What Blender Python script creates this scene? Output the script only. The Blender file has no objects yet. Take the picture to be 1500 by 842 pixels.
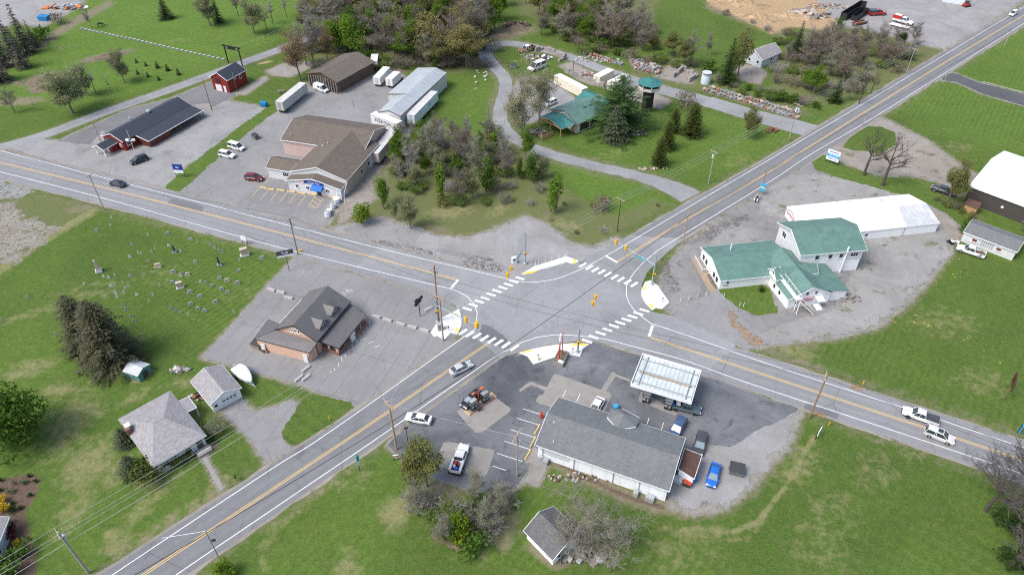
import bpy, bmesh, math, random
import numpy as np
from mathutils import Vector, Matrix, noise as mnoise
random.seed(7)
sc = bpy.context.scene
COL = sc.collection
PI = math.pi
R = math.radians
# ---------------------------------------------------------------- camera (drone, 100 m up)
F, H = 1050.0, 100.0
P = math.atan2(F, 1235.0)
FW = Vector((0, math.cos(P), -math.sin(P))); UP = Vector((0, math.sin(P), math.cos(P)))
def G(u, v, z=0.0):
    d = FW*F + Vector((u-750, 0, 0)) - UP*(v-421)
    k = (z-H)/d.z
    return Vector((d.x*k, d.y*k, z))
def hgt(b, t):
    """height of an upright thing standing at photo point b whose top is at photo row t[1]"""
    g = G(*b); k = (421-t[1])/F
    # (y*sinP + (z-H)*cosP) = k*(y*cosP - (z-H)*sinP)
    c, s = math.cos(P), math.sin(P)
    w = g.y*(k*c-s)/(c+k*s)
    return max(.2, w+H)
cam = bpy.data.cameras.new('camera'); co = bpy.data.objects.new('camera', cam); COL.objects.link(co)
cam.sensor_fit = 'HORIZONTAL'; cam.sensor_width = 36; cam.lens = F/1500*36; cam.clip_end = 9000; cam.clip_start = 1
co.location = (0, 0, H); co.rotation_euler = (PI/2-P, 0, 0); sc.camera = co
# ---------------------------------------------------------------- light: bright overcast
w = bpy.data.worlds.new('World'); sc.world = w; w.use_nodes = True
nt = w.node_tree; bg = nt.nodes['Background']
sky = nt.nodes.new('ShaderNodeTexSky'); sky.sky_type = 'NISHITA'; sky.sun_disc = False
SUN_EL, SUN_AZ = R(54), R(-118)          # azimuth measured from +Y towards +X
sky.sun_elevation = SUN_EL; sky.sun_rotation = SUN_AZ; sky.dust_density = 3.0; sky.air_density = 1.0; sky.ozone_density = .6
nt.links.new(sky.outputs[0], bg.inputs[0]); bg.inputs[1].default_value = 0.125
sl = bpy.data.lights.new('sun', 'SUN'); sl.energy = 1.5; sl.angle = R(26); sl.color = (1, .985, .955)
so = bpy.data.objects.new('sun', sl); COL.objects.link(so)
sd = Vector((math.sin(SUN_AZ)*math.cos(SUN_EL), math.cos(SUN_AZ)*math.cos(SUN_EL), math.sin(SUN_EL)))
so.rotation_euler = (-sd).to_track_quat('-Z', 'Y').to_euler(); so.location = (0, 150, 200)
sc.view_settings.view_transform = 'Standard'; sc.view_settings.look = 'None'; sc.view_settings.gamma = 1
sc.view_settings.exposure = 0.96; sc.cycles.use_denoising = False; sc.cycles.filter_width = 1.1
# ---------------------------------------------------------------- materials
def lin(c): return tuple(((x/255+.055)/1.055)**2.4 if x > 10 else x/255/12.92 for x in c)
class NT:
    def __init__(s, m):
        m.use_nodes = True; s.t = m.node_tree; s.b = s.t.nodes['Principled BSDF']
    def n(s, typ, ins=None, **kw):
        x = s.t.nodes.new(typ)
        for k, v in kw.items(): setattr(x, k, v)
        for k, v in (ins or {}).items():
            if hasattr(v, 'is_linked') or isinstance(v, bpy.types.NodeSocket): s.t.links.new(v, x.inputs[k])
            else: x.inputs[k].default_value = v
        return x
    def noise(s, vec, scale, detail=3, rough=.55, dist=0):
        return s.n('ShaderNodeTexNoise', {'Vector': vec, 'Scale': scale, 'Detail': detail, 'Roughness': rough, 'Distortion': dist}).outputs['Fac']
    def ramp(s, fac, lo, hi):
        return s.n('ShaderNodeMapRange', {'Value': fac, 'From Min': lo, 'From Max': hi}).outputs[0]
    def math(s, op, a, b=0.0, c=0.0):
        return s.n('ShaderNodeMath', {0: a, 1: b, 2: c}, operation=op).outputs[0]
    def mix(s, fac, a, b, blend='MIX'):
        x = s.n('ShaderNodeMix', data_type='RGBA', blend_type=blend)
        for k, v in ((0, fac), (6, a), (7, b)):
            if isinstance(v, bpy.types.NodeSocket): s.t.links.new(v, x.inputs[k])
            else: x.inputs[k].default_value = v if k == 0 else (tuple(v)+(1,))[:4]
        return x.outputs[2]
    def out(s, col, rough=.8, bump=None, bstr=.3, bdist=.05, metallic=0, spec=.4):
        if isinstance(col, bpy.types.NodeSocket): s.t.links.new(col, s.b.inputs['Base Color'])
        else: s.b.inputs['Base Color'].default_value = tuple(col)+(1,)
        if isinstance(rough, bpy.types.NodeSocket): s.t.links.new(rough, s.b.inputs['Roughness'])
        else: s.b.inputs['Roughness'].default_value = rough
        s.b.inputs['Metallic'].default_value = metallic
        s.b.inputs['Specular IOR Level'].default_value = spec
        if bump is not None:
            bp = s.n('ShaderNodeBump', {'Height': bump, 'Strength': bstr, 'Distance': bdist})
            s.t.links.new(bp.outputs[0], s.b.inputs['Normal'])
    def pos(s): return s.n('ShaderNodeNewGeometry').outputs['Position']
    def obj(s): return s.n('ShaderNodeTexCoord').outputs['Object']
    def uv(s): return s.n('ShaderNodeTexCoord').outputs['UV']
    def sep(s, v): return s.n('ShaderNodeSeparateXYZ', {0: v}).outputs
    def rnd(s): return s.n('ShaderNodeObjectInfo').outputs['Random']
MATS = {}
RAG = {}
def ragged(m, holes=0.0):
    """copy of a ground material whose outline breaks up where the sheet runs out"""
    if (m.name, holes) in RAG: return RAG[m.name, holes]
    c = m.copy(); c.name = m.name+'_ragged'; t = NT(c); p = t.pos(); e = t.n('ShaderNodeAttribute', attribute_name='edge').outputs['Fac']
    n = t.noise(p, .8, 7, .78, .5); f = t.math('ADD', e, t.math('MULTIPLY', t.math('SUBTRACT', n, .5), 5.0))
    if holes: f = t.math('MINIMUM', f, t.math('MULTIPLY', t.math('SUBTRACT', t.noise(p, 1.3, 7, .8, .8), holes), 5.0))
    a = t.ramp(f, -.12, .12); t.t.links.new(a, t.b.inputs['Alpha']); RAG[m.name, holes] = c; return c
def mk(name):
    m = bpy.data.materials.new(name); MATS[name] = m; return m, NT(m)
def sc3(c, k): return tuple(min(.95, x*k) for x in c)
def plain(name, c, rough=.6, var=.12, scale=1.5, metallic=0, spec=.4, bump=0):
    """painted / solid surface with weathering variation"""
    m, t = mk(name); p = t.obj()
    n = t.ramp(t.noise(p, scale, 5, .6), .3, .7)
    t.out(t.mix(n, sc3(c, 1-var), sc3(c, 1+var)), rough, t.noise(p, 14, 3) if bump else None, bump or .1, .02, metallic, spec)
    return m
def siding(name, c, pitch=.22, axis='y', var=.06, dirt=.25):
    m, t = mk(name); uv = t.uv(); s = t.sep(uv); p = t.pos()
    a = s[1] if axis == 'y' else s[0]
    fr = t.math('FRACT', t.math('DIVIDE', a, pitch))
    line = t.ramp(fr, .80, .97)
    n = t.ramp(t.noise(p, .9, 5, .65), .3, .7)
    col = t.mix(n, sc3(c, 1-var), sc3(c, 1+var))
    col = t.mix(t.math('MULTIPLY', line, .28), col, sc3(c, .55))
    st = t.n('ShaderNodeMapping', {'Vector': p, 'Scale': (2.5, 2.5, .25)}).outputs[0]
    col = t.mix(t.math('MULTIPLY', t.ramp(t.noise(st, 1.0, 4, .6), .52, .8), dirt), col, sc3((c[0]*.8, c[1]*.78, c[2]*.72), .7))
    t.out(col, .55, fr, .35, .02)
    return m
def seam_roof(name, c, pitch=.5, var=.1, rough=.45, dark=.35):
    m, t = mk(name); uv = t.uv(); s = t.sep(uv); p = t.pos()
    fr = t.math('FRACT', t.math('DIVIDE', s[0], pitch))
    d = t.math('ABSOLUTE', t.math('SUBTRACT', fr, .5))
    seam = t.ramp(d, .36, .47)
    n = t.ramp(t.noise(p, .5, 5, .62), .3, .72)
    st = t.n('ShaderNodeMapping', {'Vector': uv, 'Scale': (3.0, .22, 1)}).outputs[0]
    streak = t.ramp(t.noise(st, 1.2, 4, .6), .35, .75)
    col = t.mix(n, sc3(c, 1-var), sc3(c, 1+var))
    col = t.mix(t.math('MULTIPLY', streak, .22), col, sc3(c, 1.45))
    col = t.mix(t.math('MULTIPLY', seam, dark), col, sc3(c, .5))
    t.out(col, rough, seam, .5, .05, 0, .5)
    return m
def shingle(name, c, var=.22, warm=None):
    m, t = mk(name); uv = t.uv(); p = t.pos()
    b = t.n('ShaderNodeTexBrick', {'Vector': uv, 'Scale': 1.0, 'Mortar Size': .012, 'Brick Width': .55, 'Row Height': .19,
        'Color1': sc3(c, 1-var)+(1,), 'Color2': sc3(c, 1+var)+(1,), 'Mortar': sc3(c, .55)+(1,)})
    b.inputs['Bias'].default_value = 0
    st = t.n('ShaderNodeMapping', {'Vector': uv, 'Scale': (1.4, .16, 1)}).outputs[0]
    streak = t.ramp(t.noise(st, 1.0, 5, .65), .38, .75)
    col = t.mix(t.math('MULTIPLY', streak, .4), b.outputs['Color'], sc3(warm or c, 1.35))
    n2 = t.ramp(t.noise(p, 4, 4, .7), .35, .7)
    col = t.mix(t.math('MULTIPLY', n2, .25), col, sc3(c, .6))
    n3 = t.ramp(t.noise(p, .35, 4, .6), .52, .72)
    col = t.mix(t.math('MULTIPLY', n3, .3), col, sc3(c, .62))
    t.out(col, .9, b.outputs['Fac'], .25, .02)
    return m
def asphalt(name, c, patch=.3, crack=.6, cscale=.16, oil=0, streak=0, fine=.2, pale=None, seam=None):
    m, t = mk(name); p = t.pos()
    n1 = t.ramp(t.noise(p, .06, 5, .62, .6), .32, .68)
    n2 = t.ramp(t.noise(p, .45, 6, .72, 1.2), .3, .72)
    n3 = t.noise(p, 5, 3, .7)
    col = t.mix(n1, sc3(c, 1-patch), sc3(pale or c, 1+patch*.6))
    col = t.mix(t.math('MULTIPLY', n2, .4), col, sc3(c, 1.35))
    col = t.mix(t.math('MULTIPLY', t.ramp(t.noise(p, 1.1, 6, .78, .8), .46, .7), .3), col, sc3(c, .66))
    col = t.mix(t.math('MULTIPLY', t.ramp(n3, .3, .7), fine), col, sc3(c, .6))
    if streak:
        s = t.sep(t.uv())
        tr = t.math('ABSOLUTE', t.math('SINE', t.math('MULTIPLY', s[1], PI/1.78)))   # two wheel tracks per lane
        st = t.n('ShaderNodeMapping', {'Vector': t.uv(), 'Scale': (.035, 1.6, 1)}).outputs[0]
        sn = t.ramp(t.noise(st, 1.0, 4, .6), .35, .7)
        col = t.mix(t.math('MULTIPLY', t.math('MULTIPLY', tr, sn), streak), col, sc3(c, .62))
        col = t.mix(t.math('MULTIPLY', t.ramp(sn, .5, 1), streak*.5), col, sc3(c, 1.4))
    if crack:
        wv = t.n('ShaderNodeTexNoise', {'Vector': p, 'Scale': .5, 'Detail': 4})
        pv = t.mix(.22, p, wv.outputs['Color'], 'LINEAR_LIGHT')
        v = t.n('ShaderNodeTexVoronoi', {'Vector': pv, 'Scale': cscale}, feature='DISTANCE_TO_EDGE').outputs['Distance']
        cr = t.ramp(v, .012, .0)
        mask = t.ramp(t.noise(p, .11, 3), .42, .6)
        col = t.mix(t.math('MULTIPLY', t.math('MULTIPLY', cr, mask), crack), col, sc3(c, .32))
        v2 = t.n('ShaderNodeTexVoronoi', {'Vector': pv, 'Scale': cscale*5}, feature='DISTANCE_TO_EDGE').outputs['Distance']
        mask2 = t.ramp(t.noise(p, .17, 3, .6, .4), .58, .66)
        col = t.mix(t.math('MULTIPLY', t.math('MULTIPLY', t.ramp(v2, .04, 0), mask2), crack*.8), col, sc3(c, .4))
    if seam:
        for an, sp in seam:
            s = t.sep(t.n('ShaderNodeMapping', {'Vector': t.mix(.01, p, wv.outputs['Color'], 'LINEAR_LIGHT'), 'Rotation': (0, 0, an)}).outputs[0])
            ln_ = t.ramp(t.math('ABSOLUTE', t.math('SUBTRACT', t.math('FRACT', t.math('DIVIDE', s[0], sp)), .5)), .035/sp*2, .0)
            col = t.mix(t.math('MULTIPLY', ln_, t.ramp(t.noise(p, .2, 3), .4, .55)), col, sc3(c, .4))
    if oil:
        o = t.ramp(t.noise(p, .3, 5, .7, .5), .56, .68)
        col = t.mix(t.math('MULTIPLY', o, oil), col, sc3(c, .35))
    t.out(col, .9, n3, .25, .03)
    return m
def gravel(name, c, c2=None, grass=0):
    m, t = mk(name); p = t.pos()
    n1 = t.ramp(t.noise(p, .09, 6, .7, .9), .3, .7)
    n2 = t.ramp(t.noise(p, .6, 6, .78, .8), .32, .68)
    n3 = t.noise(p, 4, 5, .85)
    col = t.mix(n1, (c[0]*.7, c[1]*.67, c[2]*.62), sc3(c2 or c, 1.3))
    col = t.mix(t.math('MULTIPLY', n2, .45), col, sc3(c, .62))
    col = t.mix(t.math('MULTIPLY', t.ramp(n3, .35, .68), .45), col, sc3(c, 1.5))
    if grass:
        g = t.ramp(t.noise(p, .22, 7, .76, .3), .555, .64)
        col = t.mix(t.math('MULTIPLY', g, grass), col, (.085, .105, .03))
    t.out(col, .95, n3, .6, .06)
    return m
def leaf(name, c, var=.36, trans=.42, hue=(1.2, 1.08, .7)):
    m, t = mk(name); p = t.obj()
    n = t.ramp(t.noise(p, .7, 3, .6), .28, .72)
    n2 = t.ramp(t.noise(p, 5, 2, .6), .3, .7)
    col = t.mix(n, sc3(c, 1-var), sc3((c[0]*hue[0], c[1]*hue[1], c[2]*hue[2]), 1+var))
    col = t.mix(t.math('MULTIPLY', n2, .35), col, sc3(c, 1.5))
    col = t.mix(t.math('MULTIPLY', t.rnd(), .35), col, sc3((c[0]*.95, c[1]*.86, c[2]*.85), .9))
    t.out(col, .75, spec=.2)
    tr = t.n('ShaderNodeBsdfTranslucent'); t.t.links.new(col, tr.inputs['Color'])
    ms = t.n('ShaderNodeMixShader', {0: trans}); t.t.links.new(t.b.outputs[0], ms.inputs[1]); t.t.links.new(tr.outputs[0], ms.inputs[2])
    t.t.links.new(ms.outputs[0], t.t.nodes['Material Output'].inputs[0])
    return m
# ---------------------------------------------------------------- mesh builder
class MB:
    def __init__(s): s.v = []; s.f = []; s.m = []; s.uvs = {}
    def add(s, pts, faces, m=0):
        o = len(s.v); s.v += [tuple(p) for p in pts]
        for f in faces: s.f.append(tuple(i+o for i in f)); s.m.append(m)
    def poly(s, pts, m=0): s.add(pts, [tuple(range(len(pts)))], m)
    def box(s, x, y, z, sx, sy, sz, rz=0, m=0, rx=0, ry=0):
        """box centred at x,y with its bottom at z"""
        q = Matrix.Rotation(rz, 3, 'Z') @ Matrix.Rotation(ry, 3, 'Y') @ Matrix.Rotation(rx, 3, 'X')
        c = Vector((x, y, z+sz/2)); P8 = []
        for dz in (-1, 1):
            for dx, dy in ((-1, -1), (1, -1), (1, 1), (-1, 1)):
                P8.append(c+q @ Vector((dx*sx/2, dy*sy/2, dz*sz/2)))
        s.add(P8, [(3, 2, 1, 0), (4, 5, 6, 7), (0, 1, 5, 4), (1, 2, 6, 5), (2, 3, 7, 6), (3, 0, 4, 7)], m); return s
    def prism(s, poly, z0, z1, m=0, top=None):
        n = len(poly)
        pts = [(a[0], a[1], z0) for a in poly]+[(a[0], a[1], z1) for a in poly]
        s.add(pts, [(i, (i+1) % n, (i+1) % n+n, i+n) for i in range(n)], m)
        s.add(pts, [tuple(range(n, 2*n))], m if top is None else top); s.add(pts, [tuple(range(n-1, -1, -1))], m); return s
    def tube(s, p, q, r0, r1=None, n=6, m=0, cap=True):
        p, q = Vector(p), Vector(q); r1 = r0 if r1 is None else r1
        d = (q-p); 
        if d.length < 1e-6: return s
        d.normalize(); a = d.orthogonal().normalized(); b = d.cross(a)
        pts = [c+(a*math.cos(2*PI*i/n)+b*math.sin(2*PI*i/n))*r for c, r in ((p, r0), (q, r1)) for i in range(n)]
        fs = [(i, (i+1) % n, (i+1) % n+n, i+n) for i in range(n)]
        if cap: fs += [tuple(range(n-1, -1, -1)), tuple(range(n, 2*n))]
        s.add(pts, fs, m); return s
    def path(s, pts, r, n=5, m=0):
        for a, b in zip(pts, pts[1:]): s.tube(a, b, r, r, n, m, False)
        return s
    def lathe(s, prof, x=0, y=0, n=12, m=0, sx=1, sy=1):
        k = len(prof); pts = [(x+r*math.cos(2*PI*i/n)*sx, y+r*math.sin(2*PI*i/n)*sy, z) for r, z in prof for i in range(n)]
        fs = [(j*n+i, j*n+(i+1) % n, (j+1)*n+(i+1) % n, (j+1)*n+i) for j in range(k-1) for i in range(n)]
        fs += [tuple(range(n-1, -1, -1)), tuple(range((k-1)*n, k*n))]
        s.add(pts, fs, m); return s
    def blob(s, x, y, z, rx, ry, rz, n=8, k=5, jit=.15, m=0, seed=None):
        r = random.Random(seed if seed is not None else len(s.v)+int(x*97)); pts = []
        for j in range(k+1):
            th = PI*j/k
            for i in range(n):
                q = 1+r.uniform(-jit, jit)
                pts.append((x+rx*q*math.sin(th)*math.cos(2*PI*i/n), y+ry*q*math.sin(th)*math.sin(2*PI*i/n), z-rz*q*math.cos(th)))
        s.add(pts, [(j*n+i, j*n+(i+1) % n, (j+1)*n+(i+1) % n, (j+1)*n+i) for j in range(k) for i in range(n)], m); return s
    def mesh(s, name, mats, smooth=False):
        me = bpy.data.meshes.new(name); me.from_pydata(s.v, [], s.f)
        ms = mats if isinstance(mats, (list, tuple)) else [mats]
        for x in ms: me.materials.append(x)
        if len(ms) > 1: me.polygons.foreach_set('material_index', s.m)
        ul = me.uv_layers.new(name='UVMap'); uvs = np.zeros(len(me.loops)*2, 'f')
        V = s.v
        k = 0
        for fi, f in enumerate(s.f):
            if fi in s.uvs:
                for a in s.uvs[fi]: uvs[k], uvs[k+1] = a; k += 2
            elif len(f) <= 8:
                p0 = Vector(V[f[0]]); e = Vector(V[f[1]])-p0
                if e.length < 1e-7: e = Vector((1, 0, 0))
                e.normalize(); nn = e.cross(Vector(V[f[-1]])-p0)
                w_ = nn.cross(e).normalized() if nn.length > 1e-9 else e.orthogonal()
                for i in f:
                    d = Vector(V[i])-p0; uvs[k] = d.dot(e); uvs[k+1] = d.dot(w_); k += 2
            else:
                for i in f: uvs[k] = V[i][0]; uvs[k+1] = V[i][1]; k += 2
        ul.data.foreach_set('uv', uvs)
        if smooth:
            me.polygons.foreach_set('use_smooth', [True]*len(me.polygons))
            me.set_sharp_from_angle(angle=R(40))
        me.update(); return me
    def build(s, name, mats, parent=None, loc=None, rz=0, smooth=False):
        o = bpy.data.objects.new(name, s.mesh(name, mats, smooth)); COL.objects.link(o)
        if parent is not None: o.parent = parent
        if loc is not None: o.location = loc
        if rz: o.rotation_euler.z = rz
        return o
def tag(o, label=None, cat=None, group=None, kind=None):
    for k, v in (('label', label), ('category', cat), ('group', group), ('kind', kind)):
        if v: o[k] = v
    return o
def thing(name, label, cat, loc=(0, 0, 0), rz=0, group=None):
    o = bpy.data.objects.new(name, None); COL.objects.link(o); o.empty_display_size = .5
    o.location = loc; o.rotation_euler.z = rz
    return tag(o, label, cat, group)
KIDS = {}
def dup(root, label=None, loc=None, rz=None, scale=None, group=None, cat=None, mats=None):
    """copy a thing, its parts and their sub-parts (meshes shared)"""
    r = root.copy(); COL.objects.link(r)
    if loc is not None: r.location = loc
    if rz is not None: r.rotation_euler.z = rz
    if scale is not None: r.scale = scale if hasattr(scale, '__len__') else (scale,)*3
    if label: r['label'] = label
    if group: r['group'] = group
    if cat: r['category'] = cat
    def rec(src, dst):
        for ch in list(src.children):
            c = ch.copy(); COL.objects.link(c); c.parent = dst; rec(ch, c)
    rec(root, r)
    return r
def struct(name, mb, m, z=None):
    o = mb.build(name, m); o['kind'] = 'structure'; return o
def wobble(pts, step=1.0, amp=.3, closed=True, freq=.35, seed=0):
    """resample an outline (list of xy) and push it about so that soil / asphalt edges are ragged"""
    out = []; n = len(pts)
    for i in range(n if closed else n-1):
        a, b = Vector(pts[i][:2]), Vector(pts[(i+1) % n][:2]); k = max(1, int((b-a).length/step))
        nn = Vector((-(b-a).y, (b-a).x)); nn = nn.normalized() if nn.length else nn
        for j in range(k):
            q = a.lerp(b, j/k)
            d = mnoise.noise(Vector((q.x*freq, q.y*freq, seed)))*amp*1.6+(mnoise.noise(Vector((q.x*1.3, q.y*1.3, seed+9)))*.75+mnoise.noise(Vector((q.x*3.7, q.y*3.7, seed+5)))*.6)*amp
            out.append(q+nn*d)
    if not closed: out.append(Vector(pts[-1][:2]))
    return out
def smooth_line(pts, step=3.0):
    """Catmull-Rom through xy points"""
    P_ = [Vector(p[:2]) for p in pts]; P_ = [P_[0]*2-P_[1]]+P_+[P_[-1]*2-P_[-2]]; out = []
    for i in range(1, len(P_)-2):
        p0, p1, p2, p3 = P_[i-1:i+3]; k = max(1, int((p2-p1).length/step))
        for j in range(k):
            t = j/k
            out.append(.5*((2*p1)+(-p0+p2)*t+(2*p0-5*p1+4*p2-p3)*t*t+(-p0+3*p1-3*p2+p3)*t**3))
    out.append(P_[-2]); return out
def pxs(*a): return [G(u, v) for u, v in a]
def sheet(name, pts, z, m, amp=.25, step=1.0, sharp=False, seed=0, holes=0.0):
    q = [Vector(p[:2]) for p in pts] if sharp else wobble(pts, step, amp, seed=seed)
    if not sharp: m = ragged(m, holes)
    ar = sum(a.x*b.y-b.x*a.y for a, b in zip(q, q[1:]+q[:1]))
    if ar < 0: q = q[::-1]
    if sharp: mb = MB(); mb.poly([(p.x, p.y, z) for p in q]); return struct(name, mb, m)
    # a fine grid that reaches a little past the outline; 'edge' = distance inside it, in units of its raggedness
    k = max(.05, amp); X0, X1 = min(p.x for p in q)-k*2, max(p.x for p in q)+k*2; Y0, Y1 = min(p.y for p in q)-k*2, max(p.y for p in q)+k*2
    st = max(.25, min(.7, (X1-X0)/14)); gx, gy = np.meshgrid(np.arange(X0, X1+st, st), np.arange(Y0, Y1+st, st)); ins = np.zeros(gx.shape, bool); d = np.full(gx.shape, 1e9)
    for a, b in zip(q, q[1:]+q[:1]):
        if a.y != b.y: ins ^= (gy > min(a.y, b.y)) & (gy <= max(a.y, b.y)) & (gx < (b.x-a.x)*(gy-a.y)/(b.y-a.y)+a.x)
        L2 = (b.x-a.x)**2+(b.y-a.y)**2+1e-9; t = np.clip(((gx-a.x)*(b.x-a.x)+(gy-a.y)*(b.y-a.y))/L2, 0, 1); d = np.minimum(d, np.hypot(gx-a.x-t*(b.x-a.x), gy-a.y-t*(b.y-a.y)))
    sd_ = np.where(ins, d, -d); n_, m_ = gx.shape; id_ = np.arange(n_*m_).reshape(n_, m_); fc = np.stack([id_[:-1, :-1], id_[:-1, 1:], id_[1:, 1:], id_[1:, :-1]], -1).reshape(-1, 4)
    fc = fc[(sd_.ravel()[fc] > -k*1.6).any(1)]; us, inv = np.unique(fc, return_inverse=True); me = bpy.data.meshes.new(name)
    me.from_pydata([(float(gx.flat[i]), float(gy.flat[i]), z) for i in us], [], inv.reshape(-1, 4).tolist()); me.attributes.new('edge', 'FLOAT', 'POINT').data.foreach_set('value', (sd_.ravel()[us]/k).astype('f'))
    me.materials.append(m); o = bpy.data.objects.new(name, me); COL.objects.link(o); o['kind'] = 'structure'; return o
def ribbon(mb, line, o0, o1, z, m=0):
    """strip along an xy line between offsets o0 < o1 (left positive, numbers or functions of t); uv = (distance, offset)"""
    n = len(line); nor = []; D = 0.0
    g = lambda o, i: o(i/(n-1)) if callable(o) else o
    for i in range(n):
        d = line[min(i+1, n-1)]-line[max(i-1, 0)]; d.normalize(); nor.append(Vector((-d.y, d.x)))
    for i in range(n-1):
        a, b = line[i], line[i+1]; L = (b-a).length; q = (g(o0, i), g(o0, i+1), g(o1, i+1), g(o1, i))
        mb.poly([(*(a+nor[i]*q[0]), z), (*(b+nor[i+1]*q[1]), z), (*(b+nor[i+1]*q[2]), z), (*(a+nor[i]*q[3]), z)], m)
        mb.uvs[len(mb.f)-1] = [(D, q[0]), (D+L, q[1]), (D+L, q[2]), (D, q[3])]; D += L
# ================================================================ GROUND
GX = np.concatenate([-np.geomspace(3200, 236, 26), np.arange(-231, 231.1, .6), np.geomspace(236, 3200, 26)])
GY = np.concatenate([-np.geomspace(3200, 20, 24), np.arange(38, 312.1, .6), np.geomspace(317, 3200, 26)])
nx, ny = len(GX), len(GY)
XX, YY = np.meshgrid(GX, GY); CH = {}
def chan(k):
    if k not in CH: CH[k] = np.zeros((ny, nx), 'f')
    return CH[k]
def _dist_line(pts):
    d = np.full(XX.shape, 1e9, 'f')
    for a, b in zip(pts, pts[1:]):
        ax, ay, bx, by = a[0], a[1], b[0], b[1]; L2 = (bx-ax)**2+(by-ay)**2+1e-9
        t = np.clip(((XX-ax)*(bx-ax)+(YY-ay)*(by-ay))/L2, 0, 1)
        d = np.minimum(d, np.hypot(XX-ax-t*(bx-ax), YY-ay-t*(by-ay)))
    return d
def put(k, val): c = chan(k); np.maximum(c, val, out=c)
def pline(k, px, wid, s=1.0, world=False):
    d = _dist_line([p[:2] for p in (px if world else pxs(*px))]); put(k, s*np.clip(1.5-d/wid, 0, 1).astype('f'))
def pblob(k, u, v, rx, ry=None, s=1.0, rot=0):
    g = G(u, v); ry = ry or rx; c, q = math.cos(R(rot)), math.sin(R(rot))
    dx, dy = XX-g.x, YY-g.y; r = np.hypot((dx*c+dy*q)/rx, (-dx*q+dy*c)/ry); put(k, s*np.clip(1.45-r, 0, 1).astype('f'))
def ppoly(k, px, s=1.0, feather=3.0, world=False):
    pts = [p[:2] for p in (px if world else pxs(*px))]; ins = np.zeros(XX.shape, bool)
    for a, b in zip(pts, pts[1:]+pts[:1]):
        if a[1] == b[1]: continue
        c = (YY > min(a[1], b[1])) & (YY <= max(a[1], b[1])) & (XX < (b[0]-a[0])*(YY-a[1])/(b[1]-a[1])+a[0]); ins ^= c
    d = _dist_line(pts+pts[:1]); sd_ = np.where(ins, d, -d)
    put(k, s*np.clip(.5+sd_/feather, 0, 1).astype('f'))
LOTS = []
def lot(name, px, z, m, amp=.35, sharp=False, fringe=1.2, fk='dirt', seed=1):
    pts = pxs(*px); sheet(name, pts, z, MATS[m], amp, .8, sharp, seed)
    if fringe: pline(fk, pts+pts[:1], fringe*1.2, .66, True); pline('grav', pts+pts[:1], fringe*.7, .6, True)
# --- surface materials
asphalt('road_asphalt', (.235, .237, .242), .16, .45, .09, .12, .6, .16)
asphalt('cross_asphalt', (.19, .192, .198), .2, .5, .09, .15, .65, .18)
asphalt('junction_asphalt', (.255, .258, .262), .26, .4, .1, .16, 0, .14)
dq_ = G(560, 470)-G(508, 543); sa_ = math.atan2(dq_.y, dq_.x)
asphalt('old_lot', (.225, .222, .22), .2, .18, .12, .15, seam=((-sa_+PI/2, 3.4), (-sa_, 11.0)))
asphalt('gas_lot', (.10, .107, .117), .45, .8, .2, .6, 0, .3, (.19, .194, .202))
asphalt('pale_lot', (.235, .232, .23), .26, .7, .16, .18, 0, .22)
asphalt('tavern_lot', (.26, .256, .252), .28, .6, .1, .38)
asphalt('church_lot', (.235, .23, .222), .42, .9, .2, .55, 0, .28)
asphalt('black_lane', (.085, .088, .094), .2, .2, .1)
asphalt('dark_lane', (.16, .16, .165), .25, .2, .1)
gravel('gravel_pale', (.25, .248, .246)); gravel('gravel_lane', (.235, .24, .248)); gravel('gravel_warm', (.245, .222, .196), None, .8)
gravel('gravel_grass', (.25, .244, .236), None, .85)
m_, t_ = mk('concrete'); p_ = t_.pos(); n_ = t_.ramp(t_.noise(p_, .5, 5, .65), .3, .7)
t_.out(t_.mix(t_.math('MULTIPLY', t_.ramp(t_.noise(p_, .25, 5, .7), .5, .75), .5), t_.mix(n_, (.215, .20, .18), (.30, .285, .262)), (.155, .14, .125)), .9, t_.noise(p_, 9, 3), .2, .02)
m_, t_ = mk('new_concrete'); p_ = t_.pos(); s_ = t_.sep(t_.n('ShaderNodeMapping', {'Vector': p_, 'Rotation': (0, 0, .7)}).outputs[0])
jt = t_.math('MAXIMUM', t_.ramp(t_.math('FRACT', t_.math('DIVIDE', s_[0], 1.8)), .975, .99), t_.ramp(t_.math('FRACT', t_.math('DIVIDE', s_[1], 1.8)), .975, .99))
cc = t_.mix(t_.ramp(t_.noise(p_, 1.2, 5, .65), .3, .7), (.56, .55, .53), (.72, .71, .68))
t_.out(t_.mix(t_.math('MULTIPLY', jt, .35), cc, (.35, .34, .33)), .85, t_.noise(p_, 12, 2), .1, .01)
def paint(name, c, wear=.45):
    m, t = mk(name); p = t.pos()
    n = t.ramp(t.noise(p, 2.2, 5, .7), .5, .78)
    n2 = t.ramp(t.noise(p, .35, 4, .7), .4, .75)
    t.out(t.mix(t.math('MULTIPLY', t.math('MAXIMUM', n, t.math('MULTIPLY', n2, .6)), wear), c, (.26, .26, .25)), .7)
paint('white_paint', (.76, .76, .75), .62); paint('yellow_paint', (.70, .46, .12), .6); paint('faded_white', (.62, .62, .6), .6)
paint('pad_yellow', (.78, .56, .05), .25); paint('faded_yellow', (.60, .42, .18), .55)
plain('dirt_dark', (.125, .112, .10), .95, .5, 1.6); plain('rust_dirt', (.27, .17, .10), .95, .45, 1.2)
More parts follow.
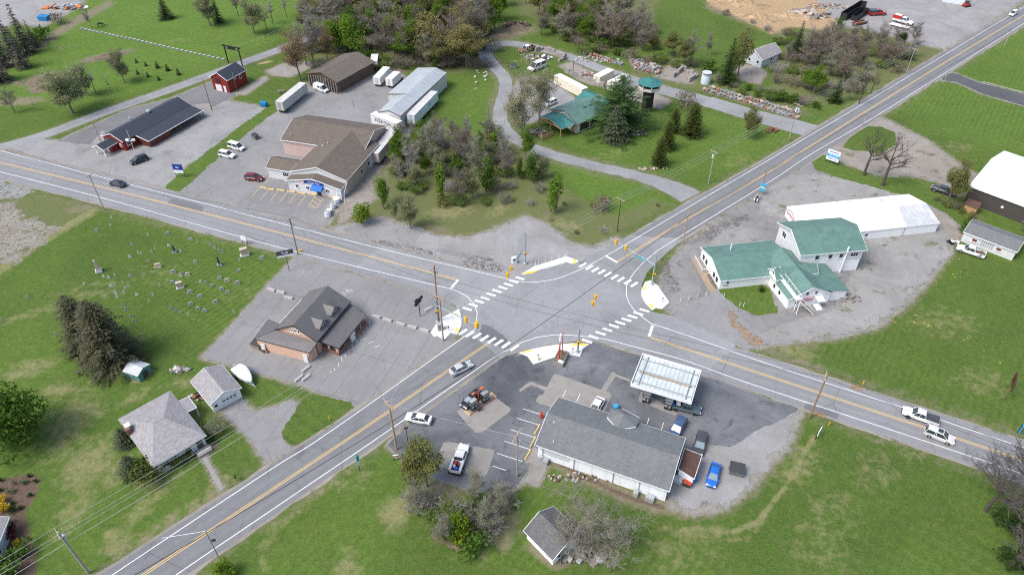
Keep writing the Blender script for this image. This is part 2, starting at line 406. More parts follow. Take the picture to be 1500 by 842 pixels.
# --- roads (centre lines follow the double yellow line)
def extend(pts, a=400, b=400):
    q = [Vector(p[:2]) for p in pts]
    d0 = (q[0]-q[1]).normalized(); d1 = (q[-1]-q[-2]).normalized()
    return [q[0]+d0*k for k in range(a, 0, -50)]+q+[q[-1]+d1*k for k in range(50, b+1, 50)]
cA = smooth_line(extend(pxs((0, 238.4), (160, 277), (400, 338.6), (670, 410), (810, 453), (953.8, 495), (1140, 555.6), (1353.8, 625.9), (1500, 674.4))))
cB = smooth_line(extend(pxs((211, 841), (380, 729), (548, 617), (714, 503.5), (810, 442), (904, 383.5), (1020, 313), (1140, 243.7), (1271, 161.7), (1390, 88.5), (1500, 22.7)), 400, 500))
def cut(line, a, b):  # part of a line between two photo points
    A, B = G(*a), G(*b); i = min(range(len(line)), key=lambda k: (line[k]-A.xy).length); j = min(range(len(line)), key=lambda k: (line[k]-B.xy).length)
    return line[i:j+1]
def road(name, line, o0, o1, m, shoulder, amp):
    mb = MB(); ribbon(mb, line, lambda t: o0+mnoise.noise(Vector((t*170, 3, 1)))*amp, lambda t: o1+mnoise.noise(Vector((t*170, 8, 1)))*amp, .030); struct(name, mb, MATS[m])
    mb = MB(); ribbon(mb, line, lambda t: o0-shoulder+mnoise.noise(Vector((t*260, 3, 5)))*.7, lambda t: o1+shoulder+mnoise.noise(Vector((t*260, 8, 5)))*.7, .024); struct(name+'_shoulder', mb, MATS['gravel_warm'])
    pline('dirt', [line[k] for k in range(0, len(line), 6)], max(-o0, o1)+1.1, .75, True)
iA = min(range(len(cA)), key=lambda k: (cA[k]-G(810, 453).xy).length); iB = min(range(len(cB)), key=lambda k: (cB[k]-G(810, 442).xy).length)
road('main_road', cA[:iA+1], -6.2, 5.0, 'road_asphalt', .5, .25)
road('main_road_east', cA[iA:], -5.1, 4.6, 'road_asphalt', .45, .25)
for o in bpy.data.objects:
    if o.name.startswith('main_road_east'): o.name = o.name.replace('main_road_east', 'main_road')
road('cross_road', cB, -4.3, 4.3, 'cross_asphalt', .6, .2)
for o in bpy.data.objects:
    if o.name == 'cross_road': o.location.z = .003
sheet('junction', pxs((560, 360), (640, 380), (700, 396), (764, 403), (790, 397), (826, 388), (852, 381), (884, 366), (920, 345), (1000, 350), (968, 379), (948, 398), (940, 418), (946, 440), (953, 456), (985, 463), (1020, 478), (1080, 505), (1040, 540), (985, 524), (930, 511), (872, 500), (835, 501), (792, 507), (765, 516), (742, 521), (733, 523), (688, 489), (676, 497), (677, 470), (668, 449), (640, 431), (590, 415), (520, 392)), .037, MATS['junction_asphalt'], .15, .8, seed=4)
# --- lane markings
LZ = .043
def stripe(mb, px, wdt, off=0, world=False, step=2.0, z=LZ):
    ln = smooth_line(px if world else pxs(*px), step)
    ribbon(mb, ln, off-wdt/2, off+wdt/2, z)
mb = MB()
for a, b in (((-260, 172), (668, 410)), ((955, 495), (1500, 674))):
    ln = cut(cA, a, b) if a[0] > -1 else cA[:min(range(len(cA)), key=lambda k: (cA[k]-G(*b).xy).length)+1]
    if a[0] > 900: ln = cA[min(range(len(cA)), key=lambda k: (cA[k]-G(*a).xy).length):]
    for o in (-.17, .17): ribbon(mb, ln, o-.065, o+.065, LZ)
for ln in (cB[:min(range(len(cB)), key=lambda k: (cB[k]-G(714, 503.5).xy).length)+1], cB[min(range(len(cB)), key=lambda k: (cB[k]-G(904, 383.5).xy).length):]):
    for o in (-.17, .17): ribbon(mb, ln, o-.065, o+.065, LZ)
struct('centre_line', mb, MATS['yellow_paint'])
mb = MB()
for px in ([(-60, 206), (0, 221), (160, 262.4), (395.5, 323.4), (560, 365), (714, 401.4), (746, 409.6)], [(-60, 236), (0, 251.8), (160, 293), (400, 360), (600, 409), (659, 422.5)],
           [(659, 422.5), (671, 427), (685, 435), (695, 446), (699, 458), (698, 471), (696, 477)],
           [(746, 409.6), (767, 413.4), (788, 413), (812, 409.5), (836, 401), (860, 390), (884, 377)],
           [(884, 376.5), (916, 358.6), (1020, 297), (1138, 227.7), (1142.8, 224.5), (1300.4, 131), (1500, 10.7), (1560, -25)],
           [(964, 366.5), (1060, 307.5), (1140, 258.4), (1190.9, 224.5), (1300, 160), (1500, 34.7), (1560, -2)],
           [(964, 366.5), (940, 387), (925, 405), (917.5, 419), (917.5, 433), (921, 443), (929.5, 455), (953.5, 474)],
           [(953.5, 474), (1000, 489), (1140, 538), (1319, 595.7), (1500, 655.7), (1640, 702)],
           [(920, 505.5), (1000, 527), (1100, 562.3), (1319, 634), (1500, 694.5), (1640, 742)],
           [(750.5, 510.5), (763, 502), (787, 493.8), (811, 490.5), (836, 491), (860, 493), (890, 497.5), (920, 505.5)],
           [(100, 887), (165.7, 841), (398, 686.5), (480, 634.5), (684.6, 490), (697, 481)], [(180, 897), (259, 841), (398, 746.6), (564, 634), (735, 515.5), (750, 511)]):
    stripe(mb, px, .15)
struct('edge_line', mb, MATS['white_paint'])
def dashes(mb, cs, d, L, wd, z=LZ+.004):
    d = Vector(d[:2]).normalized(); n = Vector((-d.y, d.x))
    for c in cs:
        q = Vector(c[:2]); mb.poly([(*(q-d*L/2-n*wd/2), z), (*(q+d*L/2-n*wd/2), z), (*(q+d*L/2+n*wd/2), z), (*(q-d*L/2+n*wd/2), z)])
C6 = lambda *a: [G(620+x/4.167, 340+y/4.167) for x, y in a]
mb = MB(); dA = G(880, 472)-G(700, 418); dB = G(870, 403)-G(760, 474)
dashes(mb, C6((590, 282), (553, 301), (520, 321), (486, 340), (450, 360), (414, 381), (378, 403), (342, 424), (305, 446), (268, 469)), dA, 2.1, .62)
dashes(mb, C6((1350, 478), (1313, 497), (1277, 516), (1240, 535), (1202, 554), (1164, 573), (1124, 595), (1082, 617), (1040, 641), (1000, 666)), dA, 2.1, .62)
dashes(mb, C6((973, 201), (1014, 216), (1050, 230), (1090, 243), (1128, 258), (1168, 274), (1207, 289), (1248, 304), (1288, 320)), G(1000, 325)-G(900, 385), 2.2, .62)
dashes(mb, C6((242, 609), (285, 622), (328, 633), (374, 647), (418, 661), (462, 674), (505, 688), (557, 705)), G(740, 487)-G(640, 554), 2.2, .62)
struct('crosswalk', mb, MATS['white_paint'])
mb = MB()
for a, b in ((C6((212, 293))[0], C6((168, 345))[0]), (C6((1113, 145))[0], C6((1185, 186))[0]), (C6((1400, 570))[0], C6((1378, 638))[0])):
    ribbon(mb, [a.xy, b.xy], -.28, .28, LZ+.004)
struct('stop_line', mb, MATS['white_paint'])
# --- raised concrete corners with yellow warning pads
def kerb(px, pads, notch=None):
    pts = [(p.x, p.y) for p in px]
    ar = sum(a[0]*b[1]-b[0]*a[1] for a, b in zip(pts, pts[1:]+pts[:1]))
    if ar < 0: pts = pts[::-1]
    mb = MB(); mb.prism(pts, .0, .15); struct('sidewalk', mb, MATS['new_concrete'])
    mb = MB()
    for q in pads:
        q = [(p.x, p.y, .156) for p in q]
        if sum(a[0]*b[1]-b[0]*a[1] for a, b in zip(q, q[1:]+q[:1])) < 0: q = q[::-1]
        mb.poly(q)
    struct('warning_pad', mb, MATS['pad_yellow'])
C7 = lambda *a: [G(740+x/10.525, 330+y/10.525) for x, y in a]
kerb(C7((245, 765), (330, 705), (470, 625), (700, 560), (945, 480), (1160, 565), (1045, 600), (960, 572), (730, 640), (510, 700), (430, 745)), [C7((275, 760), (340, 722), (505, 705), (430, 745)), C7((1025, 585), (1065, 530), (1103, 538), (1060, 597))])
C8 = lambda *a: [G(600+x/10.52, 420+y/10.52) for x, y in a]
kerb(C8((765, 345), (800, 480), (800, 610), (735, 735), (635, 715), (545, 815), (500, 800), (440, 765), (375, 772), (325, 705), (430, 550), (500, 480)), [C8((693, 690), (735, 632), (770, 640), (735, 702)), C8((705, 420), (730, 412), (757, 450), (737, 470))])
C9 = lambda *a: [G(760+x/9.36, 470+y/9.36) for x, y in a]
kerb(C9((0, 440), (200, 385), (430, 340), (560, 328), (720, 310), (970, 318), (880, 385), (838, 492), (660, 465), (470, 508), (200, 598), (120, 490)), [C9((40, 445), (35, 428), (190, 398), (210, 412)), C9((722, 345), (745, 318), (930, 318), (915, 345))])
C10 = lambda *a: [G(870+x/7.015, 340+y/7.015) for x, y in a]
kerb(C10((525, 515), (580, 498), (650, 545), (775, 725), (700, 793), (640, 782), (598, 808), (520, 720), (487, 650), (487, 600)), [C10((500, 595), (520, 560), (545, 565), (525, 602)), C10((557, 750), (585, 742), (620, 778), (597, 790))])
asphalt('patch_asphalt', (.15, .152, .158), .2, .3, .1, .1)
for q in (((707, 474), (722, 479), (746, 500), (735, 510), (700, 490)), ((1180, 590), (1230, 606), (1226, 614), (1176, 598)), ((250, 290), (300, 303), (296, 311), (246, 298))): sheet('road_patch', pxs(*q), .0392, MATS['patch_asphalt'], .12, 1)
sheet('junction_patch', pxs((765, 516), (792, 507), (830, 502), (760, 521), (735, 530)), .0405, MATS['concrete'], .1)
# ================================================================ LOTS, DRIVES AND PATHS
lot('pub_lot', [(432, 377), (470, 389), (560, 413), (640, 434), (668, 452), (675, 480), (655, 512), (620, 538), (560, 580), (522, 606), (508, 590), (440, 563), (360, 541), (296, 523), (345, 471), (395, 415)], .014, 'old_lot', .12, False, .8)
lot('gas_lot', [(566, 652), (600, 620), (660, 575), (735, 523), (765, 516), (800, 508), (870, 502), (925, 513), (1000, 534), (1080, 560), (1145, 582), (1172, 600), (1120, 625), (1070, 655), (1030, 650), (1010, 680), (960, 700), (800, 660), (782, 670), (760, 712), (742, 722), (690, 716), (640, 700), (610, 672), (592, 672)], .016, 'gas_lot', .25, False, .8)
lot('gravel_lot', [(1172, 600), (1160, 625), (1150, 655), (1120, 680), (1095, 712), (1060, 740), (1015, 748), (985, 740), (985, 700), (1010, 660), (1050, 650), (1100, 620), (1140, 590)], .011, 'gravel_pale', .9, False, 1.6, 'dirt')
C580 = lambda *a: [(580+x/5.264, 560+y/5.264) for x, y in a]
C760 = lambda *a: [(760+x/4.211, 480+y/4.211) for x, y in a]
for iq, q in enumerate((C580((465, 225), (700, 65), (885, 200), (880, 225), (655, 390), (610, 385)), C580((372, 450), (300, 620), (310, 645), (680, 733), (705, 700), (762, 520)), C760((220, 280), (575, 405), (540, 490), (500, 560), (118, 465)),
          C760((0, 380), (70, 330), (180, 368), (165, 390), (75, 352), (0, 400)), C760((575, 270), (605, 285), (530, 400), (505, 385)), C760((592, 282), (690, 320), (690, 335), (585, 297)), C760((755, 385), (990, 535), (960, 540), (735, 450)),
          [(790, 577), (842, 598), (835, 606), (784, 588)])):
    sheet('concrete_pad', pxs(*q), .0205+.0006*iq, MATS['concrete'], .04, 2)
C76 = lambda *a: [(760+x/4.679, 580+y/4.679) for x, y in a]
lot('concrete_slab', C76((35, 455), (110, 340), (150, 420), (190, 480), (130, 615), (40, 585), (100, 465)), .0255, 'concrete', .05, False, .6)
lot('road_gravel', [(560, 320), (640, 347), (690, 350), (770, 318), (800, 330), (835, 358), (870, 364), (905, 350), (860, 392), (790, 404), (760, 408), (690, 397), (600, 372), (500, 345), (487, 335)], .010, 'gravel_pale', .7, False, 1.6)
for iq, q in enumerate(([(497, 336), (520, 331), (563, 332), (578, 327), (620, 334), (612, 343), (595, 356), (540, 352)], [(578, 327), (600, 333), (617, 340), (608, 356), (585, 355)], [(636, 364), (660, 366), (698, 376), (690, 380), (650, 372)])):
    sheet('broken_slab', pxs(*q), .0235+.001*iq, MATS['pale_lot'], .25, .8)
sheet('pothole_mud', pxs((677, 380), (700, 375), (735, 386), (745, 399), (700, 396), (672, 388)), .0265, MATS['dirt_dark'], .7, .6, holes=.53)
sheet('pothole_mud', pxs((530, 350), (580, 356), (640, 368), (640, 376), (590, 364), (540, 356)), .0265, MATS['dirt_dark'], .5, .6, holes=.53)
lot('shop_lot', [(262, 283), (285, 262), (330, 222), (380, 181), (405, 163), (440, 150), (452, 122), (500, 140), (550, 108), (572, 95), (600, 120), (572, 160), (600, 190), (560, 240), (500, 295), (478, 330), (430, 334), (340, 310)], .012, 'pale_lot', .5, False, 1.3)
sheet('shop_lot_new', pxs((386, 262), (398, 250), (500, 285), (498, 300), (470, 322), (430, 334), (395, 320), (370, 315)), .0205, MATS['old_lot'], .1)
lot('shop_gravel', [(500, 300), (536, 245), (566, 205), (585, 190), (596, 195), (560, 240), (540, 268), (548, 290), (520, 310), (500, 325)], .0105, 'gravel_warm', .6)
lot('tavern_lot', [(0, 214), (60, 205), (135, 212), (150, 190), (170, 215), (215, 215), (285, 165), (310, 158), (330, 148), (388, 158), (350, 190), (265, 248), (248, 276), (160, 255), (60, 232)], .0125, 'tavern_lot', .4, False, 1.4)
lot('tavern_back_lane', [(62, 225), (100, 200), (190, 160), (250, 145), (315, 118), (345, 138), (310, 165), (230, 180), (150, 215), (90, 228)], .0118, 'dark_lane', .4)
mb = MB(); ln = smooth_line(pxs((-60, 225), (0, 216), (70, 196), (150, 166), (250, 131), (340, 98), (420, 69), (470, 48), (540, 10)), 2); ribbon(mb, ln, -2.3, 2.3, .018); struct('gravel_lane', mb, MATS['gravel_lane']); pline('dirt', ln, 3.2, .6, True)
mb = MB(); ln = smooth_line(pxs((1012, 289), (985, 275), (935, 258), (870, 243), (800, 224), (756, 204), (735, 182), (733, 160), (740, 135), (739, 115), (724, 97), (712, 82), (717, 70), (740, 64), (775, 68), (830, 82), (880, 101), (930, 119), (975, 133), (1040, 150), (1100, 168), (1160, 184), (1200, 195)), 1.5)
rw = lambda s: (lambda t: s*(2.15+.5*max(0, 1-abs(t-.5)/.1)+2.2*max(0, (t-.62)/.38)*(.5+.5*math.sin(t*9))**0+1.6*max(0, .06-t)/.06)+mnoise.noise(Vector((t*90, s, 2)))*.5)
ribbon(mb, ln, rw(-1), rw(1), .0185); struct('loop_drive', mb, MATS['gravel_lane']); pline('dirt', ln, 4.0, .62, True)
lot('yard_gravel', [(752, 140), (760, 116), (780, 112), (805, 118), (850, 150), (830, 165), (800, 168), (775, 180), (760, 165)], .0115, 'gravel_lane', .5)
lot('yard_slab', [(822, 97), (836, 92), (876, 112), (905, 120), (948, 132), (980, 148), (965, 158), (930, 150), (900, 132), (850, 118)], .0195, 'gravel_warm', .4)
lot('stone_yard', [(962, 112), (985, 95), (1020, 108), (1012, 122), (995, 120)], .0125, 'gravel_warm', .4)
lot('church_lot', [(965, 440), (972, 405), (1000, 362), (1060, 318), (1110, 290), (1150, 262), (1175, 228), (1195, 232), (1225, 250), (1290, 268), (1340, 290), (1375, 305), (1394, 330), (1390, 368), (1358, 410), (1318, 450), (1280, 478), (1225, 492), (1135, 502), (1110, 508), (1060, 490), (1000, 470)], .012, 'church_lot', .6, False, 1.5)
lot('church_gravel', [(1262, 350), (1300, 340), (1372, 340), (1395, 345), (1388, 372), (1355, 412), (1318, 450), (1280, 478), (1225, 492), (1130, 504), (1108, 490), (1150, 470), (1200, 462), (1232, 440), (1245, 410)], .0135, 'gravel_grass', .8, False, 0)
lot('church_back_gravel', [(1120, 275), (1160, 255), (1225, 255), (1300, 272), (1360, 292), (1330, 298), (1200, 305), (1150, 320), (1110, 315)], .0133, 'gravel_grass', .6, False, 0)
LOTS.append([(1052, 424), (1112, 414), (1126, 422), (1140, 458), (1112, 462), (1082, 452)])
sheet('church_apron', pxs((985, 463), (1005, 445), (1052, 428), (1085, 460), (1118, 505), (1095, 513), (1040, 490)), .0170, MATS['pale_lot'], .2)
sheet('rust_stain', pxs((1062, 450), (1070, 448), (1082, 470), (1110, 495), (1118, 508), (1100, 505), (1075, 478)), .0205, MATS['rust_dirt'], .7, .6, holes=.48)
sheet('pothole_mud', pxs((1072, 322), (1095, 310), (1098, 322), (1060, 340), (1030, 352), (1018, 350), (1045, 333)), .0207, MATS['dirt_dark'], .8, .5, holes=.52)
sheet('pothole_mud', pxs((962, 385), (975, 380), (985, 388), (985, 405), (995, 425), (980, 420), (965, 400)), .0207, MATS['dirt_dark'], .7, .5, holes=.52)
lot('barn_drive', [(1200, 228), (1225, 205), (1260, 172), (1290, 172), (1325, 190), (1355, 205), (1395, 235), (1425, 255), (1400, 285), (1375, 265), (1330, 255), (1285, 258), (1240, 250)], .0112, 'gravel_warm', .7, False, 1.6)
lot('barn_back_drive', [(1355, 300), (1378, 310), (1410, 335), (1420, 345), (1400, 350), (1375, 335)], .0125, 'gravel_warm', .5)
lot('black_driveway', [(1380, 106), (1400, 108), (1430, 120), (1500, 138), (1560, 152), (1560, 172), (1500, 155), (1440, 138), (1400, 120), (1380, 118)], .0132, 'black_lane', .2)
lot('equipment_lot', [(1150, -60), (1520, -60), (1498, 0), (1430, 48), (1382, 72), (1330, 60), (1300, 50), (1250, 38), (1220, 28), (1200, 5)], .011, 'gravel_pale', .9, False, 2.0)
lot('cottage_gravel', [(1078, 104), (1092, 96), (1112, 98), (1120, 108), (1110, 122), (1088, 118)], .0117, 'gravel_warm', .6)
lot('machine_yard', [(-120, 30), (-60, -40), (60, -60), (130, -30), (118, 5), (90, 24), (60, 40), (20, 30), (0, 45), (-60, 80)], .0110, 'gravel_pale', .9, False, 2)
lot('house_driveway', [(325, 603), (353, 583), (372, 604), (402, 597), (428, 586), (443, 600), (412, 630), (415, 648), (438, 662), (400, 688), (384, 668), (366, 640), (345, 620)], .0126, 'pale_lot', .15, False, .8)
sheet('field_gravel', pxs((-60, 305), (0, 285), (30, 312), (66, 330), (78, 342), (40, 372), (0, 392), (-80, 420)), .0105, MATS['gravel_warm'], 2.0, 1, holes=.45); sheet('field_gravel', pxs((-60, 268), (0, 262), (30, 272), (50, 281), (20, 292), (-60, 296)), .0108, MATS['gravel_pale'], 1.2, 1, holes=.45)
lot('farm_slab', [(392, 104), (425, 90), (452, 92), (455, 98), (425, 112), (400, 110)], .0103, 'concrete', .2); lot('farm_slab', [(345, 138), (352, 133), (388, 113), (390, 117), (360, 138)], .0103, 'concrete', .1)
lot('terrace_slab', [(283, 153), (310, 152), (308, 163), (290, 160)], .0195, 'concrete', .1)
lot('garden_path', [(293, 666), (300, 664), (328, 715), (322, 718)], .0107, 'concrete', .05, False, .5)
lot('walkway', [(1010, 378), (1014, 376), (1052, 424), (1040, 428)], .0225, 'concrete', .05, True, 0)
plain('tan_slab', (.30, .235, .165), .9, .15, .8)
sheet('porch_slab', pxs((1011.5, 381), (1018, 377), (1024, 385), (1040, 398), (1053, 424), (1039, 427)), .0240, MATS['tan_slab'], .03, 3)
sheet('mulch_bed', pxs((1035, 402), (1042, 400), (1053, 420), (1049, 424), (1041, 414)), .0270, MATS['dirt_dark'], .1)
# --- parking bay lines
def bays(name, segs, m, wd=.11, z=.0275):
    mb = MB()
    for a, b in segs: ribbon(mb, [G(*a).xy, G(*b).xy], -wd/2, wd/2, z)
    struct(name, mb, MATS[m])
K = lambda *a: [((580+x/5.264, 560+y/5.264), (580+p/5.264, 560+q/5.264)) for x, y, p, q in a]
bays('bay_line', K((980, 203, 1125, 248), (933, 275, 1112, 330), (885, 363, 1073, 425), (838, 452, 1030, 515), (780, 545, 980, 610), (745, 643, 850, 678)), 'white_paint')
K2 = lambda *a: [((760+x/4.211, 480+y/4.211), (760+p/4.211, 480+q/4.211)) for x, y, p, q in a]
bays('bay_line', K2((270, 425, 292, 385), (358, 452, 378, 405), (450, 485, 468, 450), (790, 595, 803, 556), (880, 625, 893, 585)), 'white_paint')
K3 = lambda *a: [((350+x/4.677, 150+y/4.677), (350+p/4.677, 150+q/4.677)) for x, y, p, q in a]
bays('shop_bay_line', K3((140, 585, 82, 655), (205, 595, 145, 668), (270, 605, 215, 675), (335, 612, 275, 690), (395, 625, 340, 695), (462, 632, 405, 708), (525, 640, 470, 718), (655, 655, 590, 742), (590, 645, 530, 725), (475, 718, 530, 725), (490, 695, 520, 722), (505, 672, 545, 705), (520, 650, 565, 682), (540, 642, 580, 660), (180, 555, 210, 510), (120, 570, 165, 570), (100, 483, 190, 490)), 'faded_yellow', .13)
K4 = lambda *a: [((360+x/4.21, 370+y/4.21), (360+p/4.21, 370+q/4.21)) for x, y, p, q in a]
bays('pub_bay_line', K4((520, 730, 535, 740), (545, 712, 550, 725), (570, 680, 575, 702), (590, 648, 595, 672), (612, 622, 618, 645), (632, 597, 640, 620), (655, 565, 660, 588), (680, 532, 690, 555), (700, 500, 708, 525), (722, 475, 728, 497), (740, 448, 748, 472), (760, 415, 768, 440), (600, 245, 620, 262), (620, 225, 625, 245), (628, 228, 640, 250), (640, 228, 660, 240), (705, 540, 745, 528), (755, 560, 790, 545), (795, 585, 825, 570)), 'faded_white', .12)
# ================================================================ painted ground cover (what grows or lies where)
ppoly('light', [(-80, 120), (0, 150), (130, 160), (330, 95), (440, 40), (560, -60), (-60, -60), (90, 40), (0, 100)], 1.0, 8)
ppoly('light', [(1170, 190), (1500, 30), (1700, 0), (1700, 260), (1500, 240), (1420, 215), (1300, 160)], .5, 8)
ppoly('light', [(650, 190), (720, 110), (712, 210), (660, 180), (600, 200)], .55, 6)
ppoly('light', [(805, 200), (960, 190), (1040, 165), (1150, 195), (1040, 270), (900, 240)], .5, 4)
ppoly('light', [(800, 230), (960, 275), (975, 300), (900, 320), (850, 290)], .75, 3)
ppoly('light', [(0, 0), (0, 842), (300, 842), (300, 560), (200, 520), (100, 480)], .25, 9)
ppoly('light', [(300, 842), (560, 660), (590, 680), (560, 842)], .35, 6); ppoly('lush', [(560, 842), (600, 700), (900, 760), (1170, 620), (1420, 700), (1420, 842)], .5, 8)
ppoly('lush', [(0, 650), (90, 640), (110, 700), (90, 842), (0, 842)], .9, 3); ppoly('lush', [(110, 330), (420, 375), (330, 470), (200, 460), (110, 430)], .7, 8)
ppoly('lush', [(1130, 520), (1350, 430), (1500, 400), (1600, 620), (1500, 660), (1250, 560)], .35, 8)
for u, v, a, b, s, r in ((100, 620, 9, 4, .62, 100), (130, 680, 6, 4, .7, 90), (40, 540, 5, 2.5, .7, 20), (85, 570, 4, 2, .62, 0), (120, 600, 5, 2, .62, 0), (200, 580, 4, 1.6, .55, 40), (170, 690, 4, 2.5, .6, 90), (210, 745, 8, 1.5, .55, 60), (110, 745, 2.5, 6, .5, 0), (580, 750, 2.6, 3.2, .85, 0), (510, 835, 2, 4, .6, 20), (130, 430, 9, 4, .34, 20), (60, 455, 9, 1.5, .42, 30), (230, 400, 9, 5, .22, 0), (350, 430, 6, 3, .22, 0),
                        (1000, 700, 3, 3, .6, 0), (1220, 745, 5, 4, .34, 0), (1280, 690, 6, 4, .32, 40), (1200, 800, 6, 5, .3, 0), (1380, 470, 8, 5, .38, 0), (1440, 560, 6, 4, .38, 0), (1330, 660, 5, 2, .35, -20), (1170, 680, 3, 6, .5, -50), (240, 640, 5, 2, .5, 40), (280, 610, 3, 3, .45, 0), (300, 740, 4, 1.6, .6, 50), (230, 700, 3, 3, .5, 0), (270, 560, 3, 1.5, .6, 0), (206, 553, 2.4, 1.2, .8, 50), (390, 630, 2.4, 1.5, .6, 0), (700, 800, 5, 3, .35, 0), (520, 700, 4, 3, .3, 0), (1000, 800, 7, 4, .35, 20)):
    pblob('dry', u, v, a, b, s, r)
pline('dry', [(1000, 775), (1075, 778), (1110, 765), (1140, 725), (1165, 690), (1180, 660), (1192, 640)], .45, .8); pline('dry', [(960, 773), (1040, 785), (1095, 790), (1120, 760)], .4, .5)
pline('dry', [(160, 780), (172, 815)], .8, .8); pline('dry', [(160, 800), (210, 790), (300, 730), (330, 700)], 1.4, .55); pline('dry', [(395, 790), (420, 760), (520, 680)], .9, .45); pline('dry', [(390, 840), (385, 800), (400, 770)], .7, .4)
ppoly('scrub', [(545, 290), (600, 210), (650, 185), (720, 200), (760, 215), (800, 240), (815, 300), (850, 330), (800, 335), (770, 320), (720, 330), (690, 345), (610, 340), (530, 330), (520, 310)], .95, 3)
ppoly('scrub', [(800, 250), (840, 285), (880, 300), (900, 315), (960, 290), (985, 300), (900, 350), (850, 362), (800, 320)], .8, 3); pblob('dry', 660, 310, 6, 3, .75, 20); pblob('dry', 720, 275, 5, 2.5, .6, -40); pblob('dry', 735, 305, 5, 2, .6, 50); pblob('dry', 830, 330, 5, 2, .6, -30); pblob('dirt', 640, 335, 5, 1.6, .6, -20); pblob('dry', 890, 340, 2.4, 1.2, .6, 0); pblob('dirt', 805, 310, 3, 1, .5, 60)
ppoly('scrub', [(480, 130), (450, 60), (480, 0), (560, -60), (760, -60), (720, 30), (740, 45), (710, 100), (660, 110), (600, 90), (550, 85)], .95, 4); ppoly('dirt', [(470, 110), (500, 60), (560, 20), (680, 30), (700, 70), (680, 100), (610, 90), (560, 80)], .55, 6)
ppoly('scrub', [(740, -60), (1030, -60), (960, 10), (960, 50), (900, 75), (830, 60), (790, 30), (760, 20)], .9, 4); pblob('dirt', 755, 45, 9, 6, .9, 20); pblob('dirt', 735, 55, 6, 4, .8)
ppoly('scrub', [(1130, 100), (1160, 60), (1180, 35), (1230, 40), (1320, 55), (1390, 70), (1370, 85), (1330, 110), (1270, 135), (1220, 155), (1180, 150), (1130, 140)], .85, 4)
ppoly('scrub', [(900, 120), (960, 75), (1020, 90), (1090, 130), (1180, 150), (1190, 170), (1160, 175), (1050, 140), (1000, 130)], .7, 3)
ppoly('sand', [(1020, -60), (1190, -60), (1200, 0), (1230, 30), (1215, 45), (1160, 40), (1130, 50), (1080, 25), (1040, 8)], 1.0, 5); pblob('sand', 1225, 62, 6, 4, .9)
ppoly('scrub', [(1010, -20), (1040, 8), (1090, 30), (1130, 52), (1160, 45), (1150, 62), (1100, 40), (1040, 18)], .9, 3); ppoly('dirt', [(1040, 5), (1100, 28), (1160, 42), (1150, 56), (1100, 36), (1030, 12)], .7, 3)
pline('grav', [(1180, -10), (1210, 15), (1240, 35)], 5, .7)
ppoly('scrub', [(-60, 340), (0, 395), (60, 350), (135, 308), (120, 292), (60, 285), (20, 280), (-60, 290)], .8, 3); pline('dry', [(-20, 410), (50, 360), (135, 310)], 1.5, .85); pblob('dirt', 120, 305, 4, 2, .6, 20)
ppoly('dirt', [(-40, 110), (10, 88), (60, 58), (100, 30), (160, 0), (170, 6), (110, 40), (70, 65), (20, 98), (-40, 130)], .8, 3); pblob('dirt', 60, 115, 7, 4, .95, 50); pblob('dirt', 60, 125, 4, 5, .8, 0); pblob('dirt', 25, 121, 4, 1.4, .9, 0); pblob('dirt', 155, 82, 9, 3, .95, 35); pblob('dirt', 30, 148, 8, 3, .8, 10); pblob('dry', 28, 150, 6, 2.4, .8, 10)
ppoly('mulch', [(-60, 690), (0, 702), (40, 694), (58, 697), (56, 720), (36, 755), (46, 785), (54, 820), (50, 860), (-60, 900)], 1.0, .5)
pblob('mulch', 300, 660, 2.5, 1.2, .9, 30); pblob('mulch', 265, 600, 3, 2, .5); pblob('dirt', 600, 668, 2, 2, .9); pblob('dirt', 640, 720, 5, 3, .7, 0); pblob('scrub', 690, 760, 7.5, 5, .85, 0); pblob('dirt', 735, 770, 3, 4, .6, 0); pblob('dirt', 830, 700, 3, 1, .5)
pline('dirt', [(800, 668), (860, 700), (920, 728), (970, 742)], 1.4, .9); pline('mulch', [(800, 668), (860, 700), (920, 728), (970, 742)], .6, .7); pblob('dirt', 860, 800, 5, 3, .6, 0); pline('dirt', [(775, 800), (812, 828), (850, 815)], .8, .8)
pblob('grav', 1008, 720, 3, 2, .6); pblob('dry', 1000, 740, 5, 2, .7, 0); pline('dirt', [(1000, 740), (1040, 748), (1090, 720), (1150, 660)], 1.3, .7)
for u, v, a, b, s in ((1390, 400, 4, 6, .6), (1395, 380, 3, 3, .8), (1340, 470, 6, 5, .5), (1440, 500, 8, 4, .5), (1465, 520, 6, 5, .5), (1350, 440, 8, 5, .35), (1490, 555, 4, 6, .5), (1400, 540, 6, 5, .35), (380, 720, 6, 5, .3), (500, 770, 10, 7, .3), (700, 820, 8, 3, .25), (1010, 790, 12, 6, .25), (1180, 520, 5, 3, .3), (1300, 800, 6, 6, .2), (1300, 150, 10, 6, .3)): pblob('dand', u, v, a, b, s)
for u, v in ((90, 70), (260, 60), (420, 170), (760, 90), (900, 225), (1080, 235)): pblob('dry', u, v, 6, 3, .3, 30)
pblob('sand', 388, 92, 3.0, 1.0, .8, 30); pblob('dry', 405, 175, 3, 1, .8, 20); pblob('dirt', 1245, 430, 3, 4, .6); pblob('dry', 1240, 445, 4, 4, .7); pline('dry', [(1150, 462), (1210, 455)], 1.2, .6); pblob('dirt', 935, 25, 2.2, 1.4, 1.0, 0); pblob('grav', 935, 25, 1.2, .8, 1.0)
pline('scrub', [(1360, 275), (1400, 300), (1430, 320)], 2.2, .7); pblob('dry', 1400, 215, 5, 3, .4); pblob('scrub', 1180, 505, 3, 2, .8, -20); pblob('dry', 1165, 515, 4, 2, .7, -30); pline('dirt', [(985, 462), (1060, 490), (1130, 516), (1200, 540)], 1.2, .6)
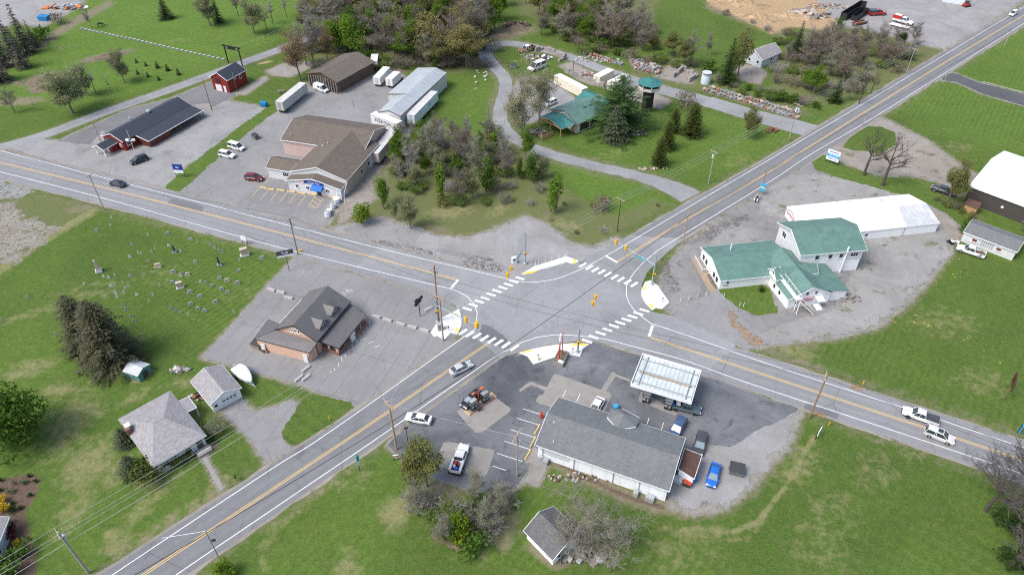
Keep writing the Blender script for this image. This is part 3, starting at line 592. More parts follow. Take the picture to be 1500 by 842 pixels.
ppoly('scrub', [(470, 330), (480, 315), (500, 310), (545, 318), (530, 335), (500, 340)], .9, 2); pblob('dirt', 490, 335, 3, 1, .8); pline('dirt', [(555, 270), (590, 200)], 1.6, .7)
# ================================================================ ground sheet
idx = np.arange(nx*ny, dtype=np.int32).reshape(ny, nx)
q4 = np.stack([idx[:-1, :-1], idx[:-1, 1:], idx[1:, 1:], idx[1:, :-1]], -1).reshape(-1, 4)
me = bpy.data.meshes.new('ground'); me.vertices.add(nx*ny); me.loops.add(q4.size); me.polygons.add(len(q4))
co_ = np.zeros((nx*ny, 3), 'f'); co_[:, 0] = XX.ravel(); co_[:, 1] = YY.ravel(); me.vertices.foreach_set('co', co_.ravel())
me.loops.foreach_set('vertex_index', q4.ravel()); me.polygons.foreach_set('loop_start', np.arange(0, q4.size, 4, dtype=np.int32)); me.update(calc_edges=True)
NAMES = ['dry', 'dirt', 'grav', 'lush', 'light', 'sand', 'scrub', 'mulch', 'dand']
for k in range(3):
    at = me.attributes.new('cover_%s' % 'abc'[k], 'FLOAT_COLOR', 'POINT'); a = np.ones((nx*ny, 4), 'f')
    for j in range(3): a[:, j] = chan(NAMES[k*3+j]).ravel()
    at.data.foreach_set('color', a.ravel())
def grass_mat(name, cover):
    m, t = mk(name); p = t.pos()
    big = t.ramp(t.noise(p, .018, 4, .6, .4), .34, .66); mid = t.ramp(t.noise(p, .12, 5, .65), .3, .7); sm = t.ramp(t.noise(p, .75, 5, .7), .28, .72); fine = t.noise(p, 4.5, 4, .8)
    if cover:
        A = [t.n('ShaderNodeSeparateColor', {0: t.n('ShaderNodeAttribute', attribute_name='cover_%s' % c).outputs['Color']}).outputs for c in 'abc']
        dry, dirt, grav, lush, light, sand, scrub, mulch, dand = [A[i][j] for i in range(3) for j in range(3)]
    g0, g1, g2 = (.058, .104, .018), (.092, .156, .026), (.122, .194, .033)
    col = t.mix(mid, g0, g1); col = t.mix(t.math('MULTIPLY', big, .55), col, g2)
    if cover:
        col = t.mix(t.math('MULTIPLY', lush, .7), col, t.mix(mid, (.040, .090, .014), (.064, .130, .018)))
        col = t.mix(t.math('MULTIPLY', light, .8), col, t.mix(mid, (.105, .205, .028), (.140, .252, .036)))
    # mowing passes
    for rot, per, k in ((.62, 1.35, .13), (-.9, 2.3, .07)):
        s = t.sep(t.n('ShaderNodeMapping', {'Vector': t.mix(.03, p, t.n('ShaderNodeTexNoise', {'Vector': p, 'Scale': .05}).outputs['Color'], 'LINEAR_LIGHT'), 'Rotation': (0, 0, rot)}).outputs[0])
        wv = t.ramp(t.math('SINE', t.math('MULTIPLY', s[0], 2*PI/per)), -.6, .6)
        msk = t.ramp(t.noise(p, .022 if rot > 0 else .03, 2, .5, 0), .47, .6)
        col = t.mix(t.math('MULTIPLY', t.math('MULTIPLY', wv, msk), k*2.2), col, sc3(g2, 1.45))
    yel = t.ramp(t.noise(p, .055, 6, .7, .5), .55, .75)
    col = t.mix(t.math('MULTIPLY', yel, .45), col, (.135, .14, .042))
    brn = t.ramp(t.noise(t.n('ShaderNodeMapping', {'Vector': p, 'Location': (31, 7, 0)}).outputs[0], .16, 6, .72, .4), .60, .78)
    col = t.mix(t.math('MULTIPLY', brn, .4), col, (.16, .15, .07))
    col = t.mix(t.math('MULTIPLY', t.ramp(t.noise(p, .32, 6, .75, .6), .48, .72), .35), col, (.125, .128, .045))
    col = t.mix(t.math('MULTIPLY', sm, .6), col, sc3(g0, .62))
    md = t.noise(p, 1.9, 5, .8, .4); col = t.mix(t.math('MULTIPLY', t.ramp(md, .5, .72), .5), col, (.15, .195, .05)); col = t.mix(t.math('MULTIPLY', t.ramp(md, .5, .3), .5), col, (.034, .062, .014)); col = t.mix(t.math('MULTIPLY', t.ramp(t.noise(p, .95, 7, .8, .8), .55, .7), .4), col, (.16, .145, .075))
    col = t.mix(t.math('MULTIPLY', t.ramp(fine, .5, .8), .5), col, (.16, .21, .06))
    col = t.mix(t.math('MULTIPLY', t.ramp(fine, .5, .25), .55), col, (.024, .045, .010))
    if cover:
        nz = t.noise(p, .55, 6, .72, .3); nz2 = t.noise(t.n('ShaderNodeMapping', {'Vector': p, 'Location': (13, 41, 0)}).outputs[0], 1.6, 5, .75)
        def lay(fac, a, b, k=1.5, sharp=.28, mx=1.0):
            nonlocal col
            f = t.ramp(t.math('ADD', fac, t.math('MULTIPLY', t.math('SUBTRACT', nz, .5), k)), .5-sharp, .5+sharp)
            f = t.math('MULTIPLY', f, mx)
            f = t.math('MULTIPLY', f, t.ramp(fac, .03, .2))
            col = t.mix(f, col, t.mix(t.ramp(nz2, .3, .7), a, b))
        lay(scrub, (.075, .125, .028), (.13, .135, .055), 1.2, .35, .9)
        lay(scrub, (.19, .155, .10), (.10, .14, .04), 2.2, .2, .5)
        lay(dry, (.17, .17, .07), (.31, .27, .15), 2.6, .34, .72)
        lay(dirt, (.17, .14, .095), (.235, .20, .15), 1.7, .32, .85)
        lay(mulch, (.085, .06, .042), (.155, .11, .08), .5, .2)
        lay(grav, (.22, .21, .2), (.33, .31, .3), 1.2, .3)
        lay(sand, (.25, .165, .09), (.47, .35, .215), .9, .3)
        sp = t.n('ShaderNodeTexVoronoi', {'Vector': p, 'Scale': .95}).outputs['Distance']
        f = t.math('MULTIPLY', t.ramp(sp, .2, .12), t.ramp(t.math('ADD', dand, t.math('MULTIPLY', t.math('SUBTRACT', nz, .5), 1.4)), .45, .6))
        col = t.mix(t.math('MULTIPLY', f, t.math('MULTIPLY', .85, t.ramp(dand, .02, .15))), col, (.55, .40, .02))
    t.out(col, .95, t.math('ADD', fine, t.math('MULTIPLY', sm, .6)), .55, .12, 0, .15)
    return m
me.materials.append(grass_mat('ground_cover', True)); grass_mat('lawn_strip', False)
gob = bpy.data.objects.new('ground', me); COL.objects.link(gob); gob['kind'] = 'structure'
for q in LOTS+[[(241, 274), (265, 252), (300, 226), (345, 190), (395, 155), (412, 148), (408, 162), (380, 181), (330, 222), (285, 262), (262, 282), (250, 279)], [(1242, 205), (1262, 187), (1290, 185), (1312, 196), (1312, 212), (1290, 226), (1250, 220), (1235, 216)], [(1188, 233), (1200, 227), (1218, 229), (1240, 242), (1285, 258), (1330, 262), (1375, 282), (1420, 310), (1410, 330), (1375, 306), (1335, 290), (1285, 276), (1220, 258), (1195, 248)], [(412, 632), (440, 590), (470, 578), (512, 588), (516, 596), (480, 625), (445, 650), (428, 652)]]:
    if q: sheet('grass_strip', pxs(*q), .0180, MATS['lawn_strip'], .35, .8, seed=3)
def mound(name, u, v, rx, ry, h, m, rz=0, seed=0, lab=None):
    mb = MB(); n, k = 26, 8; pts = []; rr = random.Random(seed)
    for j in range(k+1):
        for i in range(n):
            a = 2*PI*i/n; r = j/k; q = 1+.28*mnoise.noise(Vector((math.cos(a)*1.6, math.sin(a)*1.6, seed)))
            z = h*(.5+.5*math.cos(PI*r))*(1+.5*mnoise.noise(Vector((math.cos(a)*r*3, math.sin(a)*r*3, seed+3))))-.04*(j == k)
            pts.append((rx*r*q*math.cos(a), ry*r*q*math.sin(a), z))
    mb.add(pts, [(j*n+i, j*n+(i+1) % n, (j+1)*n+(i+1) % n, (j+1)*n+i)[::-1] for j in range(k) for i in range(n)])
    g = G(u, v); o = mb.build(name, MATS[m], None, (g.x, g.y, 0), R(rz), True); o['kind'] = 'structure'; return o
m_, t_ = mk('soil'); p_ = t_.pos(); n_ = t_.ramp(t_.noise(p_, .8, 6, .7), .3, .7); t_.out(t_.mix(n_, (.10, .075, .05), (.215, .17, .12)), .95, t_.noise(p_, 3, 5, .8), .8, .15)
m_, t_ = mk('sand_soil'); p_ = t_.pos(); n_ = t_.ramp(t_.noise(p_, .35, 7, .78, 1.2), .38, .62); t_.out(t_.mix(n_, (.22, .145, .08), (.47, .34, .2)), .95, t_.noise(p_, 1.5, 5, .8), .9, .3)
for u, v, a, b, h, m, r in ((62, 118, 6, 3, .7, 'soil', 60), (60, 130, 3.5, 4, .6, 'soil', 0), (155, 84, 8, 2.4, .8, 'soil', 35), (25, 122, 3, 1.2, .4, 'soil', 0), (757, 42, 6, 4, 1.3, 'soil', 20), (738, 52, 5, 3, .7, 'soil', 0), (1080, 5, 14, 6, 2.5, 'sand_soil', -25), (1130, -8, 18, 6, 3, 'sand_soil', -15), (1110, 26, 10, 4, 1.6, 'sand_soil', -30), (1165, 25, 12, 4, 1.2, 'sand_soil', -25), (1225, 62, 5, 3, .8, 'sand_soil', 0), (1050, -20, 12, 8, 3, 'sand_soil', 0), (585, 105, 3, 1.6, .8, 'soil', 0), (675, 775, 5, 3.5, .35, 'soil', 0)): mound('dirt_mound', u, v, a, b, h, m, r, int(u))
# ================================================================ BUILDINGS
plain('trim_white', (.74, .75, .76), .5, .06); plain('glass_dark', (.022, .026, .032), .08, .3, 1, 0, .6); plain('door_white', (.66, .67, .68), .5); plain('door_dark', (.06, .055, .05), .5)
plain('wood_new', (.42, .25, .12), .8, .25, 3); plain('wood_brown', (.12, .075, .048), .85, .3, 2); plain('wood_grey', (.21, .185, .16), .9, .3, 2); plain('black_metal', (.02, .02, .022), .5, .3); plain('galv', (.42, .44, .46), .45, .12, 2, .3); plain('grey_box', (.32, .33, .33), .6)
plain('blue_fabric', (.02, .14, .5), .7, .1); plain('pipe_white', (.72, .72, .72), .5)
seam_roof('roof_navy', (.030, .036, .050), .5, .1, .6, .5); seam_roof('roof_green', (.105, .195, .162), .5, .2, .5, .45); seam_roof('roof_teal', (.035, .165, .155), .5, .22, .5, .45); seam_roof('roof_charcoal', (.118, .113, .113), .45, .14, .55, .4)
seam_roof('roof_galv', (.36, .39, .41), .8, .14, .45, .12); seam_roof('roof_white', (.76, .77, .78), 1.0, .07, .4, .05); seam_roof('roof_old_galv', (.47, .48, .49), 1.2, .2, .55, .12); seam_roof('canopy_roof', (.47, .52, .51), .8, .16, .5, .5)
shingle('shingle_brown', (.135, .112, .092), .2); shingle('shingle_taupe', (.135, .118, .100), .2); shingle('shingle_grey', (.155, .163, .165), .14, (.16, .17, .17)); shingle('shingle_pale', (.29, .277, .28), .22, (.27, .26, .265)); shingle('shingle_dark', (.118, .118, .122), .22); shingle('shingle_russet', (.10, .055, .042), .25)
siding('red_siding', (.205, .018, .014), .25, 'x'); siding('red_brown_siding', (.10, .028, .02), .25, 'x'); siding('pink_siding', (.52, .38, .345), .3, 'x'); siding('white_siding', (.82, .82, .82), .24, 'y', .03, .05); siding('grey_white_siding', (.60, .61, .62), .22, 'y'); siding('tan_siding', (.40, .345, .275), .3, 'x'); siding('brown_siding', (.085, .062, .05), .35, 'x')
siding('dark_siding', (.070, .060, .055), .4, 'x'); siding('metal_siding', (.52, .53, .505), .4, 'x'); siding('cream_wall', (.60, .58, .52), .4, 'x'); siding('blue_white_siding', (.82, .85, .88), 2.4, 'x', .02, .06); siding('pale_blue_siding', (.50, .54, .58), .24, 'y'); siding('green_shed_wall', (.10, .24, .20), .3, 'x')
m_, t_ = mk('brick'); b_ = t_.n('ShaderNodeTexBrick', {'Vector': t_.uv(), 'Scale': 1.0, 'Mortar Size': .02, 'Brick Width': .4, 'Row Height': .14, 'Color1': (.58, .335, .235, 1), 'Color2': (.66, .41, .30, 1), 'Mortar': (.55, .43, .35, 1)})
t_.out(t_.mix(t_.math('MULTIPLY', t_.ramp(t_.noise(t_.pos(), .8, 5, .7), .45, .75), .3), b_.outputs['Color'], (.33, .2, .14)), .9, b_.outputs['Fac'], .2, .01)
m_, t_ = mk('brick_dark'); b_ = t_.n('ShaderNodeTexBrick', {'Vector': t_.uv(), 'Scale': 1.0, 'Mortar Size': .02, 'Brick Width': .4, 'Row Height': .14, 'Color1': (.20, .075, .05, 1), 'Color2': (.26, .11, .075, 1), 'Mortar': (.2, .14, .11, 1)}); t_.out(b_.outputs['Color'], .9)
def R3(A, B, C, z):
    a, b, c = G(*A, z), G(*B, z), G(*C, z); ctr = (a+c)/2; l = b-a
    return Vector((ctr.x, ctr.y)), math.atan2(l.y, l.x), l.length, (c-b).length
def crop(cx, cy, s): return lambda x, y: (cx+x/s, cy+y/s)
def rot2(v, a): return Vector((v[0]*math.cos(a)-v[1]*math.sin(a), v[0]*math.sin(a)+v[1]*math.cos(a)))
class Frame:
    """footprint frame of one wing: local x along the ridge, y across, relative to the building's own base point"""
    def __init__(s, B, c, rz, L, W): s.B, s.c, s.rz, s.L, s.W = B, c, rz, L, W
    def p(s, x, y, z=0): q = s.c+rot2((x, y), s.rz); return Vector((q.x, q.y, z))
    def side(s, sd):   # centre, tangent angle, outward normal
        d = {'F': (-s.L/2, 0, -PI/2), 'K': (s.L/2, 0, PI/2), 'R': (0, -s.W/2, 0), 'L': (0, s.W/2, PI)}[sd]
        return s.p(d[0], d[1]), d[2]+s.rz, rot2((math.sin(d[2]), -math.cos(d[2])), s.rz)
class Bd:
    def __init__(s, name, label, cat, c): s.root = thing(name, label, cat, (c[0], c[1], 0)); s.c = Vector((c[0], c[1])); s.n = 0
    def frame(s, c, rz, L, W): return Frame(s, Vector((c[0], c[1]))-s.c, rz, L, W)
    def gable(s, c, rz, L, W, e, r, wm, rm, oh=(.4, .3), z0=0, trim='trim_white', wm2=None, off=0, th=.14, wall=True, part='roof', skip=''):
        f = s.frame(c, rz, L, W); s.n += 1; dz = .003*s.n   # wings meet without sharing planes
        if wall:
            w = MB(); a = [f.p(x, y, z0) for x, y in ((-L/2, -W/2), (L/2, -W/2), (L/2, W/2), (-L/2, W/2))]; b = [Vector((p.x, p.y, e-.02)) for p in a]
            g0, g1 = f.p(-L/2, off, r-.02), f.p(L/2, off, r-.02)
            w.poly([a[0], a[1], b[1], b[0]]); w.poly([a[2], a[3], b[3], b[2]])
            w.poly([a[1], a[2], b[2], g1, b[1]], 1); w.poly([a[3], a[0], b[0], g0, b[3]], 1)
            w.build('wall', [MATS[wm], MATS[wm2 or wm]], s.root)
        m = MB(); t = MB(); X = L/2+oh[1]
        for sg in (-1, 1):
            run = W/2-sg*off if sg > 0 else W/2+off
            sl = (r-e)/run; ye = sg*(W/2+oh[0]); ze = e-sl*oh[0]
            E0, E1 = f.p(-X, ye, ze+th+dz), f.p(X, ye, ze+th+dz); R0, R1 = f.p(-X, off, r+th+dz), f.p(X, off, r+th+dz)
            dn = Vector((0, 0, th))
            if sg < 0: m.poly([E0, E1, R1, R0]); m.poly([E1-dn, E0-dn, R0-dn, R1-dn])
            else: m.poly([E1, E0, R0, R1]); m.poly([E0-dn, E1-dn, R1-dn, R0-dn])
            for p, q, nm in ((E0, E1, 'R'), (E1, R1, 'K'), (R0, E0, 'F')) if sg < 0 else ((E1, E0, 'L'), (E0, R0, 'F'), (R1, E1, 'K')):
                m.poly([p-dn, q-dn, q, p])
                k = Vector((0, 0, .02)); n = (q-p).cross(Vector((0, 0, 1))).normalized()*.03
                if trim and nm not in skip: t.poly([p-dn*1.5+n, q-dn*1.5+n, q+n+k*0, p+n+k*0]); t.poly([p-dn*1.5, p, q, q-dn*1.5]); t.poly([p+n, q+n, q-n*1.2+k*.3, p-n*1.2+k*.3])
        ro = m.build(part, MATS[rm], s.root)
        if trim and t.f: t.build('fascia', MATS[trim], ro)
        f.roof = ro; f.e, f.r, f.off = e, r, off; return f
    def hip(s, c, rz, L, W, e, r, wm, rm, oh=.45, ridge=None, trim='trim_white'):
        f = s.frame(c, rz, L, W); w = MB(); a = [f.p(x, y) for x, y in ((-L/2, -W/2), (L/2, -W/2), (L/2, W/2), (-L/2, W/2))]; w.prism([(p.x, p.y) for p in a], 0, e); w.build('wall', MATS[wm], s.root)
        X, Y = L/2+oh, W/2+oh; k = ridge if ridge is not None else (L-W)/2; m = MB(); z0 = e-.05
        A = [f.p(x, y, z0+.14) for x, y in ((-X, -Y), (X, -Y), (X, Y), (-X, Y))]; r0, r1 = f.p(-k, 0, r), f.p(k, 0, r)
        m.poly([A[0], A[1], r1, r0]); m.poly([A[1], A[2], r1]); m.poly([A[2], A[3], r0, r1]); m.poly([A[3], A[0], r0])
        t = MB(); dn = Vector((0, 0, .2))
        for i in range(4): p, q = A[i], A[(i+1) % 4]; t.poly([p-dn, q-dn, q, p])
        m.poly([p-Vector((0, 0, .14)) for p in A[::-1]])
        ro = m.build('roof', MATS[rm], s.root); t.build('fascia', MATS[trim], ro); f.roof = ro; return f
    def shed(s, pts, z, wm, rm, part='roof', th=.12, wall=True, trim='trim_white', walls=(0, 1, 2, 3), inset=.25, z0=0):
        """single-slope roof on four world corners with heights z[i]"""
        q = [Vector((p[0]-s.c.x, p[1]-s.c.y, zz)) for p, zz in zip(pts, z)]
        if sum(a.x*b.y-b.x*a.y for a, b in zip(q, q[1:]+q[:1])) < 0: q = q[::-1]
        m = MB(); dn = Vector((0, 0, th)); m.poly(q); m.poly([p-dn for p in q[::-1]])
        for i in range(4): m.poly([q[i]-dn, q[(i+1) % 4]-dn, q[(i+1) % 4], q[i]])
        ro = m.build(part, MATS[rm], s.root)
        if trim:
            t = MB()
            for i in range(4):
                p, r_ = q[i], q[(i+1) % 4]
                if min(p.z, r_.z) > max(z)-.02 and max(z) > min(z): continue
                n = (r_-p).cross(Vector((0, 0, 1))).normalized()*.03; t.poly([p-dn*1.4+n, r_-dn*1.4+n, r_+n, p+n]); t.poly([p+n, r_+n, r_-n*2+Vector((0, 0, .01)), p-n*2+Vector((0, 0, .01))])
            t.build('fascia', MATS[trim], ro)
        if wall:
            c = sum(q, Vector())/4; w = MB(); i_ = [p+(c-p).normalized()*inset*1.4 for p in q]
            for i in walls:
                a, b = i_[i], i_[(i+1) % 4]; w.poly([(a.x, a.y, z0), (b.x, b.y, z0), (b.x, b.y, q[(i+1) % 4].z-th), (a.x, a.y, q[i].z-th)])
            w.build('wall', MATS[wm], s.root)
        return ro
    def win(s, f, sd, pos, z, w, h, frame='trim_white', pane='glass_dark', n=1, name='window', sill=True, parent=None):
        o, a, nv = f.side(sd); t = Vector((math.cos(a), math.sin(a), 0)); N = Vector((nv.x, nv.y, 0)); c = o+t*pos
        m = MB(); q = c+N*.03; m.box(q.x, q.y, z, w, .12, h, a)
        if sill: q2 = c+N*.09; m.box(q2.x, q2.y, z-.1, w+.12, .18, .07, a)
        fo = m.build(name, MATS[frame], parent or s.root)
        p = MB(); bw = (w-.12)/n
        for i in range(n):
            x = -w/2+.06+bw*(i+.5); q = c+N*.1+t*x; u = bw/2-.04
            A, B = q-t*u, q+t*u; p.poly([(A.x, A.y, z+.09), (B.x, B.y, z+.09), (B.x, B.y, z+h-.09), (A.x, A.y, z+h-.09)])
        p.build('pane', MATS[pane], fo); return fo
    def door(s, f, sd, pos, w=1.0, h=2.1, m='door_white', z=0, panes=False, name='door', lines=0):
        o, a, nv = f.side(sd); t = Vector((math.cos(a), math.sin(a), 0)); N = Vector((nv.x, nv.y, 0)); c = o+t*pos+N*.03
        b = MB(); b.box(c.x, c.y, z, w, .12, h, a); do = b.build(name, MATS[m], s.root)
        hd = MB(); q = c+t*(w*.38)+N*.09; hd.box(q.x, q.y, z+h*.48, .12, .08, .12, a); hd.build('handle', MATS['black_metal'], do)
        if panes:
            p = MB()
            for k in range(4): q = c+t*(w*(-.36+.24*k))+N*.068; hw = w*.085; A, B = q-t*hw, q+t*hw; p.poly([(A.x, A.y, z+h*.66), (B.x, B.y, z+h*.66), (B.x, B.y, z+h*.82), (A.x, A.y, z+h*.82)])
            p.build('pane', MATS['glass_dark'], do)
        return do
    def prt(s, name, mb, m, parent=None): return mb.build(name, MATS[m] if isinstance(m, str) else m, parent or s.root)
def text_mesh(txt, size, depth=.02, align='CENTER'):
    cu = bpy.data.curves.new('lettering', 'FONT'); cu.body = txt; cu.size = size; cu.align_x = align; cu.align_y = 'CENTER'; cu.extrude = depth; cu.resolution_u = 3
    o = bpy.data.objects.new('lettering', cu); COL.objects.link(o); dg = bpy.context.evaluated_depsgraph_get(); dg.update()
    me = bpy.data.meshes.new_from_object(o.evaluated_get(dg)); bpy.data.objects.remove(o); bpy.data.curves.remove(cu); return me
def lettering(parent, txt, size, pos, rz, m, tilt=PI/2, name='lettering', depth=.02):
    me = text_mesh(txt, size, depth); me.materials.clear(); me.materials.append(MATS[m]); o = bpy.data.objects.new(name, me); COL.objects.link(o)
    o.parent = parent; o.location = pos; o.rotation_euler = (tilt, 0, rz); return o
def vents(B, f, pts, m='black_metal', r=.13, h=.6):
    for x, y in pts:
        run = f.W/2; z = f.r-abs(y-f.off)*(f.r-f.e)/run; q = f.p(x, y); mb = MB(); mb.tube((q.x, q.y, z-.1), (q.x, q.y, z+h), r, r, 8); mb.tube((q.x, q.y, z+h), (q.x, q.y, z+h+.12), r*1.5, r*.6, 8); B.prt('vent_pipe', mb, m)
t = crop(120, 70, 4.211); br = crop(380, 60, 4.952); pk = crop(350, 150, 4.677); gr = crop(730, 60, 4.952); ch = crop(1000, 270, 4.211); rt = crop(1130, 220, 3.508); pub = crop(360, 370, 4.21); hs = crop(160, 520, 4.208); gs = crop(760, 480, 4.211); g2 = crop(760, 580, 4.679); bgc = crop(760, 640, 4.17)
# ---- red tavern with navy metal roof
c, a, W, L = R3(t(122, 545), t(258, 585), t(665, 350), 3.0)
B = Bd('tavern', 'long low red tavern with navy metal roof and open side porch', 'tavern', c); f = B.gable(c, a+PI/2, L-.6, W-.8, 3.0, 4.5, 'red_siding', 'roof_navy', skip='R')
fw = lambda f_, x, y: (f_.c+f_.B.c)+rot2((x, y), f_.rz)
y0 = -f.W/2; B.shed([fw(f, -8.2, y0-.2), fw(f, 12.6, y0-.2), fw(f, 12.6, y0-5.0), fw(f, -8.2, y0-5.0)], [2.95, 2.95, 2.15, 2.15], 'red_brown_siding', 'roof_navy', 'porch_roof', wall=False)
for k in range(9): q = f.p(.5+k*1.48, y0-4.8); mb = MB(); mb.box(q.x, q.y, 0, .12, .12, 2.1, f.rz); B.prt('post', mb, 'wood_brown')
mb = MB(); q = f.p(-3.9, y0-2.45); mb.box(q.x, q.y, 0, 7.8, 4.5, 2.15, f.rz); B.prt('enclosed_porch', mb, 'red_brown_siding')
mb = MB(); q = f.p(6.5, y0-4.75); mb.box(q.x, q.y, .85, 12.4, .08, .12, f.rz); mb.box(q.x, q.y, .3, 12.4, .05, .08, f.rz); B.prt('railing', mb, 'wood_brown')
c2 = fw(f, -f.L/2-2.2, .3); f2 = B.gable(c2, f.rz, 5.0, 3.4, 2.4, 3.2, 'red_siding', 'roof_navy', wall=False); q = f.p(-f.L/2-1.1, .3); mb = MB(); mb.box(q.x, q.y, 0, 2.2, 3.0, 2.4, f.rz); B.prt('vestibule', mb, 'red_siding')
for yy in (-1.5, 1.5): q = f2.p(-2.35, yy); mb = MB(); mb.box(q.x, q.y, 0, .22, .22, 2.4, f.rz); B.prt('post', mb, 'trim_white')
mb = MB(); q = f.p(-f.L/2-2.24, .4); mb.box(q.x, q.y, 0, .08, 1.0, 2.05, f.rz); B.prt('door', mb, 'door_white')
o, an, nv = f.side('F'); q = o+Vector((nv.x, nv.y, 0))*.06+Vector((math.cos(an), math.sin(an), 0))*2.4; lettering(B.root, 'e', 2.6, (q.x, q.y, 1.7), an, 'trim_white')
for x, y, s in ((-4, 1.5, .5), (1.5, .3, .8)): q = f.p(x, y); mb = MB(); mb.lathe([(s*.45, 4.1), (s*.45, 4.9), (s*.8, 4.95), (s*.7, 5.3), (.1, 5.4)], q.x, q.y, 10); B.prt('roof_vent', mb, 'galv')
B.win(f, 'R', -10.6, 1.2, 1.6, 1.0)
# ---- red two-storey garage
c, a, W, L = R3(t(787, 178), t(898, 203), t(1010, 135), 4.4)
B = Bd('red_garage', 'small two-storey red garage with dark metal roof beside gravel lane', 'garage', c); f = B.gable(c, a+PI/2, L-.5, W-.7, 4.4, 6.2, 'red_siding', 'roof_navy')
B.win(f, 'F', -.6, 3.0, 1.9, 1.2, 'black_metal', n=2); B.door(f, 'F', -.9, 2.4, 2.1, 'door_white', name='garage_door'); B.door(f, 'F', 1.6, .95, 2.05); B.win(f, 'R', 1.6, 2.6, .9, 1.2); B.win(f, 'R', -.9, 3.4, .8, .7); q = f.p(-1.4, -f.W/2-.15); mb = MB(); mb.tube((q.x, q.y, 0), (q.x, q.y, 5.6), .07, n=6); B.prt('meter_pipe', mb, 'galv')
# ---- brown open-front storage barn
c, a, W, L = R3(br(340, 238), br(572, 305), br(833, 150), 4.1)
B = Bd('storage_barn', 'wide brown storage barn with taupe shingle roof and stacked open front', 'barn', c); f = B.gable(c, a+PI/2, L-.8, W-1, 4.1, 5.9, 'brown_siding', 'shingle_taupe', (.5, .4), trim='wood_brown')
o, an, nv = f.side('F'); mb = MB(); T = Vector((math.cos(an), math.sin(an), 0)); N = Vector((nv.x, nv.y, 0))
for k in range(12): q = o+T*(-f.W/2+.5+k*(f.W-1)/11)+N*.12; mb.box(q.x, q.y, 0, .28, .22, 4.1, an)
B.prt('post_row', mb, 'wood_grey'); mb = MB()
for k in range(11):
    q = o+T*(-f.W/2+1+k*(f.W-1)/11)+N*.07; mb.box(q.x, q.y, .5+.3*(k % 3), .75, .1, 2.6+.2*(k % 2), an)
B.prt('stacked_boards', mb, 'black_metal')
for x in (-2.9, 3.0): q = f.p(x, -f.W/2-.06); mb = MB(); mb.box(q.x, q.y, 0, .3, .14, 4.0, f.rz); B.prt('corner_post', mb, 'wood_brown')
mb = MB(); q = f.p(0, -f.W/2-.3); mb.box(q.x, q.y, 0, f.L, .5, .25, f.rz); B.prt('footing', mb, 'concrete')
# ---- grey metal warehouse
c, a, W, L = R3(br(852, 517), br(1018, 548), br(1365, 235), 4.4)
B = Bd('warehouse', 'long narrow pale grey metal warehouse with galvanised roof', 'warehouse', c); f = B.gable(c, a+PI/2, L-.3, W-.3, 4.4, 5.5, 'metal_siding', 'roof_galv', (.15, .15), trim='wood_brown')
c2 = fw(f, 5.8, 1.55); f2 = B.gable(c2, f.rz, f.L-11.4, f.W+3.0, 4.4, 5.5, 'metal_siding', 'roof_galv', (.15, .15), trim='wood_brown', off=-1.55)
mb = MB(); o, an, nv = f.side('F'); q = o+Vector((nv.x, nv.y, 0))*.05; mb.box(q.x, q.y, 3.0, 1.5, .1, .7, an); B.prt('sign', mb, 'tan_slab')
# ---- pink shop with four wings
c, a, L, W = R3(pk(298, 253), pk(860, 350), pk(1000, 165), 4.6)
B = Bd('shop', 'pink and pale grey shop with crossed brown shingle gables and blue awning', 'shop', c); f = B.gable(c, a+R(2), L-.6, W-.8, 4.6, 7.0, 'pink_siding', 'shingle_brown')
c1, a1, W1, L1 = R3(pk(355, 475), pk(745, 540), pk(875, 372), 4.3); d1 = rot2((1, 0), a1+PI/2)
f1 = B.gable(c1+d1*3.6, a1+PI/2, L1+6.6, W1-.7, 4.3, 6.7, 'grey_white_siding', 'shingle_brown', skip='K')
c2, a2, W2, L2 = R3(pk(325, 530), pk(705, 592), pk(745, 545), 3.1); f3 = B.gable(c2+rot2((1, 0), a2+PI/2)*.6, a1+PI/2, L2+1.3, W2-.6, 3.1, 4.75, 'grey_white_siding', 'shingle_brown', (.35, .45), skip='K')
c3, a3, L3, W3 = R3(pk(190, 445), pk(370, 475), pk(480, 405), 3.2); f4 = B.gable(c3, a3, L3+1.5, W3-.6, 3.2, 4.5, 'grey_white_siding', 'shingle_brown', skip='K')
B.win(f4, 'R', .6, 1.2, 1.8, 1.2, n=3)
for x in (-4.9, -1.9, 3.6): B.win(f3, 'F', x, 1.2, 1.0, 1.1, n=2)
o, an, nv = f3.side('F'); T = Vector((math.cos(an), math.sin(an), 0)); N = Vector((nv.x, nv.y, 0))
B.door(f3, 'F', 1.1, 1.1, 2.1, 'glass_dark'); mb = MB(); q = o+T*1.1
mb.add([q-T*1.5+N*.06+Vector((0, 0, 3.05)), q+T*1.5+N*.06+Vector((0, 0, 3.05)), q+T*1.5+N*1.5+Vector((0, 0, 2.35)), q-T*1.5+N*1.5+Vector((0, 0, 2.35)), q-T*1.5+N*1.5+Vector((0, 0, 2.1)), q+T*1.5+N*1.5+Vector((0, 0, 2.1)), q-T*1.5+N*.06+Vector((0, 0, 2.1)), q+T*1.5+N*.06+Vector((0, 0, 2.1))], [(3, 2, 1, 0), (4, 5, 2, 3), (0, 6, 4, 3), (1, 2, 5, 7)]); B.prt('awning', mb, 'blue_fabric')
plain('sign_blue', (.012, .04, .26), .4, .05); mb = MB(); q = o+T*.1+N*.08; mb.box(q.x, q.y, 3.1, 5.3, .12, .85, an); sg = B.prt('sign_board', mb, 'sign_blue'); q = o+T*.1+N*.16; lettering(sg, 'Mister Frys', .72, (q.x, q.y, 3.5), an, 'trim_white')
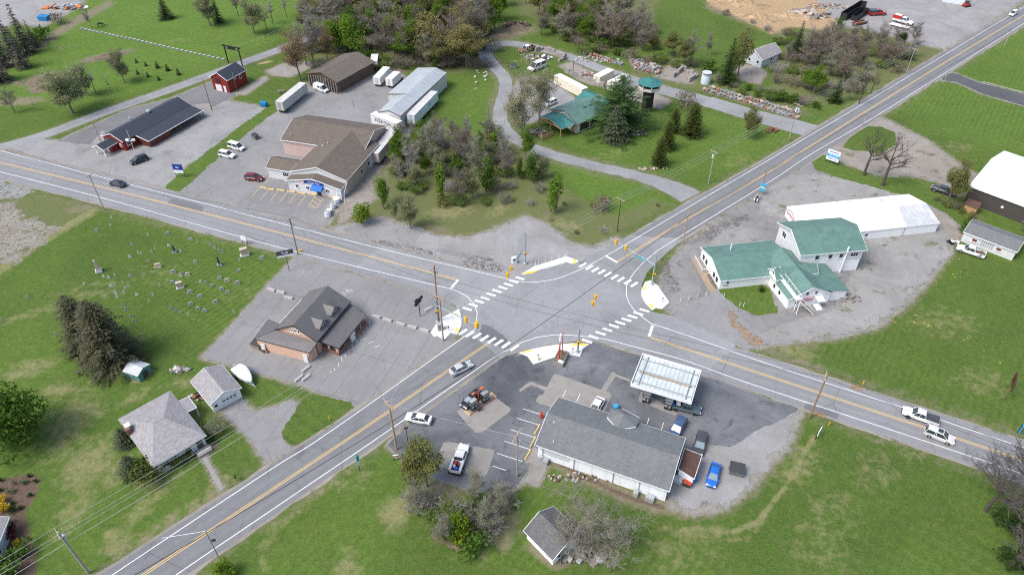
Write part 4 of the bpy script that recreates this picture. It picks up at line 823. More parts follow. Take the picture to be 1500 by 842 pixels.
plain('sign_pink', (.72, .45, .47), .5, .05); mb = MB(); q = o-T*3.1+N*.1; mb.tube((q.x, q.y, 3.4), (q.x+N.x*.08, q.y+N.y*.08, 3.4), .48, .48, 14); B.prt('round_sign', mb, 'sign_pink')
vents(B, f1, [(2.2, 4.6), (3.6, 3.8), (2.4, 4.9)], 'galv'); vents(B, f, [(-10, -5.5)], 'galv')
B.win(f1, 'R', -1.2, 1.3, 1.1, 1.3); B.win(f1, 'R', 3.0, 1.3, 1.1, 1.3)
for fr in (f1,): q = fr.p(-3, -fr.W/2-.05); mb = MB(); mb.box(q.x, q.y, 0, fr.L*.7, .06, 4.2, fr.rz); B.prt('side_cladding', mb, 'tan_siding')
mb = MB(); q0 = f1.p(-f1.L/2-.3, -f1.W/2-.5); mb.tube((q0.x, q0.y, 4.1), (q0.x-.3, q0.y-3.6, 3.0), .06, n=5); mb.tube((q0.x-.3, q0.y-3.6, 3.0), (q0.x-.5, q0.y-3.9, 0), .06, n=5); B.prt('downpipe', mb, 'pipe_white')
# ---- teal-roofed showroom
c, a, W, L = R3(gr(365, 498), gr(570, 605), gr(740, 540), 3.1); d = rot2((1, 0), a+PI/2)
B = Bd('showroom', 'long teal metal roofed showroom with glazed front half hidden by pine', 'showroom', c); f = B.gable(c+d*3.4, a+PI/2, L+6.2, W-.8, 3.1, 5.0, 'cream_wall', 'roof_green', trim='wood_brown')
for x in (-4.6, -.4, 3.6): B.win(f, 'R', x, .45, 3.5, 2.0, 'black_metal', n=3, sill=False)
c2 = c+d*10+rot2((0, 1), a+PI/2)*1.0; B.gable(c2, a, 10, 7.5, 3.0, 4.6, 'cream_wall', 'roof_teal', trim='wood_brown')
cp, ap, Wp, Lp = R3(gr(305, 555), gr(445, 643), gr(550, 600), 2.8); fp = B.gable(cp, a+PI/2, Lp, Wp, 2.8, 4.0, 'cream_wall', 'roof_teal', (.3, .2), wall=False, trim='wood_new', part='porch_roof')
for x, y in ((-Lp/2+.2, -Wp/2+.2), (-Lp/2+.2, Wp/2-.2), (-Lp/2+.2, 0), (Lp/2-.4, -Wp/2+.2)): q = fp.p(x, y); mb = MB(); mb.box(q.x, q.y, 0, .2, .2, 2.9, a); B.prt('post', mb, 'wood_new')
mb = MB(); q = fp.p(-Lp/2+.2, 0); mb.box(q.x, q.y, 2.6, .15, Wp, .25, fp.rz); q = fp.p(0, -Wp/2+.2); mb.box(q.x, q.y, 2.6, Lp, .15, .25, fp.rz); B.prt('beam', mb, 'wood_new')
fd = B.gable(fw(fp, 1.0, -Wp/2+.4), a, 3.2, 3.0, 2.9, 3.7, 'wood_new', 'roof_teal', (.15, .3), wall=False, trim='wood_new', part='cross_gable')
mb = MB()
for x in (-1, 1.5, 4): q = f.p(x, -1.5); mb.box(q.x, q.y, 4.72-.25, 1.4, .8, .2, f.rz, 0, R(-16))
B.prt('skylight', mb, 'roof_teal')
# ---- viewing tower
g = G(947, 163); B = Bd('viewing_tower', 'black square tower topped by cream octagonal cabin with teal roof', 'tower', g.xy); mb = MB(); mb.box(0, 0, 0, 2.4, 2.4, 6.9, R(20)); B.prt('shaft', mb, 'black_metal')
mb = MB(); mb.lathe([(2.3, 6.9), (3.3, 7.4), (3.3, 9.3)], 0, 0, 8); B.prt('cabin', mb, 'cream_wall'); mb = MB(); mb.lathe([(3.32, 8.35), (3.34, 8.36), (3.34, 9.0), (3.32, 9.0)], 0, 0, 8); B.prt('window_band', mb, 'glass_dark')
mb = MB()
for k in range(8): an = 2*PI*k/8; mb = MB(); mb.box(3.3*math.cos(an)*1.0, 3.3*math.sin(an), 8.2, .35, .35, 1.0, an); B.prt('mullion', mb, 'cream_wall')
mb = MB(); N8 = [(3.8*math.cos(2*PI*k/8), 3.8*math.sin(2*PI*k/8), 9.2) for k in range(8)]
for k in range(8): mb.poly([N8[k], N8[(k+1) % 8], (0, 0, 10.6)])
mb.poly(N8[::-1]); ro = B.prt('roof', mb, 'roof_teal'); mb = MB(); mb.tube((0, 0, 10.5), (0, 0, 11.6), .08, .04); B.prt('finial', mb, 'black_metal', ro)
# ---- white house with green roofs: front wing, cross wing, tall block
c, a, W, L = R3(ch(107, 390), ch(232, 600), ch(505, 568), 2.6)
B = Bd('green_roof_house', 'rambling white house with green metal roofs, dormers and outside stair', 'house', c); rz = a+PI/2; d = rot2((1, 0), rz)
fA = B.gable(c+d*3.6, rz, L+6.4, W-.8, 2.6, 4.2, 'white_siding', 'roof_green', skip='K')
c2, a2, W2, L2 = R3(ch(610, 712), ch(945, 662), ch(800, 480), 2.6); fB = B.gable(c2+rot2((1, 0), a2+PI/2)*1.5, a2+PI/2, L2+3.4, 9.4, 2.7, 5.0, 'white_siding', 'roof_green', skip='KR')
q0 = fB.p(-fB.L/2-.3, -fB.W/2+1.6); qq = [fw(fB, -fB.L/2+.1, -fB.W/2+1.9), fw(fB, fB.L/2-2.6, -fB.W/2+1.9), fw(fB, fB.L/2-2.6, -fB.W/2-4.3), fw(fB, -fB.L/2+.1, -fB.W/2-4.3)]
B.shed(qq, [3.55, 3.55, 2.55, 2.55], 'white_siding', 'roof_green', 'side_roof', trim=None)
c3, a3, W3, L3 = R3(ch(590, 235), ch(735, 440), ch(1135, 402), 5.9); fC = B.gable(c3, a3+PI/2, L3-.8, W3-1.0, 5.9, 8.1, 'white_siding', 'roof_green', (.5, .6), wm2='grey_white_siding')
for x in (-3.3, -.3, 2.2): B.win(fC, 'R', x, 3.9, 1.0, 1.2, n=1)
B.win(fC, 'R', 5.2, 4.0, 1.8, 1.1, n=3); B.win(fC, 'F', -2.8, 4.0, 1.7, 1.5, n=2)
mb = MB(); q = fC.p(5.3, -fC.W/2-.04); mb.box(q.x, q.y, 3.2, fC.L*.25, .06, 2.6, fC.rz); B.prt('grey_panel', mb, 'grey_white_siding'); mb = MB(); q = fC.p(3.1, -fC.W/2-.3); mb.tube((q.x, q.y, 0), (q.x, q.y, 6.9), .22, n=8); B.prt('chimney_flue', mb, 'pipe_white')
mb = MB(); q = fA.p(-2.8, fA.W/2-2.6); mb.tube((q.x, q.y, 3), (q.x, q.y, 5.0), .14, n=8); B.prt('chimney_flue', mb, 'pipe_white')
for x in (-3.9, -2.2, 2.3, 3.9): B.win(fA, 'F', x, .6, 1.2, 1.5, n=1)
B.door(fA, 'F', .3, 1.0, 2.0); B.win(fA, 'R', -6.6, 1.3, .7, .8); q = fA.p(-fA.L/2-.8, 2.6); mb = MB()
for k in range(12): mb.box(*fA.p(-fA.L/2-1.5, .6+k*.42).xy, .1, .07, .07, .8, rz)
mb.box(*fA.p(-fA.L/2-1.5, 2.9).xy, .88, .1, 5.0, .08, rz); mb.box(*fA.p(-fA.L/2-1.0, .4).xy, .88, 1.0, .08, .08, rz); B.prt('porch_railing', mb, 'trim_white')
mb = MB(); mb.box(*fA.p(-fA.L/2-.8, 2.9).xy, 0, 1.5, 5.2, .12, rz); B.prt('porch_floor', mb, 'concrete')
o, an, nv = fA.side('R'); q = o+Vector((nv.x, nv.y, 0))*.05; T = Vector((math.cos(an), math.sin(an), 0)); plain('letter_dark', (.05, .05, .06), .6); q = q-T*(fA.L/2-1.3); lettering(B.root, '1167', .6, (q.x, q.y, .95), an, 'letter_dark')
for x, z in ((-.9, 3.05), (1.1, 3.05)): B.win(fB, 'F', x, z, .75, .9)
for x in (-2.9, -1.2): B.win(fB, 'F', x, .9, .8, .9)
plain('sign_rose', (.62, .42, .46), .5, .1); plain('letter_rose', (.34, .06, .12), .5); o, an, nv = fB.side('F'); N = Vector((nv.x, nv.y, 0)); T = Vector((math.cos(an), math.sin(an), 0)); mb = MB(); q = o-T*.4+N*.08; mb.box(q.x, q.y, 1.35, 2.5, .12, 1.1, an); sg = B.prt('sign_board', mb, 'sign_rose'); q = o-T*.4+N*.16; lettering(sg, 'Antiques', .5, (q.x, q.y, 1.95), an, 'letter_rose')
mb = MB(); q = o+T*1.9+N*.8; mb.box(q.x, q.y, 2.25, 1.7, 1.6, .1, an, 0, R(12)); B.prt('door_canopy', mb, 'trim_white'); B.door(fB, 'F', 1.9, 1.0, 2.0, 'door_white'); mb = MB(); q = o+T*1.9+N*1.6
for k in range(4): qq = o+T*1.9+N*(.5+.4*k); mb.box(qq.x, qq.y, 0, 1.3, .4, .6-.15*k, an)
B.prt('step', mb, 'trim_white')
o, an, nv = fB.side('R'); mb = MB()
for x in (-1.8, 1.0): B.win(fB, 'L', x, .9, .8, 1.2)
B.win(fB, 'L', 3.2, .9, .8, 1.2)
# dormers and outside stair over the cross wing
fd = B.gable(fw(fB, .2, fB.W/2-2.0), rz+PI, 4.4, 3.4, 3.7, 5.0, 'white_siding', 'roof_green', (.25, .3), skip='F', z0=2.6, part='dormer_roof'); B.win(fd, 'K', 0, 3.75, .9, .8)
fd = B.gable(fw(fB, .6, -fB.W/2+2.0), rz, 4.0, 3.0, 3.6, 4.75, 'white_siding', 'roof_green', (.25, .3), skip='F', z0=2.6, part='dormer_roof'); B.win(fd, 'K', 0, 3.7, .8, .7)
mb = MB(); p0 = fB.p(1.6, fB.W/2-1.2, 3.5); p1 = fB.p(-fB.L/2-1.4, fB.W/2-1.2, 3.35); p2 = fB.p(-fB.L/2-2.4, fB.W/2-4.6, .0); w_ = rot2((0, .55), fB.rz)
for s in (-1, 1):
    o3 = Vector((w_.x*s, w_.y*s, 0)); mb.tube(p0+o3, p1+o3, .09); mb.tube(p0+o3+Vector((0, 0, .9)), p1+o3+Vector((0, 0, .9)), .06)
    for k in range(8): q = p0.lerp(p1, k/7)+o3; mb.tube(q, q+Vector((0, 0, .9)), .045, n=4)
mb.box(*((p0+p1)/2).xy, 3.38, (p1-p0).length, 1.15, .1, fB.rz); B.prt('stair_deck', mb, 'trim_white')
mb = MB(); dd = rot2((.5, 0), fB.rz)
for s in (-1, 1): o3 = Vector((dd.x*s, dd.y*s, 0)); mb.tube(p1+o3, p2+o3, .09); mb.tube(p1+o3+Vector((0, 0, .9)), p2+o3+Vector((0, 0, .9)), .05); mb.tube((p1+o3).to_2d().to_3d(), p1+o3, .09)
B.prt('stair_stringer', mb, 'trim_white'); mb = MB()
for k in range(11): q = p1.lerp(p2, (k+.5)/11); mb.box(q.x, q.y, q.z, 1.0, .3, .06, fB.rz)
B.prt('tread', mb, 'wood_new')
# ---- white metal hall behind it
c, a, L, W = R3(rt(78, 292), rt(852, 378), rt(705, 228), 2.5); A_, B_, C_ = [G(*q, 2.5) for q in (rt(78, 292), rt(852, 378), rt(705, 228))]
dr = (C_-A_).xy; rz_ = math.atan2(dr.y, dr.x); Lh = dr.length; wv = rot2((0, -1), rz_); Wh = abs((B_-C_).xy.dot(wv)); cc_ = (A_.xy+C_.xy)/2+wv*Wh/2
B = Bd('white_hall', 'long low white metal hall with weathered grey roof end', 'hall', cc_); f = B.gable(cc_, rz_, Lh-.2, Wh-.2, 2.5, 3.9, 'white_siding', 'roof_white', (.12, .12))
mb = MB(); sl = math.hypot(f.W/2+.12, 1.4)
zz = lambda y: 3.9-abs(y)*(1.4)/(f.W/2)+.165
mb.poly([f.p(f.L/2-8.6, -f.W/2-.1, zz(f.W/2+.1)), f.p(f.L/2+.1, -f.W/2-.1, zz(f.W/2+.1)), f.p(f.L/2+.1, -.05, zz(.05)), f.p(f.L/2-7.2, -.05, zz(.05))]); B.prt('bare_roof_panel', mb, 'roof_old_galv', f.roof)
B.win(f, 'R', -2.2, .9, .9, 1.0, n=2); mb = MB(); q = f.p(f.L/2-8.7, -f.W/2-.05); mb.box(q.x, q.y, 0, .14, .14, 2.5, f.rz); B.prt('trim_post', mb, 'grey_box')
plain('sign_red', (.42, .02, .05), .5, .1); o, an, nv = f.side('F'); N = Vector((nv.x, nv.y, 0)); T = Vector((math.cos(an), math.sin(an), 0)); q = o-T*3.9+N*.06; mb = MB(); n_ = 20; E_ = [q+T*(1.9*math.cos(2*PI*k/n_))+Vector((0, 0, 1.65+1.0*math.sin(2*PI*k/n_))) for k in range(n_)]; mb.poly(E_); sg = B.prt('oval_sign', mb, 'letter_dark'); q = q+N*.02; mb = MB(); mb.poly([q+T*(1.78*math.cos(2*PI*k/n_))+Vector((0, 0, 1.65+.9*math.sin(2*PI*k/n_))) for k in range(n_)]); B.prt('oval_face', mb, 'trim_white', sg); q = q+N*.03; lettering(sg, 'Red Barn', .85, (q.x, q.y, 1.65), an, 'sign_red')
vents(B, f, [(7, 4)], 'galv')
# ---- dark pole barn at the right edge
A_, B_, K_ = G(*rt(1015, 185), 4.4), G(*rt(1298, 290), 4.4), G(*rt(1130, 45), 7.0); d_ = (B_-A_).xy.normalized(); a = math.atan2(d_.y, d_.x); Lb = 30; Wb = abs((K_-A_).xy.dot(rot2((0, 1), a)))*2
cb = A_.xy+d_*Lb/2+rot2((0, 1), a)*Wb/2; B = Bd('pole_barn', 'dark brown pole barn with bright white metal roof at right edge', 'barn', cb); f = B.gable(cb, a, Lb-.6, Wb-.6, 4.4, 7.0, 'dark_siding', 'roof_white', (.3, .35))
for x in (-6.5, 0): o, an, nv = f.side('R'); q = o+Vector((math.cos(an), math.sin(an), 0))*x; mb = MB(); mb.tube((q.x, q.y, 2.2), (q.x+nv.x*.12, q.y+nv.y*.12, 2.2), .32, .32, 12); B.prt('round_vent', mb, 'trim_white')
# ---- mobile home
c, a, L, W = R3(rt(995, 425), rt(1275, 530), rt(1300, 450), 2.6); B = Bd('mobile_home', 'weathered white mobile home with grey shingle roof and two rusty windows', 'mobile home', c); f = B.gable(c, a, L-.5, W-.7, 2.6, 3.5, 'grey_white_siding', 'shingle_grey', (.3, .25))
plain('rusty_pane', (.16, .06, .04), .5); B.win(f, 'R', -2.9, 1.1, 1.2, .9, pane='rusty_pane'); B.win(f, 'R', 2.2, 1.1, 1.2, .9, pane='rusty_pane'); mb = MB(); o, an, nv = f.side('R')
for k in range(6): q = o+Vector((math.cos(an), math.sin(an), 0))*(-1.4+.45*k)+Vector((nv.x, nv.y, 0))*.05; mb.box(q.x, q.y, .9, .18, .08, 1.2, an)
B.prt('louvre', mb, 'grey_box')
# ---- brown-roofed pub
c, a, W, L = R3(pub(183, 472), pub(440, 548), pub(640, 300), 3.8)
B = Bd('pub', 'salmon brick pub with charcoal standing-seam roof, dormers and glazed sunroom', 'pub', c); f = B.gable(c, a+PI/2, L-.5, W-.6, 3.8, 6.3, 'brick', 'roof_charcoal', trim='black_metal')
B.win(f, 'F', -.9, 4.35, .55, .7); B.win(f, 'F', 0, 4.35, .55, .9); B.win(f, 'F', .8, 4.35, .55, .9)
c2, a2, W2, L2 = R3(pub(450, 545), pub(575, 592), pub(742, 385), 2.5); o = c2
S_ = [G(*pub(450, 545), 3.0).xy, G(*pub(575, 592), 2.5).xy, G(*pub(742, 385), 2.5).xy, G(*pub(640, 310), 3.0).xy]
fS = B.frame(c2, a2+PI/2, L2-.5, W2-.4); w = MB(); w.box(*fS.p(0, 0).xy, 0, fS.L, fS.W, .95, fS.rz); B.prt('brick_base', w, 'brick_dark'); w = MB(); w.box(*fS.p(0, 0).xy, .95, fS.L-.1, fS.W-.1, 1.5, fS.rz); B.prt('sunroom_wall', w, 'brick')
B.shed(S_, [3.0, 2.5, 2.5, 3.0], 'brick', 'roof_charcoal', 'sunroom_roof', wall=False, trim='black_metal')
for x in (-3.7, -1.9, 1.7, 3.6): B.win(fS, 'R', x, 1.0, 1.6, 1.3, 'brick_dark', n=1, sill=False)
B.door(fS, 'R', -.1, 1.3, 2.2, 'door_white'); B.win(fS, 'F', -.9, 1.0, 1.3, 1.2, 'brick_dark', sill=False); B.win(fS, 'F', .9, 1.0, 1.3, 1.2, 'brick_dark', sill=False)
c3, a3, L3, W3 = R3(pub(50, 530), pub(395, 618), pub(440, 555), 2.9); q3 = [G(*pub(50, 530), 2.8).xy, G(*pub(395, 618), 2.8).xy, G(*pub(440, 553), 3.75).xy, G(*pub(140, 420), 3.75).xy]
B.shed([q3[0], q3[1], q3[2], G(*pub(185, 478), 3.7).xy], [2.8, 2.8, 3.7, 3.7], 'brick', 'roof_charcoal', 'lean_to_roof', trim='black_metal', inset=.35, walls=(0, 1, 3))
B.shed([G(*pub(50, 530), 2.8).xy, G(*pub(140, 545), 2.83).xy, G(*pub(205, 440), 2.95).xy, G(*pub(140, 411), 2.85).xy], [2.81, 2.85, 2.97, 2.87], 'brick', 'roof_charcoal', 'store_roof', trim='black_metal', inset=.3, walls=(0, 3))
fL = B.frame(c3, a3, L3-.7, W3); B.door(fL, 'R', -4.4, .9, 2.0); B.door(fL, 'R', 4.9, 1.0, 2.0)
for x in (-2.3, 1.8):
    fd = B.gable(fw(f, x, -f.W/2+2.0), f.rz-PI/2, 2.7, 2.3, 4.75, 5.55, 'brick_dark', 'roof_charcoal', (.35, .3), z0=3.8, part='dormer_roof', trim=None); B.win(fd, 'K', -.5, 4.2, .7, .5); B.win(fd, 'K', .5, 4.2, .7, .5)
mb = MB(); fz = [fw(f, f.L/2-1.5, f.W/2+1.5), fw(f, -f.L/2-1.0, f.W/2+1.5)]; fz = [q-B.c for q in fz]; L_ = (fz[1]-fz[0]).length; q = (fz[0]+fz[1])/2; mb.box(q.x, q.y, 0, L_, .12, 2.5, f.rz); B.prt('screen_wall', mb, 'cream_wall')
mb = MB(); q = f.p(f.L/2-1.0, .9); mb.tube((q.x, q.y, 5.5), (q.x, q.y, 7.8), .05, n=5); B.prt('mast', mb, 'galv')
# ---- hip-roofed bungalow
A_, B_, C_ = G(*hs(55, 395), 2.6), G(*hs(378, 218), 2.6), G(*hs(600, 497), 2.6); c = (A_+C_).xy/2; l = (B_-A_).xy; rz = math.atan2(l.y, l.x); L, W = l.length, (C_-B_).xy.length
B = Bd('bungalow', 'pale grey shingled bungalow with brick chimney and evergreen bushes round it', 'house', c); f = B.hip(c, rz, L-.9, W-.9, 2.6, 4.5, 'pale_blue_siding', 'shingle_pale', ridge=.9)
B.win(f, 'R', 1.2, .9, 1.3, 1.1); B.win(f, 'R', -2.6, .9, 1.3, 1.1); mb = MB(); o, an, nv = f.side('R'); T = Vector((math.cos(an), math.sin(an), 0)); N = Vector((nv.x, nv.y, 0)); q = o+T*3.2+N*.9; mb.box(q.x, q.y, 0, 2.4, 1.7, .35, an); mb.box(q.x+N.x*.8, q.y+N.y*.8, .35, 2.4, .06, .1, an); B.prt('front_step', mb, 'concrete'); mb = MB()
for k in range(6): q = o+T*(2.1+.44*k)+N*1.7; mb.box(q.x, q.y, .35, .06, .06, .8, an)
q = o+T*3.2+N*1.7; mb.box(q.x, q.y, 1.12, 2.4, .08, .07, an); B.prt('railing', mb, 'trim_white'); B.door(f, 'R', 3.2, 1.0, 2.0, 'door_dark', .35)
mb = MB(); q = G(*hs(112, 455), 3.5).xy-B.c; mb.box(q.x, q.y, 2.5, .75, 1.7, 1.6, rz); ck = B.prt('chimney', mb, 'brick_dark'); mb = MB(); mb.box(q.x, q.y+.3, 4.1, .85, 1.0, .12, rz); B.prt('cap', mb, 'trim_white', ck)
wA, wB, wC = G(*hs(425, 288), 2.5), G(*hs(488, 253), 2.5), G(*hs(540, 322), 2.5); wD = wA+wC-wB; B.shed([wA.xy, wB.xy, wC.xy, wD.xy], [2.72, 2.5, 2.5, 2.72], 'pale_blue_siding', 'shingle_pale', 'porch_roof', wall=False)
for q in (wB, wC): mb = MB(); e_ = (wA+wC)/2; q = q+(e_-q)*.12; mb.box(q.x-B.c.x, q.y-B.c.y, 0, .12, .12, 2.5, rz); B.prt('post', mb, 'trim_white')
# ---- white garage, green shed
c, a, W, L = R3(hs(622, 307), hs(815, 200), hs(690, 60), 2.5); B = Bd('garage', 'white one-car garage with pale shingle gable beside covered boat', 'garage', c); f = B.gable(c, a+PI/2, L-.5, W-.6, 2.5, 3.7, 'white_siding', 'shingle_pale'); B.door(f, 'F', .5, 2.8, 2.1, 'door_white', panes=True, name='garage_door'); B.win(f, 'F', -2.0, 1.0, .7, .8)
c, a, W, L = R3(hs(92, 105), hs(185, 135), hs(245, 58), 1.6); B = Bd('garden_shed', 'small green garden shed with dull galvanised roof under brown conifers', 'shed', c); f = B.gable(c, a, W-.1, L-.1, 1.65, 2.25, 'green_shed_wall', 'roof_old_galv', (.12, .1), trim='green_shed_wall'); B.door(f, 'K', 0, 1.1, 1.5, 'door_dark'); B.door(f, 'R', 0, .1, 1.4, 'trim_white', name='batten')
# ---- filling-station store
c, a, L, W = R3(g2(105, 330), g2(1030, 650), g2(1148, 285), 3.8)
B = Bd('station_store', 'long white filling-station store under one broad grey shingle gable', 'store', c); f = B.gable(c, a, L-.8, W-1.2, 3.8, 5.5, 'blue_white_siding', 'shingle_grey', (.6, .4))
dq = [G(*g2(x, y), 4.7) for x, y in ((605, 145), (680, 232), (802, 212), (825, 150), (712, 88), (630, 86))]; ctr = sum(dq, Vector())/6; mb = MB()
for i in range(6): p_, q_ = dq[i], dq[(i+1) % 6]; mb.poly([(p_.x-B.c.x, p_.y-B.c.y, 4.75), (q_.x-B.c.x, q_.y-B.c.y, 4.75), (ctr.x-B.c.x, ctr.y-B.c.y, 5.9)][::-1 if (q_-p_).cross(ctr-p_).z < 0 else 1])
pr = B.prt('porch_roof', mb, 'shingle_grey'); mb = MB()
for i in (0, 1, 3): p_, q_ = dq[i], dq[(i+1) % 6]; d_ = (q_-p_); mb.box((p_.x+q_.x)/2-B.c.x, (p_.y+q_.y)/2-B.c.y, 4.6, d_.length, .1, .16, math.atan2(d_.y, d_.x))
B.prt('fascia', mb, 'trim_white', pr); mb = MB(); mb.prism([(p_.x*.985+ctr.x*.015-B.c.x, p_.y*.985+ctr.y*.015-B.c.y) for p_ in dq][::-1], 0, 4.5); B.prt('porch_wall', mb, 'blue_white_siding')
for x in (-10, -4.5, 2.2, 6.5): o, an, nv = f.side('R'); q = o+Vector((math.cos(an), math.sin(an), 0))*x+Vector((nv.x, nv.y, 0))*.12; mb = MB(); mb.tube((q.x, q.y, 0), (q.x, q.y, 3.7), .06, n=6); B.prt('downpipe', mb, 'grey_box')
for x, w_ in ((-9.2, .9), (6.3, .8), (8.6, 1.4)): o, an, nv = f.side('R'); q = o+Vector((math.cos(an), math.sin(an), 0))*x+Vector((nv.x, nv.y, 0))*.75; mb = MB(); mb.box(q.x, q.y, 0, w_, .9, .95, an); mb.box(q.x, q.y, .95, w_*.8, .7, .05, an); B.prt('air_unit', mb, 'galv')
mb = MB(); o, an, nv = f.side('R')
for k in range(3): q = o+Vector((math.cos(an), math.sin(an), 0))*(-7.8+.1*k)+Vector((nv.x, nv.y, 0))*.1; mb.box(q.x, q.y, 2.4-.35*k, 5.2-.4*k, .06, .05, an)
B.prt('conduit', mb, 'grey_box'); vents(B, f, [(-9.6, -1.2), (-8.5, -4.2)], 'pipe_white', .09, .3)
e4 = [G(*g2(x, y), 3.0).xy for x, y in ((1135, 360), (1090, 500), (1205, 562), (1258, 400))]; B.shed(e4, [3.2, 3.1, 2.7, 2.8], 'blue_white_siding', 'shingle_russet', 'annex_roof')
# ---- pump canopy
A_, B_, C_ = G(*gs(695, 345), 5), G(*gs(1070, 458), 5), G(*gs(1120, 262), 5); c = (A_+C_).xy/2; l = (B_-A_).xy; a = math.atan2(l.y, l.x); L, W = l.length, (C_-B_).xy.length
B = Bd('pump_canopy', 'flat white pump canopy with ribbed metal deck and two posts', 'canopy', c); f = B.frame(c, a, L, W); mb = MB(); mb.box(*f.p(0, 0).xy, 4.55, L-.3, W-.3, .12, a)
mb2 = MB(); mb2.poly([f.p(-L/2+.15, -W/2+.15, 4.69), f.p(L/2-.15, -W/2+.15, 4.69), f.p(L/2-.15, W/2-.15, 4.69), f.p(-L/2+.15, W/2-.15, 4.69)]); B.prt('deck', mb2, 'canopy_roof'); B.prt('deck_slab', mb, 'trim_white'); mb = MB()
for y in (-W/2, W/2): mb.box(*f.p(0, y).xy, 4.35, L+.1, .12, .75, a)
for x in (-L/2, L/2): mb.box(*f.p(x, 0).xy, 4.353, .12, W-.1, .744, a)
B.prt('fascia', mb, 'trim_white'); mb = MB()
for y in (-W/2+1.15, -.05, W/2-1.15): mb.box(*f.p(0, y).xy, 4.69, L-.5, .16, .22, a)
B.prt('purlin', mb, 'grey_box'); mb = MB(); mb.box(*f.p(0, -.45).xy, 4.69, L-1.2, .12, .14, a); B.prt('rusty_purlin', mb, 'rust_dirt'); mb = MB()
for x in (-L/2+1.2, L/2-1.2): mb.box(*f.p(x, 0).xy, 4.69, .14, W-.5, .3, a)
B.prt('cross_rail', mb, 'galv')
for x in (-L/2+2.0, L/2-2.0): mb = MB(); mb.box(*f.p(x, 0).xy, 0, .4, .5, 4.5, a); B.prt('post', mb, 'trim_white')
cf = f
# ---- white garage at the bottom
c, a, W, L = R3(bgc(32, 572), bgc(210, 755), bgc(388, 588), 2.4); B = Bd('bottom_garage', 'small white garage with mottled grey shingle gable beside bare spreading tree', 'garage', c); B.root.name = 'white_garage'
f = B.gable(c, a, W-.6, L-.9, 2.4, 3.9, 'white_siding', 'shingle_dark', (.45, .35)); B.win(f, 'R', -1.9, 1.0, .8, .8); B.win(f, 'R', 1.6, .9, .8, .9, pane='sign_blue'); B.door(f, 'K', -.6, 2.2, 2.0, 'grey_box', name='garage_door'); B.win(f, 'K', -1.6, 1.0, .7, .8)
# ---- grey-blue cottage far right
c, a, W, L = R3((1090, 78), (1117, 88), (1147, 76), 3.0); B = Bd('cottage', 'pale blue-grey cottage with light shingle gable among conifers', 'house', c); f = B.gable(c, a+PI/2, L-.6, W-.8, 3.0, 5.0, 'pale_blue_siding', 'shingle_pale'); B.win(f, 'F', -1.5, 1.0, 1.0, 1.2); B.win(f, 'F', 1.8, 1.0, 1.0, 1.2); B.win(f, 'R', 0, 1.0, 1.2, 1.1); B.door(f, 'R', 3, 1.0, 2.0)
# ---- small outbuildings
g = G(1421, 309); B = Bd('wooden_shed', 'little orange-brown wooden shed leaning against dark barn wall', 'shed', g.xy); f = B.gable(g.xy, R(-46), 2.8, 2.4, 2.1, 2.9, 'wood_new', 'shingle_russet', (.2, .15), trim='wood_brown'); B.door(f, 'F', 0, .9, 1.7, 'wood_brown')
g = G(9, 826); B = Bd('neighbour_house', 'corner of a neighbouring grey-roofed house in lower left', 'house', (g.x-6.5, g.y)); f = B.gable((g.x-6.3, g.y-1), R(100), 12, 11, 2.7, 4.6, 'pale_blue_siding', 'shingle_pale'); B.win(f, 'R', 1, .9, 1.4, 1.1)
# ================================================================ VEHICLES
def carpaint(name, c, rough=.22, metallic=.0):
    m, t = mk(name); n = t.ramp(t.noise(t.obj(), 1.3, 4, .6), .3, .7); t.out(t.mix(n, sc3(c, .93), sc3(c, 1.05)), rough, metallic=metallic, spec=.5); t.b.inputs['Coat Weight'].default_value = .35; t.b.inputs['Coat Roughness'].default_value = .08
for n_, c_ in (('paint_white', (.72, .725, .73)), ('paint_silver', (.46, .47, .48)), ('paint_black', (.018, .019, .022)), ('paint_navy', (.025, .032, .05)), ('paint_blue', (.012, .13, .52)), ('paint_slate', (.10, .145, .165)), ('paint_maroon', (.15, .012, .022)), ('paint_charcoal', (.06, .062, .068)), ('paint_red', (.42, .02, .018)), ('paint_steelblue', (.05, .09, .17)), ('paint_pearl', (.60, .595, .58))): carpaint(n_, c_)
plain('tyre', (.018, .018, .018), .9, .2); plain('rim', (.34, .35, .36), .35, .1, 3, .5); plain('rim_black', (.03, .03, .03), .4); plain('lamp_clear', (.75, .76, .74), .1, .02); plain('lamp_red', (.38, .012, .015), .2); plain('car_glass', (.030, .042, .050), .05, .2, 1, 0, .8); plain('under_black', (.015, .015, .015), .8); plain('rust_metal', (.21, .095, .05), .85, .35, 2); plain('orange_paint', (.55, .16, .03), .5)
plain('windscreen', (.16, .23, .26), .05, .15, 1, 0, .8)
def loft(mb, st, z0=.26, m=0, tuck=.93):
    n = 0; pts = []
    for x, hw, zt in st:
        pts += [(x, -hw*tuck, z0), (x, -hw, z0+(zt-z0)*.38), (x, -hw*.985, zt-.10), (x, -hw*.90, zt-.015), (x, 0, zt+.02), (x, hw*.90, zt-.015), (x, hw*.985, zt-.10), (x, hw, z0+(zt-z0)*.38), (x, hw*tuck, z0)]
    k = 9; fs = [(i*k+j, (i+1)*k+j, (i+1)*k+j+1, i*k+j+1) for i in range(len(st)-1) for j in range(k-1)]
    fs += [((i+1)*k, i*k, i*k+k-1, (i+1)*k+k-1) for i in range(len(st)-1)]
    fs += [tuple(range(k))[::1], tuple(range((len(st)-1)*k, len(st)*k))[::-1]]
    mb.add(pts, fs, m)
